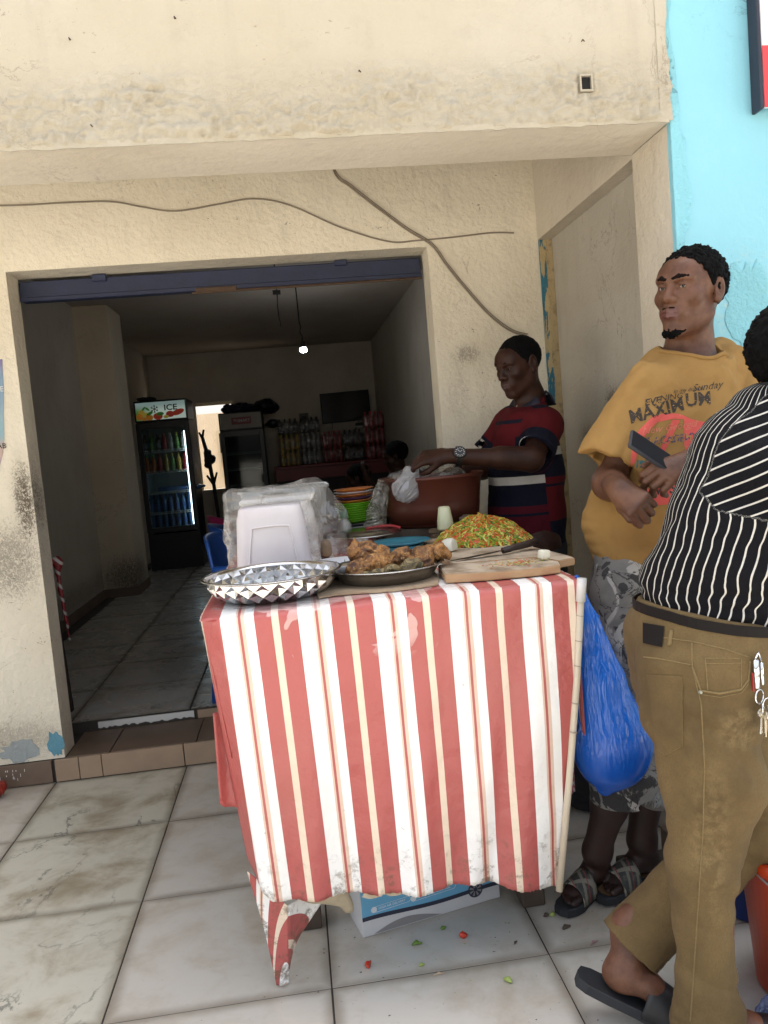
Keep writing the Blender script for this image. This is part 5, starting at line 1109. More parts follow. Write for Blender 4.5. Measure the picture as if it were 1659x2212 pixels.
def head(S, t, f, up, sc=1., neck=None, jaw=1., lean=0):
    R = basis(f, up); S.frame(t, R, sc)
    S.ell((0, -.014, .036), (.0745, .098, .084), .01); S.ell((0, .030, -.028), (.061, .064, .086), .03)
    S.cap((.047 * jaw, .004, -.058), (.012, .066, -.100), .024, .019, .02); S.cap((-.047 * jaw, .004, -.058), (-.012, .066, -.100), .024, .019, .02)
    S.ell((0, .074, -.100), (.024, .019, .018), .015)
    for s in (-1, 1): S.ell((s * .044, .058, -.016), (.024, .024, .022), .02)
    S.ell((0, .063, .044), (.056, .027, .034), .03)                       # forehead
    for s in (-1, 1): S.cap((s * .012, .090, .026), (s * .047, .076, .030), .0105, .0085, .012)   # brow ridges
    for s in (-1, 1): S.ell((s * .0315, .0905, .009), (.0185, .014, .0125), .010, op='s')          # eye hollows
    S.cap((0, .086, .018), (0, .107, -.022), .0085, .0125, .010)           # nose
    for s in (-1, 1): S.ell((s * .0155, .0965, -.0265), (.0105, .012, .0095), .006)
    for s in (-1, 1): S.ell((s * .0085, .106, -.0365), (.0045, .005, .004), .003, op='s')
    S.ell((0, .080, -.060), (.036, .022, .026), .02)
    S.cap((-.0235, .0875, -.0585), (0, .1005, -.0545), .0055, .0078, .004); S.cap((.0235, .0875, -.0585), (0, .1005, -.0545), .0055, .0078, .004)
    S.cap((-.0215, .0875, -.0655), (0, .0985, -.0685), .0055, .0088, .004); S.cap((.0215, .0875, -.0655), (0, .0985, -.0685), .0055, .0088, .004)
    S.cap((-.024, .0945, -.0613), (0, .108, -.0612), .0014, .0016, .002, op='s'); S.cap((.024, .0945, -.0613), (0, .108, -.0612), .0014, .0016, .002, op='s')
    S.cap((-.012, .100, -.083), (.012, .100, -.083), .004, .004, .012, op='s')
    for s in (-1, 1):                                                      # ears: rim, bowl, lobe
        S.ell((s * .0775, -.012, .004), (.009, .021, .033), .008); S.ell((s * .084, -.0065, .006), (.007, .011, .018), .005, op='s'); S.ell((s * .077, -.004, -.024), (.008, .011, .011), .008)
    S.frame(); return R
def eyes(P, t, R, sc, lidmat, closed=.0):
    W = lambda p: tuple(np.array(t) + R @ (np.array(p) * sc))
    for s in (-1, 1):
        q = MB(); q.lathe([(0, -.0105)] + [(.0105 * math.sin(a), -.0105 * math.cos(a)) for a in np.linspace(.3, 2.84, 9)] + [(0, .0105)], (0, 0, 0), 14)
        V = [W((s * .0315 + v[0], .0775 + v[2], .0085 + v[1])) for v in q.V]; mesh('eye', V, q.F, M_eyew, P, True)
        q = MB(); q.lathe([(0, .0108), (.0028, .0107), (.0052, .0097), (.0056, .0090)], (0, 0, 0), 12)
        V = [W((s * .0315 + v[0] - .002, .0775 + v[2], .0085 + v[1])) for v in q.V]; mesh('iris', V, q.F, M_iris, P, True)
def lids(S, t, R, sc, gap):
    S.frame(t, R, sc)
    for s in (-1, 1):
        S.ell((s * .0315, .0775, .0085), (.0138, .0126, .0126), .004); S.ell((s * .0318, .094, .0075 - .001 * (gap < 0)), (.0130, .014, .0030 + gap), .0015, op='s')
    for s in (-1, 1):
        up = .0085 + max(gap, 0) + .0025
        S.chain([(s * .0185, .0850, .0105), (s * .027, .0885, up + .0030), (s * .037, .0875, up + .0030), (s * .0455, .080, .0105)], [.002, .0030, .0030, .002], .004)
        S.cap((s * .022, .0845, -.0015), (s * .042, .079, -.001), .0022, .002, .006)
    S.frame()
def hair(P, t, R, sc, m, front=.078, slope=1.35, low=-.055, th=.007, amp=.0042, name='hair', h=.0028, side=-.004):
    t = np.array(t); S = SDF(t - .15 * sc, t + .15 * sc, h); S.frame(t, R, sc); S.ell((0, -.014, .036), (.0745 + th, .098 + th, .084 + th), .01); S.frame()
    def fn(P_):
        p = (P_ - t) @ R / sc; y, z = p[..., 1], p[..., 2]
        lim = front + (y - .078) * slope; lim = np.where(y < .018, np.maximum(low, side + (y - .018) * 1.5), np.maximum(lim, side))
        lim = lim + .003 * vnoise(P_ * 120, 5); return (lim - z) * sc * .7
    S.apply(fn, S.lo, S.lo + S.n * S.h, .010, 'i'); S.noise(lambda P_: amp * (vnoise(P_ * 210, 1) + .9 * vnoise(P_ * 125, 2)))
    return S.build(name, m, P)
def hand(S, w, f, n, ts, curls, sc=1., thumb=(.6, .75, -.35), thumb2=None, spread=.06):
    w = np.array(w, float); f = np.array(f, float); f /= np.linalg.norm(f); n = np.array(n, float); n -= (n @ f) * f; n /= np.linalg.norm(n); sd = np.cross(f, n) * ts     # sd points to the thumb
    lens = ((.040, .025, .021), (.045, .028, .022), (.041, .026, .021), (.032, .020, .018)); offs = (.0285, .0095, -.0095, -.027); mc = (.086, .088, .083, .076)
    S.frame(w, np.stack([sd, f, n], 1), sc)
    S.cap((0, -.03, 0), (0, .012, 0), .025, .026, .015, flat=((0, 0, 1), 1.35))
    for i in range(4):
        k = np.array([offs[i], mc[i], -.002 * abs(i - 1)]); S.cap((offs[i] * .55, .012, 0), k, .0165, .0115, .014); p = k; a = 0.
        for j in range(3):
            a += curls[i][j]; d = np.array([offs[i] * spread / .0285 * (1 if j == 0 else .3), math.cos(a), -math.sin(a)]); d /= np.linalg.norm(d); q = p + d * lens[i][j]
            S.cap(p, q, (.0102, .0094, .0086)[j] * (.9 if i == 3 else 1), (.0094, .0086, .0074)[j] * (.9 if i == 3 else 1), .0022); p = q
    S.cap((.012, .012, -.006), (.030, .040, -.014), .0165, .0135, .012)
    b = np.array((.030, .040, -.014)); d = np.array(thumb, float); d /= np.linalg.norm(d); q = b + d * .036; S.cap(b, q, .0125, .0108, .005)
    d2 = np.array(thumb2 if thumb2 else (thumb[0] * .4, thumb[1] + .3, thumb[2] - .2), float); d2 /= np.linalg.norm(d2); S.cap(q, q + d2 * .028, .0106, .0082, .003); S.frame()
def foot(S, heel, toe, up=(0, 0, 1), ankle=None, sc=1., side=1):
    heel = np.array(heel, float); toe = np.array(toe, float); f = toe - heel; L = np.linalg.norm(f); R = basis(f, up); S.frame(heel, R, L / .25)
    S.ell((0, .035, .032), (.030, .040, .032), .02); S.chain([(0, .04, .045), (0, .10, .045), (.0, .16, .026)], [.032, .034, .030], .02, flat=((0, 0, 1), 1.25)); S.ell((0, .175, .020), (.043, .035, .020), .02)
    for i, (x, y, r) in enumerate(((.030, .232, .0125), (.012, .236, .009), (-.004, .229, .0085), (-.018, .219, .008), (-.031, .206, .0075))): S.cap((x * side, .185, .016), (x * side, y, .012), r, r * .95, .006)
    S.frame()
    if ankle is not None: S.cap(heel + R @ (np.array([0, .045, .05]) * L / .25), ankle, .036, .036, .03)
    return R
def sandal(heel, toe, up, label, cat, strapmat, solemat, footbed=None, side=1, th=.024, w=1., strap=(.50, .80), gap=.002, hgt=.062):
    heel = Vector(heel); toe = Vector(toe); f = (toe - heel); L = f.length; R = Matrix(basis(f, up).tolist()); t = thing('sandal', label, cat, tuple(heel))
    prof = [(0, -.05), (.026, -.044), (.036, -.02), (.037, .04), (.034, .10), (.041, .17), (.047, .205), (.043, .24), (.028, .268), (0, .275)]
    prof = [(x * w, y) for x, y in prof]; P = [(x * (1.06 if side > 0 else .94), y) for x, y in prof] + [(-x * (.94 if side > 0 else 1.06), y) for x, y in prof[-2:0:-1]]
    s_ = L / .25; n = len(P); q = MB(); W = lambda x, y, z: heel + R @ Vector((x * s_, y * s_, z)); c = []
    for z, g in ((-th, .97), (-th * .9, 1), (-.003, 1), (0, .975)): c += [W(x * g, y * (g if y > 0 else 1), z) for x, y in P]
    F = [tuple(range(n))[::-1]] + [(k * n + j, k * n + (j + 1) % n, (k + 1) * n + (j + 1) % n, (k + 1) * n + j) for k in range(3) for j in range(n)] + [tuple(range(3 * n, 4 * n))]
    mesh('sole', c, F, solemat, t)
    if footbed: mesh('footbed', [W(x * .86, y * .93, .0012) for x, y in P], [tuple(range(n))], footbed, t)
    V = []; F = []; nu, nv = 18, 8
    for j in range(nv + 1):
        y = .25 * (strap[0] + (strap[1] - strap[0]) * j / nv); hh = hgt * (1.08 - .28 * j / nv)
        for i in range(nu + 1): a = math.pi * i / nu; V.append(W(math.cos(a) * .0465 * w, y - .012 * math.sin(a) * 0, (max(0, math.sin(a)) ** .7) * hh - .010))
    for j in range(nv):
        for i in range(nu): F.append((j * (nu + 1) + i, j * (nu + 1) + i + 1, (j + 1) * (nu + 1) + i + 1, (j + 1) * (nu + 1) + i))
    o = mesh('strap', V, F, strapmat, t, True); o.modifiers.new('s', 'SOLIDIFY').thickness = .003; return t, W
def skin(name, col, dark, rough=.42, spec=.5):
    t = NT(name); n = t.noise(16, detail=7, rough=.65); f = t.noise(160, detail=2)
    c = t.mix(t.ramp(n, .36, .66), col, dark); c = t.mix(t.math('MULTIPLY', t.ramp(f, .6, .8), .25), c, tuple(x * .5 for x in dark))
    return t.done(t.pr(c, t.math('ADD', rough, t.math('MULTIPLY', n, .15)), 0, t.bump(t.math('ADD', t.noise(300, detail=2), t.math('MULTIPLY', n, .6)), .12, .002), **{'Specular IOR Level': spec, 'Subsurface Weight': .06, 'Subsurface Radius': (.012, .004, .002)}))
M_skinA = skin('brown_skin', (.140, .062, .034), (.078, .032, .018), .42, .38); M_skinB = skin('deep_brown_skin', (.046, .0185, .0115), (.026, .0105, .007), .42, .22); M_skinC = skin('shaded_leg_skin', (.038, .016, .012), (.024, .011, .009), .45)  # M_skinC: shade on the calves painted in as a darker skin colour
M_hair = plain('black_hair', (.004, .004, .0045), .8, var=.6, scale=260, bump=1., **{'Specular IOR Level': .12}); M_eyew = plain('eye_white', (.36, .31, .27), .25, var=.05); M_iris = plain('dark_iris', (.010, .006, .005), .12)
M_lipA = plain('dark_lip', (.115, .042, .034), .4)
def cloth(name, col, dark=None, rough=.9, weave=420., wr=.0, sc=7.):
    t = NT(name); n = t.noise(sc, detail=5, rough=.6); c = t.mix(t.ramp(n, .35, .75), col, dark or tuple(x * .78 for x in col)); f = t.noise(weave, detail=2)
    c = t.mix(t.math('MULTIPLY', t.ramp(f, .5, .8), .25), c, tuple(x * .6 for x in col))
    return t, c, t.bump(t.math('ADD', t.math('MULTIPLY', f, .3), t.math('MULTIPLY', t.noise(60, detail=4), .6)), .22, .004)
EYE = Vector((0, 0, 1.3))
def onto(tree, p, off=.0012, eye=EYE):       # the point of a garment that lies behind p as seen from where the viewer stands
    p = Vector(p); d = (p - eye).normalized(); h = tree.ray_cast(eye, d)
    return None if h[0] is None else h[0] - d * off
def stitch(name, tree, pts, y, m, par, r=.0011, n=10, closed=False):
    P = [onto(tree, (x, y, z), .0006) for x, z in (list(pts) + ([pts[0]] if closed else []))]
    Q = []
    src = list(pts) + ([pts[0]] if closed else [])
    for a, b in zip(src, src[1:]):
        for k in range(n): t = k / n; Q.append(onto(tree, (a[0] + (b[0] - a[0]) * t, y, a[1] + (b[1] - a[1]) * t), .0004))
    Q.append(onto(tree, (src[-1][0], y, src[-1][1]), .0004)); Q = [q for q in Q if q is not None]
    return MB().tube(Q, r, 6).build(name, m, par, True) if len(Q) > 2 else None
def patchon(name, tree, poly, y, m, par, off=.002, n=14):
    xs = [p[0] for p in poly]; zs = [p[1] for p in poly]; bm = bmesh.new(); bm.faces.new([bm.verts.new((x, 0, z)) for x, z in poly])
    bmesh.ops.triangulate(bm, faces=bm.faces[:])
    for _ in range(3): bmesh.ops.subdivide_edges(bm, edges=bm.edges[:], cuts=1, use_grid_fill=True)
    bm.verts.index_update(); V = [onto(tree, (v.co.x, y, v.co.z), off) for v in bm.verts]; ok = [v is not None for v in V]; off_ = rootloc(par)
    V = [tuple(v) if v is not None else (0, 0, 0) for v in V]; F = [[v.index for v in f.verts] for f in bm.faces if all(ok[v.index] for v in f.verts)]; bm.free()
    if not F: return None
    return mesh(name, V, F, m, par, True)

# ======== 1. the man in the mustard T-shirt
ya = thing('person', 'young man in a mustard printed T-shirt leaning on the wall, holding a phone', 'person', (.80, 2.08, 0))
Yh = (1.098, 2.075, 1.632); Yf = Vector((-.87, -.49, .04)); Yu = (.23, .05, .96)
S = SDF((.55, 1.66, -.01), (1.45, 2.30, 1.80), .0032)
R = head(S, Yh, Yf, Yu, .98, jaw=1.02); lids(S, Yh, R, .98, .0012)
S.frame(Yh, R, .98); S.cap((-.007, .092, .034), (-.010, .090, .020), .0035, .003, .003, op='s'); S.cap((.009, .093, .034), (.010, .091, .020), .003, .003, .003, op='s'); S.frame()   # frown lines
S.chain([(1.108, 2.092, 1.59), (1.112, 2.125, 1.50), (1.105, 2.13, 1.44)], [.056, .057, .075], .03)
S.chain([(1.09, 2.12, 1.38), (1.04, 2.12, 1.26), (.96, 2.10, 1.08), (.93, 2.09, .93)], [.11, .12, .115, .10], .04, flat=((-.4, -.9, 0), 1.3))
S.cap((.965, 2.05, 1.385), (1.225, 2.165, 1.41), .036, .04, .04)
RA = [(.955, 2.045, 1.36), (.826, 2.04, 1.150), (.795, 1.905, 1.142)]
S.chain(RA, [.046, .040, .027], .02); S.cap(RA[1], (.806, 1.99, 1.147), .041, .040, .02)
hand(S, RA[2], (.16, -.78, -.36), (-.55, -.35, .62), 1, [(1.25, 1.5, .9), (1.25, 1.5, .9), (1.3, 1.5, .9), (1.3, 1.5, .9)], .98, (.15, .85, -.45), (-.55, .7, -.4))
LA = [(1.235, 2.165, 1.41), (1.265, 2.05, 1.16), (.968, 1.862, 1.196)]
S.chain(LA, [.052, .044, .030], .02)
hand(S, LA[2], (-.93, -.18, -.22), (.15, -.72, .68), 1, [(.75, 1.0, .6), (.7, .9, .5), (.75, .95, .5), (.8, 1.0, .6)], 1.0, (.55, .8, -.25), (.2, .95, -.3))
S.chain([(.87, 2.06, .84), (.815, 1.99, .48), (.735, 2.075, .13)], [.09, .058, .036], .03); S.cap((.81, 2.01, .43), (.775, 2.05, .28), .052, .048, .03)
S.chain([(.98, 2.11, .84), (.925, 2.06, .48), (.875, 2.10, .13)], [.09, .058, .036], .03); S.cap((.92, 2.08, .43), (.90, 2.10, .28), .052, .048, .03)
foot(S, (.775, 2.135, .022), (.615, 2.02, .022), ankle=(.745, 2.085, .13), side=-1); foot(S, (.925, 2.135, .030), (.735, 2.045, .024), ankle=(.885, 2.105, .13), side=-1)
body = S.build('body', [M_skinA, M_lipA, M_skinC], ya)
V = coords(body); Q = np.array([p.center[:] for p in body.data.polygons]) + np.array(ya.location); L_ = (Q - np.array(Yh)) @ R / .98
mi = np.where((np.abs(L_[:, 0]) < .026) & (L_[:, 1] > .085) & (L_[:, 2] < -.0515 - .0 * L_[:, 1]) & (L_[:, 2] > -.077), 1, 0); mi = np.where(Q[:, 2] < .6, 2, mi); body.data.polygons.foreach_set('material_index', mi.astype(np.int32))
eyes(ya, Yh, R, .98, None)
hair(ya, Yh, R, .98, M_hair, front=.086, slope=1.0, low=-.05, th=.0065, side=.016)
W = lambda p: np.array(Yh) + R @ (np.array(p) * .98)
S = SDF(W((0, .07, -.10)) - .08, W((0, .07, -.10)) + .08, .0024); S.frame(Yh, R, .98)
S.chain([(-.030, .066, -.104), (-.014, .084, -.112), (.014, .084, -.112), (.030, .066, -.104)], [.004, .0095, .0095, .004], .008); S.cap((0, .080, -.110), (0, .086, -.124), .011, .006, .01); S.frame()
S.noise(lambda P: .004 * vnoise(P * 230, 3) + .0025 * vnoise(P * 110, 4)); S.build('goatee', M_hair, ya)
M_hairt = plain('thin_dark_hair', (.012, .007, .006), .9, var=.5, scale=300, **{'Specular IOR Level': .1})
q = SDF(W((0, .09, 0)) - .09, W((0, .09, 0)) + .09, .0022); q.frame(Yh, R, .98)
for s in (-1, 1): q.chain([(s * .011, .0985, .0275), (s * .026, .0955, .0335), (s * .046, .083, .0325), (s * .053, .074, .0265)], [.0048, .0058, .0044, .0022], .002)
for s in (-1, 1): q.chain([(s * .003, .1035, -.0475), (s * .016, .0985, -.0475), (s * .027, .0895, -.055)], [.0022, .0026, .0018], .002)
q.frame(); q.noise(lambda P: .0014 * vnoise(P * 320, 3)); q.build('eyebrows_and_moustache', M_hairt, ya)
# T-shirt
S = SDF((.68, 1.84, .78), (1.50, 2.34, 1.58), .0042); fl = ((-.4, -.9, 0), 1.22)
S.chain([(.945, 2.085, .90), (.947, 2.09, 1.02), (.978, 2.10, 1.12), (1.05, 2.11, 1.27), (1.09, 2.115, 1.375)], [.156, .157, .145, .152, .132], .04, flat=fl)
S.cap((.975, 2.05, 1.395), (1.215, 2.165, 1.435), .058, .060, .05)
cut_cap(S, (.96, 2.045, 1.375), (.838, 2.03, 1.205), .066, .075, .03, flat=((0, 1, 0), 1.05)); cut_cap(S, (1.23, 2.165, 1.41), (1.27, 2.06, 1.20), .082, .09, .03)
def yfold(P):
    q = P @ np.array([[.80, 0, .60], [0, 1, 0], [-.60, 0, .80]])           # folds fall from the far shoulder to the near hip
    lowz = np.clip((1.12 - P[..., 2]) / .2, 0, 1); hi = 1 - lowz
    r = hi * (-.016 * np.abs(vnoise(q * np.array([22, 18, 4.5]), 12)) + .010 * vnoise(q * np.array([14, 14, 4]), 15)) + lowz * (.015 * vnoise(P * np.array([6, 8, 20]), 17) - .012 * np.abs(vnoise(P * np.array([9, 9, 30]), 18)))
    return r + .003 * fbm(P * 22, 3, 3)
S.noise(yfold)
S.plane((.935, 2.09, .885), (.22, .05, -.95), 's', .004)
S.frame((1.092, 2.078, 1.468), basis((-.62, -.66, .42), (.33, .45, 1))); S.ell((0, 0, .03), (.080, .082, .070), .006, op='s'); S.frame()
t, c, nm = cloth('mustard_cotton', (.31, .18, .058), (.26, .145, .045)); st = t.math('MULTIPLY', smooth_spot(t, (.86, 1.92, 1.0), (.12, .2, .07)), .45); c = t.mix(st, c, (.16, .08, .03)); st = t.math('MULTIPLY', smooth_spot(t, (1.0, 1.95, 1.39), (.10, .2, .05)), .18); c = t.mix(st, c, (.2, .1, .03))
M_must = t.done(t.pr(c, .9, 0, nm, **{'Specular IOR Level': .25})); tsh = S.build('t_shirt', M_must, ya); tree = bvh(tsh)
# neck band
nb_ = []
for k in range(60):
    a = 2 * math.pi * k / 60; RR = Matrix(basis((-.62, -.66, .42), (.33, .45, 1)).tolist()); p0 = Vector((1.092, 2.078, 1.472)); d = RR @ Vector((math.cos(a), math.sin(a), 0)); h = tree.find_nearest(p0 + d * .086 + RR @ Vector((0, 0, -.004)))
    nb_.append(h[0])
nb_ = [(nb_[k - 1] + nb_[k] + nb_[(k + 1) % 60]) / 3 for k in range(60)]
o = MB().tube(nb_ + [nb_[0]], .0062, 8, caps=False).build('neck_band', M_must, tsh, True)
# print on the chest: text sits on the cloth
M_pblack = NT('cracked_black_print'); k_ = M_pblack; M_pblack = k_.done(k_.pr(k_.mix(k_.ramp(k_.noise(190, detail=3), .60, .66), (.030, .022, .016), (.42, .22, .05)), .8))
M_ppink = NT('worn_pink_print'); k_ = M_ppink; M_ppink = k_.done(k_.pr(k_.mix(k_.ramp(k_.noise(130, detail=4), .64, .70), (.60, .090, .075), (.46, .24, .06)), .8))
M_pnavy = NT('faded_navy_print'); k_ = M_pnavy; M_pnavy = k_.done(k_.pr(k_.mix(k_.ramp(k_.noise(170, detail=3), .50, .58), (.08, .06, .10), (.42, .20, .06)), .8)); M_pteal = plain('teal_print', (.03, .20, .24), .8, var=.6, scale=120)
def printed(name, s, size, x, z, rot, m, sx=1., bold=.0, y=1.93, off=.0012, shear=0.):
    cu = bpy.data.curves.new(name, 'FONT'); cu.body = s; cu.size = size; cu.align_x = 'CENTER'; cu.align_y = 'CENTER'; cu.resolution_u = 2; cu.offset = bold; cu.shear = shear
    o = bpy.data.objects.new(name, cu); C.objects.link(o); me = bpy.data.meshes.new_from_object(o.evaluated_get(bpy.context.evaluated_depsgraph_get())); bpy.data.objects.remove(o); bpy.data.curves.remove(cu)
    bm = bmesh.new(); bm.from_mesh(me); bmesh.ops.triangulate(bm, faces=bm.faces[:])
    for _ in range(4):
        es = [e for e in bm.edges if e.calc_length() > .012]
        if es: bmesh.ops.subdivide_edges(bm, edges=es, cuts=1); bmesh.ops.triangulate(bm, faces=bm.faces[:])
    ca, sa = math.cos(rot), math.sin(rot); ro = rootloc(tsh); bad = []
    for v in bm.verts:
        a, b = v.co.x * sx, v.co.y; p = onto(tree, (x + a * ca - b * sa, y, z + a * sa + b * ca), off)
        if p is None: bad.append(v)
        else: v.co = p - ro
    bmesh.ops.delete(bm, geom=bad, context='VERTS'); me2 = bpy.data.meshes.new(name); bm.to_mesh(me2); bm.free(); return link(name, me2, m, tsh)
pk = [(.853, 1.262), (.868, 1.284), (.900, 1.311), (.933, 1.319), (.975, 1.314), (1.012, 1.292), (1.05, 1.28), (1.06, 1.26), (1.04, 1.10), (1.0, 1.09), (.93, 1.09), (.884, 1.094), (.868, 1.12), (.845, 1.17), (.834, 1.20)]
def pinkpatch(poly, off=.0010): return patchon('pink_print', tree, poly, 1.93, M_ppink, tsh, off)
pinkpatch([(.853, 1.262), (.868, 1.284), (.900, 1.311), (.933, 1.319), (.975, 1.314), (1.005, 1.298), (.985, 1.300), (.955, 1.303), (.915, 1.298), (.885, 1.272)])
pinkpatch([(.853, 1.262), (.885, 1.272), (.872, 1.262), (.860, 1.235), (.853, 1.205), (.838, 1.19), (.842, 1.225)])
pinkpatch([(.985, 1.300), (1.005, 1.298), (1.05, 1.285), (1.06, 1.14), (1.0, 1.13), (.99, 1.20), (.982, 1.235)])
pinkpatch([(.905, 1.205), (.925, 1.215), (.975, 1.298), (.955, 1.301)])
pinkpatch([(.868, 1.135), (.878, 1.108), (.896, 1.090), (.93, 1.090), (1.0, 1.10), (1.0, 1.135), (.93, 1.135), (.90, 1.132)])
for s_, sz, x, z, ro_, m, sx_, bd, shr in (('MAXIM', .046, .915, 1.326, .16, M_pblack, 1.0, .0012, .0), ('UM', .046, 1.026, 1.345, .02, M_pblack, 1.0, .0012, .0), ('EVE', .022, .905, 1.350, .12, M_pblack, 1.2, .0005, .2), ('NING', .020, .955, 1.357, .05, M_pblack, 1.2, .0, .2), ('in my dream', .014, 1.00, 1.372, .04, M_pblack, 1.1, .0, .3), ('Sunday', .026, 1.05, 1.376, .06, M_pblack, 1.1, .0, .4),
        ('LIFE ACADEMY', .026, .935, 1.252, .02, M_pnavy, .95, .0008, .12), ('New Georgia', .024, .945, 1.282, .06, plain('salmon_print', (.60, .19, .12), .8), 1.1, .0, .4), ('1980', .024, .872, 1.196, -.1, M_pteal, .9, .0012, .1), ('WPS', .036, .915, 1.128, .02, M_pblack, 1., .0006, .2)):
    printed('shirt_lettering', s_, sz, x, z, ro_, m, sx_, bd, shear=shr)
# shorts
S = SDF((.66, 1.82, .20), (1.16, 2.30, 1.0), .0045)
S.cap((.94, 2.085, .92), (.925, 2.08, .80), .138, .140, .04, flat=((0, 1, 0), 1.2))
cut_cap(S, (.865, 2.035, .84), (.800, 2.01, .30), .108, .088, .03); cut_cap(S, (.975, 2.11, .84), (.895, 2.085, .265), .108, .090, .03)
S.noise(lambda P: .010 * vnoise(P * np.array([10, 10, 16]), 3) - .008 * np.abs(vnoise(P * np.array([18, 18, 26]), 5)))
t, c, nm = cloth('grey_camouflage', (.20, .195, .185), (.12, .115, .11), sc=9); d = t.noise(11, detail=5, dist=1.6); c = t.mix(t.ramp(d, .53, .56), c, (.035, .034, .036)); c = t.mix(t.ramp(t.noise(8, detail=4, dist=1.2), .60, .63), c, (.36, .35, .33)); tw = t.math('ABSOLUTE', t.math('SUBTRACT', t.noise(6, detail=6, dist=1.8), .5)); c = t.mix(t.ramp(tw, .012, 0.), c, (.02, .02, .022))
S.build('shorts', t.done(t.pr(c, .9, 0, nm)), ya)
# phone in his hand
ph = thing('phone', 'dark smartphone held up in the hand of the man in mustard', 'phone', (.866, 1.87, 1.228))
pz = Matrix(((.86, .30, .40), (-.10, .87, -.48), (-.50, .38, .78))); a = Vector((.80, -.05, -.62)).normalized(); b = Vector((.30, .55, .42)); b = (b - b.dot(a) * a).normalized(); nn = a.cross(b); RM = Matrix((a, b, nn)).transposed()
q = MB().rbox((-.072, -.035, -.0055), (.072, .035, .0055), .0045, 3); c0 = Vector((.872, 1.868, 1.222)); mesh('case', [c0 + RM @ Vector(v) for v in q.V], q.F, plain('black_phone_case', (.055, .055, .062), .45, **{'Specular IOR Level': .15}), ph, True)
for sg_ in (1, -1):
    q = MB().rbox((-.0685, -.0315, .0050 if sg_ > 0 else -.0062), (.0685, .0315, .0062 if sg_ > 0 else -.0050), .0006); mesh('screen' if sg_ > 0 else 'back', [c0 + RM @ Vector(v) for v in q.V], q.F, plain('phone_glass', (.010, .008, .011), .5, **{'Specular IOR Level': .1}), ph)
# sandals
pl_ = NT('plaid_strap'); x = pl_.obj; sx_ = pl_.sep(pl_.gen)
def bands(v, f, w_): return pl_.math('GREATER_THAN', pl_.math('FRACT', pl_.math('MULTIPLY', v, f)), w_)
c = pl_.mix(bands(sx_[0], 3.2, .72), (.045, .048, .045), (.20, .19, .15)); c = pl_.mix(bands(sx_[1], 2.6, .72), c, (.24, .225, .18)); c = pl_.mix(pl_.math('GREATER_THAN', pl_.math('FRACT', pl_.math('ADD', pl_.math('MULTIPLY', sx_[0], 2.3), .3)), .93), c, (.25, .05, .05)); c = pl_.mix(pl_.math('MULTIPLY', pl_.ramp(pl_.noise(60), .5, .7), .5), c, (.20, .18, .14)); M_plaid = pl_.done(pl_.pr(c, .6, 0, pl_.bump(pl_.noise(120), .3, .003)))
M_sole = plain('black_rubber_sole', (.018, .020, .024), .7, var=.3)
sandal((.775, 2.135, .026), (.615, 2.02, .026), (0, 0, 1), 'plaid strap slide sandal on the forward foot beside the conduit', 'sandal', M_plaid, M_sole, side=-1, strap=(.48, .80)); sandal((.925, 2.135, .034), (.735, 2.045, .028), (0, 0, 1), 'plaid strap slide sandal on the rear foot near the wall', 'sandal', M_plaid, M_sole, plain('ochre_footbed', (.16, .095, .04), .7), side=-1, strap=(.48, .80))
MB().rbox((.83, 2.12, .001), (1.09, 2.185, .05), .004).build('wooden_plank', M_oldwood); setp(bpy.data.objects['wooden_plank'], 'dirty brown plank lying behind the plaid sandals', 'plank')

# ======== 2. the vendor
ve = thing('person', 'vendor in a navy and crimson polo reaching into the brown tub', 'person', (.89, 3.0, 0))
Vh = (.884, 2.985, 1.552); Vf = Vector((-.89, -.40, -.24)); Vu = (-.02, -.05, 1); vs = .90
S = SDF((.35, 2.62, -.01), (1.14, 3.30, 1.70), .0036)
R = head(S, Vh, Vf, Vu, vs, jaw=1.0); lids(S, Vh, R, vs, -.0016)
S.chain([(.905, 3.0, 1.51), (.925, 3.01, 1.43), (.92, 3.0, 1.36)], [.052, .052, .07], .03)
S.chain([(.90, 2.995, 1.29), (.882, 3.0, 1.08), (.875, 3.0, .88)], [.10, .105, .105], .04); S.cap((.930, 2.90, 1.33), (.865, 3.08, 1.34), .045, .045, .04)
NA = [(.935, 2.88, 1.322), (.850, 2.790, 1.205), (.562, 2.815, 1.240)]; S.chain(NA, [.048, .040, .027], .02); S.cap((.84, 2.79, 1.207), (.74, 2.80, 1.22), .040, .039, .02)
hand(S, (.546, 2.817, 1.244), (-.96, .02, .02), (-.10, -.62, .78), -1, [(.55, .9, .5), (.7, .9, .5), (.8, .95, .5), (.9, 1.0, .6)], 1., (.35, .85, -.55), (-.3, .8, -.6))
FA = [(.862, 3.09, 1.335), (.75, 3.14, 1.175), (.60, 3.06, 1.165)]; S.chain(FA, [.050, .043, .028], .02)
hand(S, FA[2], (-.8, -.3, -.45), (-.3, .2, .9), 1, [(.5, .6, .4)] * 4, 1.)
for y in (2.92, 3.09): S.chain([(.885, y, .88), (.87, y, .48), (.89, y, .10)], [.09, .058, .04], .03); foot(S, (.93, y, .012), (.70, y - .03, .012), ankle=(.89, y, .12))
body = S.build('body', [M_skinB, plain('vendor_lip', (.05, .022, .017), .7)], ve)
Q = np.array([p.center[:] for p in body.data.polygons]) + np.array(ve.location); L_ = (Q - np.array(Vh)) @ R / vs
body.data.polygons.foreach_set('material_index', ((np.abs(L_[:, 0]) < .026) & (L_[:, 1] > .085) & (L_[:, 2] < -.0515) & (L_[:, 2] > -.077)).astype(np.int32))
eyes(ve, Vh, R, vs, None); hair(ve, Vh, R, vs, M_hair, front=.088, slope=1.2, th=.004, amp=.0012, side=.006)
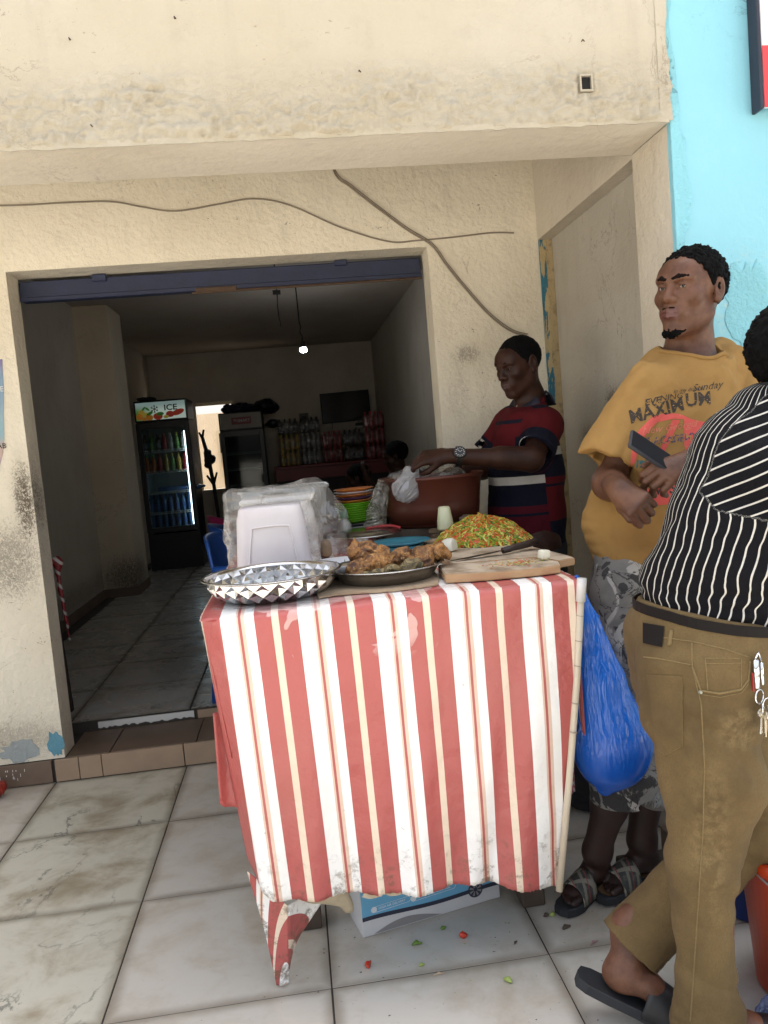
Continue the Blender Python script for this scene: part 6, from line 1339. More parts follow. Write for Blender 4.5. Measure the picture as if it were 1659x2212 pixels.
q = SDF(np.array(Vh) - .13, np.array(Vh) + .13, .0024); q.frame(Vh, R, vs)
for s in (-1, 1): q.chain([(s * .012, .0985, .0285), (s * .028, .0945, .0335), (s * .050, .079, .030)], [.0026, .0032, .0018], .002)
q.frame(); q.build('eyebrows', M_hair, ve)
S = SDF((.60, 2.72, .74), (1.14, 3.30, 1.50), .0042)
S.chain([(.877, 3.0, .80), (.877, 3.0, 1.0), (.885, 2.995, 1.15), (.895, 2.995, 1.28)], [.136, .136, .132, .122], .04, flat=((.35, -.93, 0), .96)); S.cap((.932, 2.905, 1.332), (.868, 3.085, 1.345), .058, .058, .05)
S.chain([(.915, 2.99, 1.36), (.922, 3.0, 1.41)], [.085, .062], .03)
cut_cap(S, (.938, 2.878, 1.322), (.878, 2.815, 1.240), .062, .066, .03); cut_cap(S, (.862, 3.09, 1.33), (.785, 3.125, 1.225), .070, .076, .03)
S.noise(lambda P: -.007 * np.abs(vnoise(P * np.array([16, 16, 9]), 3)) + .006 * vnoise(P * np.array([9, 9, 8]), 6) + .002 * fbm(P * 24, 3, 2)); S.plane((.89, 3.0, .80), (0, 0, -1), 's', .004); S.plane((.92, 3.0, 1.425), (-.3, -.25, .9), 's', .004)
pm_ = NT('polo_stripes'); z = pm_.sep()[2]; x = pm_.sep()[0]; sv = pm_.attr('sleeve')
NAVY, CRIM, WHI, RED2 = (.005, .006, .016), (.070, .004, .011), (.52, .50, .46), (.090, .005, .008)
def bandstack(L, base):
    c = base
    for z0, z1, col in L: c = pm_.mix(pm_.math('MULTIPLY', pm_.math('GREATER_THAN', z, z0), pm_.math('LESS_THAN', z, z1)), c, col)
    return c
fr_ = bandstack([(1.338, 1.352, NAVY), (1.143, 1.222, NAVY), (1.113, 1.143, WHI), (1.033, 1.113, NAVY), (.70, 1.033, CRIM), (.996, 1.006, NAVY), (1.40, 1.6, NAVY)], RED2)
bk_ = bandstack([(1.241, 1.315, NAVY), (1.211, 1.241, WHI), (1.132, 1.211, NAVY), (1.097, 1.107, NAVY), (.70, .97, NAVY), (1.385, 1.398, NAVY)], RED2)
c = pm_.mix(pm_.math('GREATER_THAN', pm_.math('ADD', x, pm_.math('MULTIPLY', z, .05)), .968), fr_, bk_)
slc = pm_.mix(pm_.math('GREATER_THAN', sv, .62), RED2, NAVY); c = pm_.mix(pm_.math('GREATER_THAN', sv, .02), c, slc)
c = pm_.mix(pm_.math('MULTIPLY', pm_.noise(300, detail=2), .3), c, (.0, .0, .0), 'MULTIPLY')
M_polo = pm_.done(pm_.pr(c, .9, 0, pm_.bump(pm_.noise(400, detail=2), .1, .003), **{'Specular IOR Level': .2}))
polo = S.build('polo_shirt', M_polo, ve); V = coords(polo); sl_ = np.full(len(V), -1.)
for a, b in (((.938, 2.878, 1.322), (.878, 2.815, 1.240)), ((.862, 3.09, 1.33), (.785, 3.125, 1.225))):
    a = np.array(a); b = np.array(b); d = b - a; tt = (V - a) @ d / (d @ d); dist = np.linalg.norm(V - a - np.clip(tt, 0, 1)[:, None] * d, axis=1); m_ = (dist < .096) & (tt > -.15) & (np.linalg.norm((V - np.array([.9, 2.99, 1.2]))[:, :2] * np.array([1, 1.]), axis=1) > .118)
    sl_ = np.where(m_, np.maximum(sl_, np.clip(tt, .05, 1)), sl_)
fattr(polo, 'sleeve', sl_); ptree = bvh(polo)
M_navyc = plain('navy_collar', (.012, .014, .032), .85); M_piping = plain('white_piping', (.5, .5, .48), .8)
P = []; F = []; n = 40
for j in range(4):
    for i in range(n + 1):
        a = -2.75 + 5.5 * i / n; d = np.array([math.cos(a), math.sin(a)]); Rm = basis((-.85, -.5, 0)); front_ = max(0, math.cos(a - math.pi / 2)) ; r_ = [.060, .064, .082, .096][j]; zz_ = [1.432, 1.450, 1.432, 1.395][j] - .055 * max(0, math.sin(a)) * (1 if j != 1 else .9)
        p = Rm @ np.array([math.cos(a) * r_, math.sin(a) * r_ * .95, 0]); P.append((.922 + p[0], 3.0 + p[1], zz_))
for j in range(3):
    for i in range(n): F.append((j * (n + 1) + i, j * (n + 1) + i + 1, (j + 1) * (n + 1) + i + 1, (j + 1) * (n + 1) + i))
o = mesh('collar', P, F, M_navyc, polo, True); o.modifiers.new('s', 'SOLIDIFY').thickness = .003
cuff = []
a = np.array((.938, 2.878, 1.322)); b = np.array((.878, 2.815, 1.240)); d = (b - a) / np.linalg.norm(b - a); u = np.cross(d, (0, 0, 1)); u /= np.linalg.norm(u); v = np.cross(d, u)
for k in range(33): t_ = 2 * math.pi * k / 32; cuff.append(tuple(b + (u * math.cos(t_) + v * math.sin(t_)) * .0655 - d * .001))
MB().tube(cuff, .0016, 6, caps=False).build('sleeve_piping', M_piping, polo, True)
ctree = bvh(o)
for pts in ([(.842, 1.398), (.858, 1.408)], [(.935, 1.440), (.952, 1.449), (.957, 1.436)]):
    Q = [onto(ctree, (x_, 2.9, z_), .004) for x_, z_ in pts]; Q = [q_ for q_ in Q if q_]
    if len(Q) > 1: MB().tube(Q, .005, 5).build('white_trim', M_piping, polo)
S = SDF((.70, 2.80, .06), (1.06, 3.22, .90), .006)
S.cap((.885, 3.0, .86), (.885, 3.0, .78), .135, .135, .03)
for y in (2.92, 3.09): cut_cap(S, (.885, y, .82), (.885, y, .09), .095, .065, .03)
S.noise(lambda P: .006 * vnoise(P * 14, 3)); S.build('trousers', plain('black_trousers', (.012, .012, .014), .85), ve)
# watch on his wrist
wt = thing('wrist_watch', 'chunky dark wrist watch on the forearm of the vendor', 'watch', (.605, 2.82, 1.236)); ax = (Vector(NA[1]) - Vector(NA[2])).normalized(); ctr = Vector(NA[2]) + ax * .028; u = ax.cross(Vector((0, 0, 1))).normalized(); v = ax.cross(u)
M_watch = plain('dark_watch_metal', (.05, .048, .046), .3, .8); M_dial = plain('watch_dial', (.008, .008, .009), .2); M_mark = plain('watch_marks', (.55, .52, .46), .4)
ringp = [ctr + (u * math.cos(t_) + v * math.sin(t_)) * .0335 for t_ in np.linspace(0, 2 * math.pi, 33)]
q = MB(); P = []
for p, t_ in zip(ringp, np.linspace(0, 2 * math.pi, 33)): P += [p - ax * .011, p + ax * .011, p + ax * .011 + (p - ctr) * .1, p - ax * .011 + (p - ctr) * .1]
q.add(P, [(4 * k + a_, 4 * k + (a_ + 1) % 4, 4 * k + 4 + (a_ + 1) % 4, 4 * k + 4 + a_) for k in range(32) for a_ in range(4)]).build('strap', M_watch, wt)
out = (Vector((-.2, -.88, .42))); out = (out - out.dot(ax) * ax).normalized(); cc_ = ctr + out * .035; e1 = ax; e2 = out.cross(ax).normalized(); RW = Matrix((e1, e2, out)).transposed()
def wl(name, prof, m): q = MB().lathe(prof, (0, 0, 0), 28); return mesh(name, [cc_ + RW @ Vector(v_) for v_ in q.V], q.F, m, wt, True)
wl('case', [(.021, -.006), (.0225, 0), (.0225, .006), (.021, .009), (.0185, .0085)], M_watch); wl('dial', [(0, .0075), (.0188, .0075)], M_dial)
q = MB()
for k in range(12): a_ = k * math.pi / 6; q.box((.0125, -.0011, .0077), (.0172, .0011, .0084), rot=Matrix.Rotation(a_, 3, 'Z'), piv=(0, 0, 0))
for a_, l_ in ((.7, .010), (2.4, .013)): q.box((0, -.0007, .0085), (l_, .0007, .009), rot=Matrix.Rotation(a_, 3, 'Z'), piv=(0, 0, 0))
mesh('markers', [cc_ + RW @ Vector(v_) for v_ in q.V], q.F, M_mark, wt)

# ======== 3. the man in the striped shirt, seen from behind his right side
sm = thing('person', 'man in a black pinstripe shirt and olive jeans standing in front, face hidden', 'person', (.76, 1.5, 0))
Sh = (1.050, 1.56, 1.388); Sf = Vector((.93, .30, -.22)); Su = (.12, 0, 1)
S = SDF((.50, 1.24, -.01), (1.40, 1.88, 1.62), .0042)
R = head(S, Sh, Sf, Su, .98); S.chain([(1.035, 1.56, 1.36), (1.01, 1.56, 1.29), (.985, 1.56, 1.24)], [.055, .058, .075], .03)
S.chain([(.945, 1.56, 1.20), (.88, 1.55, 1.05), (.80, 1.55, .90)], [.105, .105, .10], .04); S.cap((.98, 1.43, 1.23), (1.0, 1.70, 1.25), .05, .05, .04)
S.chain([(.985, 1.43, 1.22), (1.22, 1.38, 1.17), (1.34, 1.52, 1.20)], [.055, .045, .03], .02); hand(S, (1.34, 1.52, 1.20), (.1, .95, .1), (.3, 0, .9), 1, [(.5, .6, .4)] * 4)
S.chain([(1.0, 1.70, 1.24), (1.17, 1.76, 1.06), (1.32, 1.62, 1.16)], [.055, .045, .03], .02); hand(S, (1.32, 1.62, 1.16), (.4, -.8, .2), (.3, 0, .9), -1, [(.5, .6, .4)] * 4)
S.chain([(.785, 1.51, .78), (.742, 1.465, .44), (.742, 1.47, .08)], [.09, .055, .038], .03); S.chain([(.80, 1.60, .80), (.935, 1.65, .40), (.645, 1.635, .19)], [.09, .055, .038], .03)
foot(S, (.705, 1.47, .02), (.95, 1.44, .02), ankle=(.742, 1.47, .10)); foot(S, (.565, 1.622, .094), (.752, 1.525, .006), up=(.42, -.1, 1), ankle=(.645, 1.630, .20))
S.build('body', [M_skinA], sm)
hair(sm, Sh, R, .98, M_hair, front=.085, slope=1.1, low=-.062, th=.014, amp=.005, side=.0, h=.004); eyes(sm, Sh, R, .98, None)
# jeans
S = SDF((.50, 1.24, .0), (1.16, 1.84, 1.0), .004)
S.chain([(.815, 1.55, .925), (.806, 1.55, .86), (.790, 1.55, .78)], [.112, .124, .124], .04, flat=((0, 1, 0), .88))
S.chain([(.782, 1.485, .80), (.764, 1.468, .60), (.735, 1.466, .42)], [.112, .090, .057], .04); cut_cap(S, (.735, 1.466, .42), (.724, 1.468, .03), .057, .060, .03); S.cap((.70, 1.50, .80), (.71, 1.49, .72), .045, .045, .05)
S.cap((.728, 1.47, .09), (.752, 1.462, .045), .064, .064, .03)
S.chain([(.80, 1.625, .82), (.945, 1.645, .40)], [.118, .084], .04); cut_cap(S, (.945, 1.645, .40), (.645, 1.631, .150), .080, .070, .03)
def jf(P):
    low = np.clip((.22 - P[..., 2]) / .15, 0, 1); hipz = np.exp(-((P[..., 2] - .70) / .07) ** 2)
    return .003 * fbm(P * 18, 3, 4) - (.002 + .013 * low) * np.abs(vnoise(P * np.array([9, 9, 26]), 5)) + .009 * vnoise(P * np.array([7, 7, 9]), 8) - .006 * np.abs(vnoise(P @ np.array([[.9, 0, .45], [0, 1, 0], [-.45, 0, .9]]) * np.array([5, 5, 19]), 23)) - .006 * np.abs(vnoise(P @ np.array([[.8, 0, .6], [0, 1, 0], [-.6, 0, .8]]) * np.array([10, 10, 26]), 14)) * np.exp(-((P[..., 2] - .44) / .09) ** 2) - .010 * hipz * np.abs(vnoise(P @ np.array([[.7, 0, .7], [0, 1, 0], [-.7, 0, .7]]) * np.array([8, 8, 34]), 9))
S.noise(jf); S.plane((.79, 1.55, .915), (.22, 0, .97), 's', .003)
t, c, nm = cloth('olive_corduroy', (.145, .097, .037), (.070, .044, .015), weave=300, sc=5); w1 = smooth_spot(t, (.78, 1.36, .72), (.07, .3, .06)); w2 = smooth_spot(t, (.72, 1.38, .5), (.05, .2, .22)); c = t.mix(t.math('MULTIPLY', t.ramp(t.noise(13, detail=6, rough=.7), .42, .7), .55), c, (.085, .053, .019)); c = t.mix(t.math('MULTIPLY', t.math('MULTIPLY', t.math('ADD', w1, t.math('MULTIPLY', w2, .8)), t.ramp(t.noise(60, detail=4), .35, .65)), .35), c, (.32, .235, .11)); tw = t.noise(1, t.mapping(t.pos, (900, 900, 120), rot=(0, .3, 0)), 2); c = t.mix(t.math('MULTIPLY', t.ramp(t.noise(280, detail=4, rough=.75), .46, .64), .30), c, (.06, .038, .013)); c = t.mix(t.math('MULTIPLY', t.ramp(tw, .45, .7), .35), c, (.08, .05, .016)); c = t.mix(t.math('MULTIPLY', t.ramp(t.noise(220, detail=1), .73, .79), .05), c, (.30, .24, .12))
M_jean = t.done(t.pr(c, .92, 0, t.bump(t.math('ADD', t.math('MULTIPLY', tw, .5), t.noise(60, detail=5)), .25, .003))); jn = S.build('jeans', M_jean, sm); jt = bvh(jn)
M_thread = plain('pale_olive_seam', (.22, .155, .065), .9, var=.5, scale=200)
ofs = lambda L, dx, dz: [(a_ + dx, b_ + dz) for a_, b_ in L]
bp = [(.600, .845), (.668, .834), (.661, .705), (.628, .692), (.612, .706)]
patchon('back_pocket', jt, bp, 1.37, M_jean, jn, .004); stitch('pocket_stitching', jt, bp[:1] + bp[1:4] + [(.614, .704)], 1.37, M_thread, jn, .0014); stitch('pocket_stitching', jt, [(.602, .834), (.667, .823)], 1.37, M_thread, jn)
stitch('yoke_seam', jt, [(.598, .879), (.625, .873), (.687, .854)], 1.37, M_thread, jn, .0015); stitch('side_seam', jt, [(.691, .895), (.689, .85), (.702, .781), (.702, .66), (.692, .539), (.677, .417), (.657, .253), (.646, .17)], 1.37, M_thread, jn, .0015, 16)
fpk = [(.689, .85), (.703, .804), (.739, .794), (.781, .797), (.796, .813), (.802, .848)]; stitch('front_pocket_hem', jt, fpk, 1.37, M_thread, jn, .0022); stitch('front_pocket_hem', jt, ofs(fpk[1:], 0, -.007), 1.37, M_thread, jn, .0010)
stitch('coin_pocket', jt, [(.716, .803), (.715, .863), (.784, .855), (.781, .797)], 1.37, M_thread, jn, .0012); stitch('coin_pocket', jt, [(.715, .853), (.784, .846)], 1.37, M_thread, jn, .0010)
q = onto(jt, (.702, 1.37, .801), .001)
if q: MB().lathe([(0, .0035), (.003, .003), (.0045, 0)], (0, 0, 0), 12).build('x', None); o = bpy.data.objects['x']; o.name = 'rivet'; o.parent = jn; o.location = q - rootloc(jn); o.rotation_euler = (R_(90), 0, 0); o.data.materials.clear(); o.data.materials.append(plain('rivet_brass', (.25, .26, .22), .35, .9))
M_leather = plain('dark_leather', (.008, .006, .006), .7, var=.3, **{'Specular IOR Level': .2})
patchon('leather_patch', jt, [(.600, .942), (.640, .931), (.634, .893), (.598, .905)], 1.37, M_leather, jn, .004)
stitch('belt_loop', jt, [(.654, .922), (.648, .894)], 1.37, M_thread, jn, .0045, 6); stitch('waistband_edge', jt, [(.600, .914), (.630, .912), (.692, .897), (.753, .876), (.80, .855)], 1.37, M_thread, jn, .0014)
# belt
bl = []
for k in range(49): a_ = 2 * math.pi * k / 48; h = jt.find_nearest(Vector((.81 + .13 * math.cos(a_), 1.55 + .155 * math.sin(a_), .897 - .21 * .14 * math.cos(a_)))); bl.append(h[0] + Vector((.002 * math.cos(a_), .002 * math.sin(a_), 0)))
P = [];
for p in bl: P += [p - Vector((0, 0, .010)), p + Vector((0, 0, .010)), p + Vector((0, 0, .010)) + (p - Vector((.795, 1.55, p.z))) * .03, p - Vector((0, 0, .010)) + (p - Vector((.795, 1.55, p.z))) * .03]
mesh('belt', P, [(4 * k + a_, 4 * k + (a_ + 1) % 4, 4 * k + 4 + (a_ + 1) % 4, 4 * k + 4 + a_) for k in range(48) for a_ in range(4)], M_leather, sm)
# shirt
S = SDF((.54, 1.24, .80), (1.42, 1.90, 1.46), .004)
TA = [(.825, 1.555, .87), (.855, 1.555, .97), (.893, 1.555, 1.08), (.945, 1.56, 1.19), (.988, 1.56, 1.25)]
S.chain(TA, [.132, .130, .125, .126, .104], .04, flat=((0, 1, 0), .92)); S.cap((.985, 1.445, 1.215), (1.0, 1.69, 1.235), .062, .062, .05)
AA, AB = np.array((.95, 1.445, 1.160)), np.array((1.29, 1.37, 1.165)); cut_cap(S, AA, AB, .108, .112, .03); cut_cap(S, (1.0, 1.70, 1.23), (1.14, 1.76, 1.10), .085, .09, .03)
S.chain([(.992, 1.56, 1.26), (1.014, 1.56, 1.302)], [.080, .066], .03)
def sfold(P):
    z_ = P[..., 2]; low = np.clip((1.06 - z_) / .10, 0, 1); top_ = 1 - low
    return low * (.013 * vnoise(P * np.array([7, 7, 22]), 3) - .014 * np.abs(vnoise(P * np.array([10, 10, 36]), 4))) + top_ * (-.011 * np.abs(vnoise(P * np.array([14, 14, 11]), 5)) + .008 * vnoise(P * np.array([8, 8, 7]), 6)) + .002 * fbm(P * 26, 3, 8)
S.noise(sfold); S.chain([(.845, 1.345, 1.27), (.805, 1.35, 1.215), (.790, 1.36, 1.165), (.80, 1.36, 1.12)], [.004, .005, .006, .006], .012, op='s'); S.chain([(.80, 1.36, 1.12), (.90, 1.335, 1.075), (1.0, 1.32, 1.06)], [.007, .010, .008], .014, op='s')
S.plane((.80, 1.55, .862), (.30, 0, -.95), 's', .004); S.frame((1.024, 1.56, 1.340), basis((.93, .1, -.1), (-.2, 0, 1))); S.ell((0, 0, .03), (.060, .064, .05), .006, op='s'); S.frame()
pz_ = NT('pinstripe_cloth'); u = pz_.attr('stripe'); f_ = pz_.math('FRACT', u); c = pz_.mix(pz_.math('LESS_THAN', f_, .155), (.0035, .0035, .0055), (.60, .58, .53)); wv_ = pz_.noise(420, detail=2); c = pz_.mix(pz_.math('MULTIPLY', wv_, .35), c, (0, 0, 0), 'MULTIPLY')
M_pin = pz_.done(pz_.pr(c, .9, 0, **{'Specular IOR Level': .2}, normal=pz_.bump(pz_.math('ADD', wv_, pz_.math('MULTIPLY', pz_.noise(60, detail=4), 2)), .18, .004)))
ss = S.build('striped_shirt', M_pin, sm); V = coords(ss)
def nearest_axis(V, P):
    best = np.full(len(V), 9.); T = np.zeros((len(V), 3)); ax_ = np.zeros((len(V), 3))
    for a, b in zip(P, P[1:]):
        a = np.array(a); b = np.array(b); d = b - a; t_ = np.clip((V - a) @ d / (d @ d), -.3 if a is P[0] else 0, 1); c_ = a + t_[:, None] * d; e = np.linalg.norm(V - c_, axis=1); m_ = e < best; best = np.where(m_, e, best); T[m_] = c_[m_]; ax_[m_] = d / np.linalg.norm(d)
    return best, T, ax_
b1, c1_, _ = nearest_axis(V, TA); dd = V - c1_; ang = np.arctan2(dd[:, 1], -dd[:, 0]); st_ = 50 + ang * .150 / .0215 + .16 * vnoise(V * np.array([12, 12, 26]), 3) + .10 * vnoise(V * np.array([20, 20, 60]), 4) + np.clip((1.08 - V[:, 2]) / .12, 0, 1) * (.30 * vnoise(V * np.array([8, 8, 34]), 5) + .22 * vnoise(V * np.array([14, 14, 60]), 6))
dA = AB - AA; tA = (V - AA) @ dA / (dA @ dA); pA = V - AA - tA[:, None] * dA; rA = np.linalg.norm(pA, axis=1); aA = np.arctan2(pA[:, 1], pA[:, 2]); stA = 80.1 + aA * .105 / .0225 + .10 * vnoise(V * 14, 5)
isA = (V[:, 1] < 1.50) & (V[:, 0] > np.interp(V[:, 2], [1.05, 1.12, 1.165, 1.215, 1.27, 1.33], [1.0, .80, .785, .795, .835, .92])) & (V[:, 2] > 1.12 - .32 * (V[:, 0] - .80)); stA = 80.1 + (V[:, 2] - .26 * V[:, 0] + .25 * (V[:, 1] - 1.40)) / .0235 + .10 * vnoise(V * 14, 5)
fattr(ss, 'stripe', np.where(isA, stA, st_))
M_blackk = plain('black_rib_collar', (.010, .010, .012), .9)
P = []; F = []; n = 40; RC = basis((.93, .1, -.15), (-.25, 0, 1))
for j, (r_, h_) in enumerate(((.058, .0), (.061, .026), (.070, .028), (.082, -.012))):
    for i in range(n + 1): a_ = 2 * math.pi * i / n; p = RC @ np.array([math.cos(a_) * r_, math.sin(a_) * r_, h_]); P.append(tuple(np.array((1.020, 1.56, 1.318)) + p))
for j in range(3):
    for i in range(n): F.append((j * (n + 1) + i, j * (n + 1) + i + 1, (j + 1) * (n + 1) + i + 1, (j + 1) * (n + 1) + i))
o = mesh('collar', P, F, M_blackk, ss, True); o.modifiers.new('s', 'SOLIDIFY').thickness = .003
# his sandal with the heel lifted, and the other one
M_bstrap = plain('scuffed_black_strap', (.020, .021, .024), .5, var=.9, scale=30)
sandal((.560, 1.625, .092), (.752, 1.527, .006), (.42, -.1, 1), 'black strap sandal under the lifted heel in front', 'sandal', M_bstrap, M_sole, None, 1, .022, 1.0, (.42, .78), hgt=.07); sandal((.705, 1.47, .026), (.95, 1.44, .026), (0, 0, 1), 'black strap sandal below the straight olive trouser leg', 'sandal', M_bstrap, M_sole)
# keys
ky = thing('key_bunch', 'bunch of silver keys on a clip hanging at the front pocket', 'keys', (.82, 1.39, .80)); M_chr = plain('chrome', (.75, .75, .76), .12, 1.); M_key = plain('brass_key', (.55, .48, .36), .3, .8)
kb = onto(jt, (.812, 1.37, .85), .012) or Vector((.80, 1.42, .85)); kx, ky_, kz = kb
MB().rbox((kx - .006, ky_ - .006, kz - .055), (kx + .004, ky_ + .002, kz), .002).rbox((kx + .007, ky_ - .005, kz - .05), (kx + .013, ky_ + .001, kz - .006), .002).tube([(kx - .001, ky_, kz), (kx + .005, ky_, kz + .012), (kx + .010, ky_, kz - .004)], .0025, 6).build('clip', M_chr, ky, True)
MB().rbox((kx - .0085, ky_ - .003, kz - .060), (kx - .0065, ky_ + .002, kz - .025), .0006).build('red_tab', M_redh, ky)
def kring(c_, r_, tilt): return [(c_[0] + r_ * math.cos(t_) * math.cos(tilt), c_[1] + r_ * math.cos(t_) * math.sin(tilt), c_[2] + r_ * math.sin(t_)) for t_ in np.linspace(0, 2 * math.pi, 20)]
MB().tube(kring((kx + .002, ky_ - .003, kz - .070), .013, .5), .0015, 6).build('ring', M_chr, ky, True); MB().tube(kring((kx + .007, ky_ - .004, kz - .092), .012, 1.0), .0012, 6).build('ring', M_chr, ky, True); MB().tube(kring((kx + .018, ky_ - .003, kz - .085), .011, .2), .0012, 6).build('ring', M_chr, ky, True)
for k, (dx, dz, an) in enumerate(((.004, -.100, .10), (.010, -.098, -.12), (.018, -.095, -.3), (.007, -.104, .02), (.024, -.09, -.5))):
    q = MB(); q.lathe([(0, .001), (.0085, .001), (.0085, -.001), (0, -.001)], (0, 0, 0), 12).box((-.0022, -.040, -.001), (.0022, -.007, .001)).box((.0022, -.038, -.001), (.0045, -.034, .001)).box((.0022, -.030, -.001), (.004, -.027, .001))
    Mk = Matrix.Translation((kx + dx, ky_ - .004 - .002 * k, kz + dz)) @ Matrix.Rotation(an, 4, 'Y') @ Matrix.Rotation(.5 * k, 4, 'Z') @ FRONT; mesh('key', [Mk @ Vector(v_) for v_ in q.V], q.F, M_key if k % 2 else M_chr, ky)

# ======== 4. two customers seated in the dark room
for i, (x, z, lb, m) in enumerate(((.85, 1.20, 'customer in a pale shirt sitting in the dark beyond the tub', plain('pale_shirt', (.34, .34, .38), .9)), (.53, 1.045, 'customer bent low in the dark room behind the plates', plain('dark_shirt', (.03, .028, .03), .9)))):
    pr_ = thing('person', lb, 'person', (x, 6.55, .14)); S = SDF((x - .45, 6.15, .13), (x + .42, 7.0, z + .2), .008); h_ = (x, 6.5, z)
    Rr = head(S, h_, Vector((-.8, .3, -.25)), (0, 0, 1), .98); S.chain([(x + .01, 6.5, z - .06), (x + .02, 6.5, z - .16)], [.055, .06], .03); S.chain([(x + .03, 6.5, z - .24), (x + .05, 6.5, z - .62)], [.12, .13], .05); S.cap((x + .03, 6.36, z - .20), (x + .03, 6.66, z - .20), .055, .055, .04)
    S.chain([(x + .03, 6.34, z - .21), (x - .12, 6.28, z - .40), (x - .26, 6.42, z - .16 if i == 0 else z - .3)], [.05, .042, .03], .02); hand(S, (x - .26, 6.42, z - .16 if i == 0 else z - .3), (-.4, .1, .9), (-.6, -.7, 0), 1, [(.5, .6, .4)] * 4)
    S.chain([(x + .03, 6.68, z - .21), (x - .1, 6.72, z - .40), (x - .28, 6.6, z - .45)], [.05, .042, .03], .02); hand(S, (x - .28, 6.6, z - .45), (-.9, -.1, .0), (0, 0, 1), 1, [(.5, .6, .4)] * 4)
    for y in (6.42, 6.6): S.chain([(x + .02, y, z - .66 if z - .66 > .35 else .50), (x - .38, y, .56), (x - .36, y, .22)], [.085, .06, .045], .03); foot(S, (x - .30, y, .15), (x - .42, y, .15))
    S.build('body', M_skinB, pr_); hair(pr_, h_, Rr, .98, M_hair, th=.008, h=.007)
    S = SDF((x - .4, 6.15, .4), (x + .42, 7.0, z), .009); S.chain([(x + .03, 6.5, z - .24), (x + .05, 6.5, max(.52, z - .60))], [.14, .15], .05); S.cap((x + .03, 6.37, z - .20), (x + .03, 6.65, z - .20), .07, .07, .04); cut_cap(S, (x + .03, 6.34, z - .21), (x - .06, 6.30, z - .33), .07, .07); cut_cap(S, (x + .03, 6.68, z - .21), (x - .05, 6.70, z - .33), .07, .07)
    if i == 0: S.chain([(x - .05, 6.31, z - .31), (x - .13, 6.28, z - .40), (x - .20, 6.35, z - .28)], [.06, .058, .05], .02)
    S.build('shirt', m, pr_); st_ = chair(x + .05, 6.55, R_(-70), plain('dark_chair_plastic', (.05, .02, .02), .5), ['dark plastic chair under the customer in the pale shirt', 'dark plastic chair under the bent customer'][i])
# ---------------------------------------------------------------- buckets, litter
def bucket(c, r0, r1, h, m, label):
    t = thing('bucket', label, 'bucket', c); MB().lathe([(0, 0), (r0, 0), (r0 + .006, .006), (r1, h - .03), (r1 + .008, h - .028), (r1 + .008, h), (r1 - .004, h), (r0, .01), (0, .01)], c, 48).build('body', m, t, True)
    MB().tube([(c[0] + (r1 + .009) * math.cos(a), c[1] + (r1 + .009) * math.sin(a) * .9, c[2] + h - .02 - .10 * math.sin(a + math.pi) ** 2) for a in np.linspace(math.pi, 2 * math.pi, 20)], .003, 6).build('handle', plain('wire_handle', (.4, .4, .4), .4, .8), t, True); return t
bucket((1.075, 1.62, .001), .125, .155, .33, plain('orange_red_bucket', (.55, .055, .012), .35, var=.08), 'orange red plastic bucket at the right edge behind the olive jeans')
bucket((1.13, 1.95, .001), .115, .13, .24, plain('dark_blue_bucket', (.008, .03, .16), .4), 'dark blue plastic bucket behind the orange one')
lump('plastic_bag', (.94, 1.50, .035), (.07, .06, .035), filmmat('blue_white_film', (.6, .7, .9), .15, .5, 22., 1., (.35, .45, .75)), 'crumpled blue and white plastic bag in the bottom corner', 'bag', 31, .5, 20, .005, .002)
lump('red_bundle', (-1.34, 3.36, .032), (.05, .04, .045), plain('red_rubber', (.32, .03, .018), .4, var=.4), 'small crumpled red bundle at the kerb by the far left wall', 'bundle', 32, .4, 24, .004, .001)
def bit(c, L, r, ang, m, label, bend=.3):
    c = Vector(c); S = SDF(np.array(c) - .03, np.array(c) + .03, .0014); d = np.array([math.cos(ang), math.sin(ang), 0]); e = np.array([-d[1], d[0], 0]); c_ = np.array(c)
    S.chain([c_ - d * L, c_ + e * L * bend, c_ + d * L], [r * .55, r, r * .45], .003); S.noise(lambda P: r * .3 * vnoise(P * 140, int(abs(c.x * 1000)))); S.plane((0, 0, .0006), (0, 0, -1), 's', .0005)
    return setp(S.build('vegetable_scrap', m), label, 'vegetable scrap')
P_red = plain('tomato_red', (.52, .045, .02), .3, var=.1); P_grn = plain('leaf_green', (.13, .24, .03), .5, var=.2); P_lt = plain('light_green', (.30, .38, .09), .45); P_brn = plain('dry_brown', (.09, .065, .045), .8); P_pnk = plain('onion_skin', (.33, .20, .20), .5)
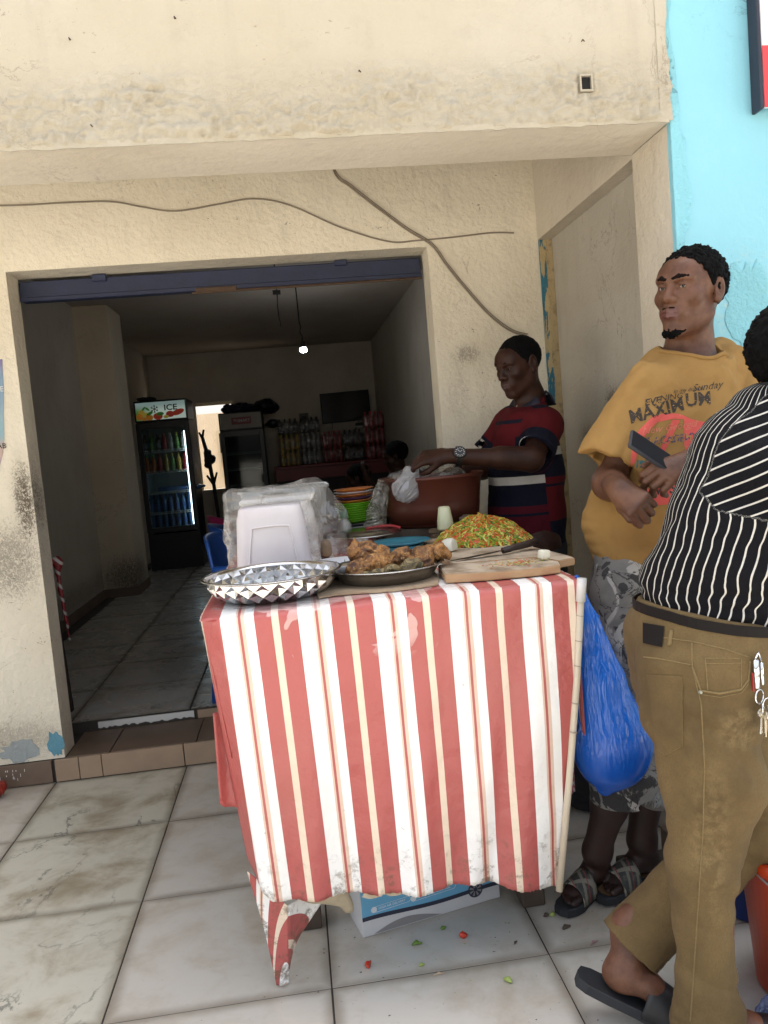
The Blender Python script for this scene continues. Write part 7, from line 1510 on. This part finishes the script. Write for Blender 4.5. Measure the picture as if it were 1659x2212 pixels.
from_px = [((.075, 1.93, .006), .010, .0065, 1.2, P_red, 'pointed red pepper end lying before the fan carton'), ((.33, 1.985, .008), .005, .009, .3, P_red, 'round red pepper scrap lying between carton and grout line'), ((.205, 1.985, .005), .012, .006, .1, P_grn, 'dark green pepper end touching the foot of the carton'),
    ((.395, 1.79, .006), .011, .006, -.9, P_lt, 'pale green pepper scrap lying on the grout line'), ((.285, 2.035, .004), .006, .005, .3, P_grn, 'tiny dark green scrap at the carton base'), ((.565, 2.02, .005), .007, .0055, .2, P_brn, 'brown scrap beside a bright green one near the table leg'), ((.583, 2.02, .005), .006, .0055, .2, P_lt, 'bright green scrap near the table leg'),
    ((.60, 1.96, .002), .010, .008, .4, P_brn, 'flat dark brown stain-like scrap near the sandals'), ((.645, 1.88, .003), .013, .003, .5, P_pnk, 'curved pinkish onion skin on the pavement'), ((.62, 2.07, .004), .005, .005, .3, P_red, 'small red ring of pepper near the table leg'), ((.745, 1.99, .004), .006, .0045, .5, P_grn, 'dark green leaf scrap right of the sandals'), ((.24, 1.855, .003), .014, .003, .05, plain('straw', (.42, .32, .22), .8), 'short pale straw on the tile before the carton'),
    ((.455, 1.93, .003), .008, .0025, .8, P_brn, 'thin brown peel strip in the middle of the tile'), ((.205, 1.90, .003), .006, .004, .2, P_lt, 'tiny pale green speck in the middle of the tile'), ((.765, 2.015, .004), .008, .004, -.2, P_brn, 'small brown crumb beside the crumpled wrapper')]
for a in from_px: bit(*a)
o = bit((.74, 2.035, .004), .016, .006, -.1, plain('foil_wrapper', (.40, .41, .50), .35, .4, var=.9, scale=140), 'crumpled blue and silver wrapper on the pavement by the sandals'); o.name = 'wrapper'; o['category'] = 'wrapper'
bit((1.0, 1.62, .003), .012, .005, -.3, plain('brick_red_peel', (.25, .06, .04), .6), 'brick red peel lying before the orange bucket')
r = np.random.default_rng(12); q = MB()
for k in range(420):
    x, y = r.normal(.35, .35), r.normal(1.95, .22)
    if not (-.2 < x < 1.1 and 1.4 < y < 2.6): continue
    s_ = .0008 + .0022 * r.random() ** 3; a_ = r.random() * 6; q.add([(x + s_ * math.cos(a_ + j * 2.1) * (1 + r.random()), y + s_ * math.sin(a_ + j * 2.1), .0008 + .001 * (j == 1)) for j in range(3)], [(0, 1, 2)], r.integers(0, 3))
o = q.build('grit', [P_brn, plain('dark_grit', (.04, .03, .03), .9), P_lt]); setp(o, 'fine dirt and food specks scattered on the tiles', 'grit', kind='stuff')
lump('shade_filler', (.97, 2.66, .27), (.20, .19, .31), M_blackbag, 'added black sack standing in the niche behind the bare legs', 'filler', 41, .3, 7, .012, .002)  # added dark lump that stands in for the shade low in the niche
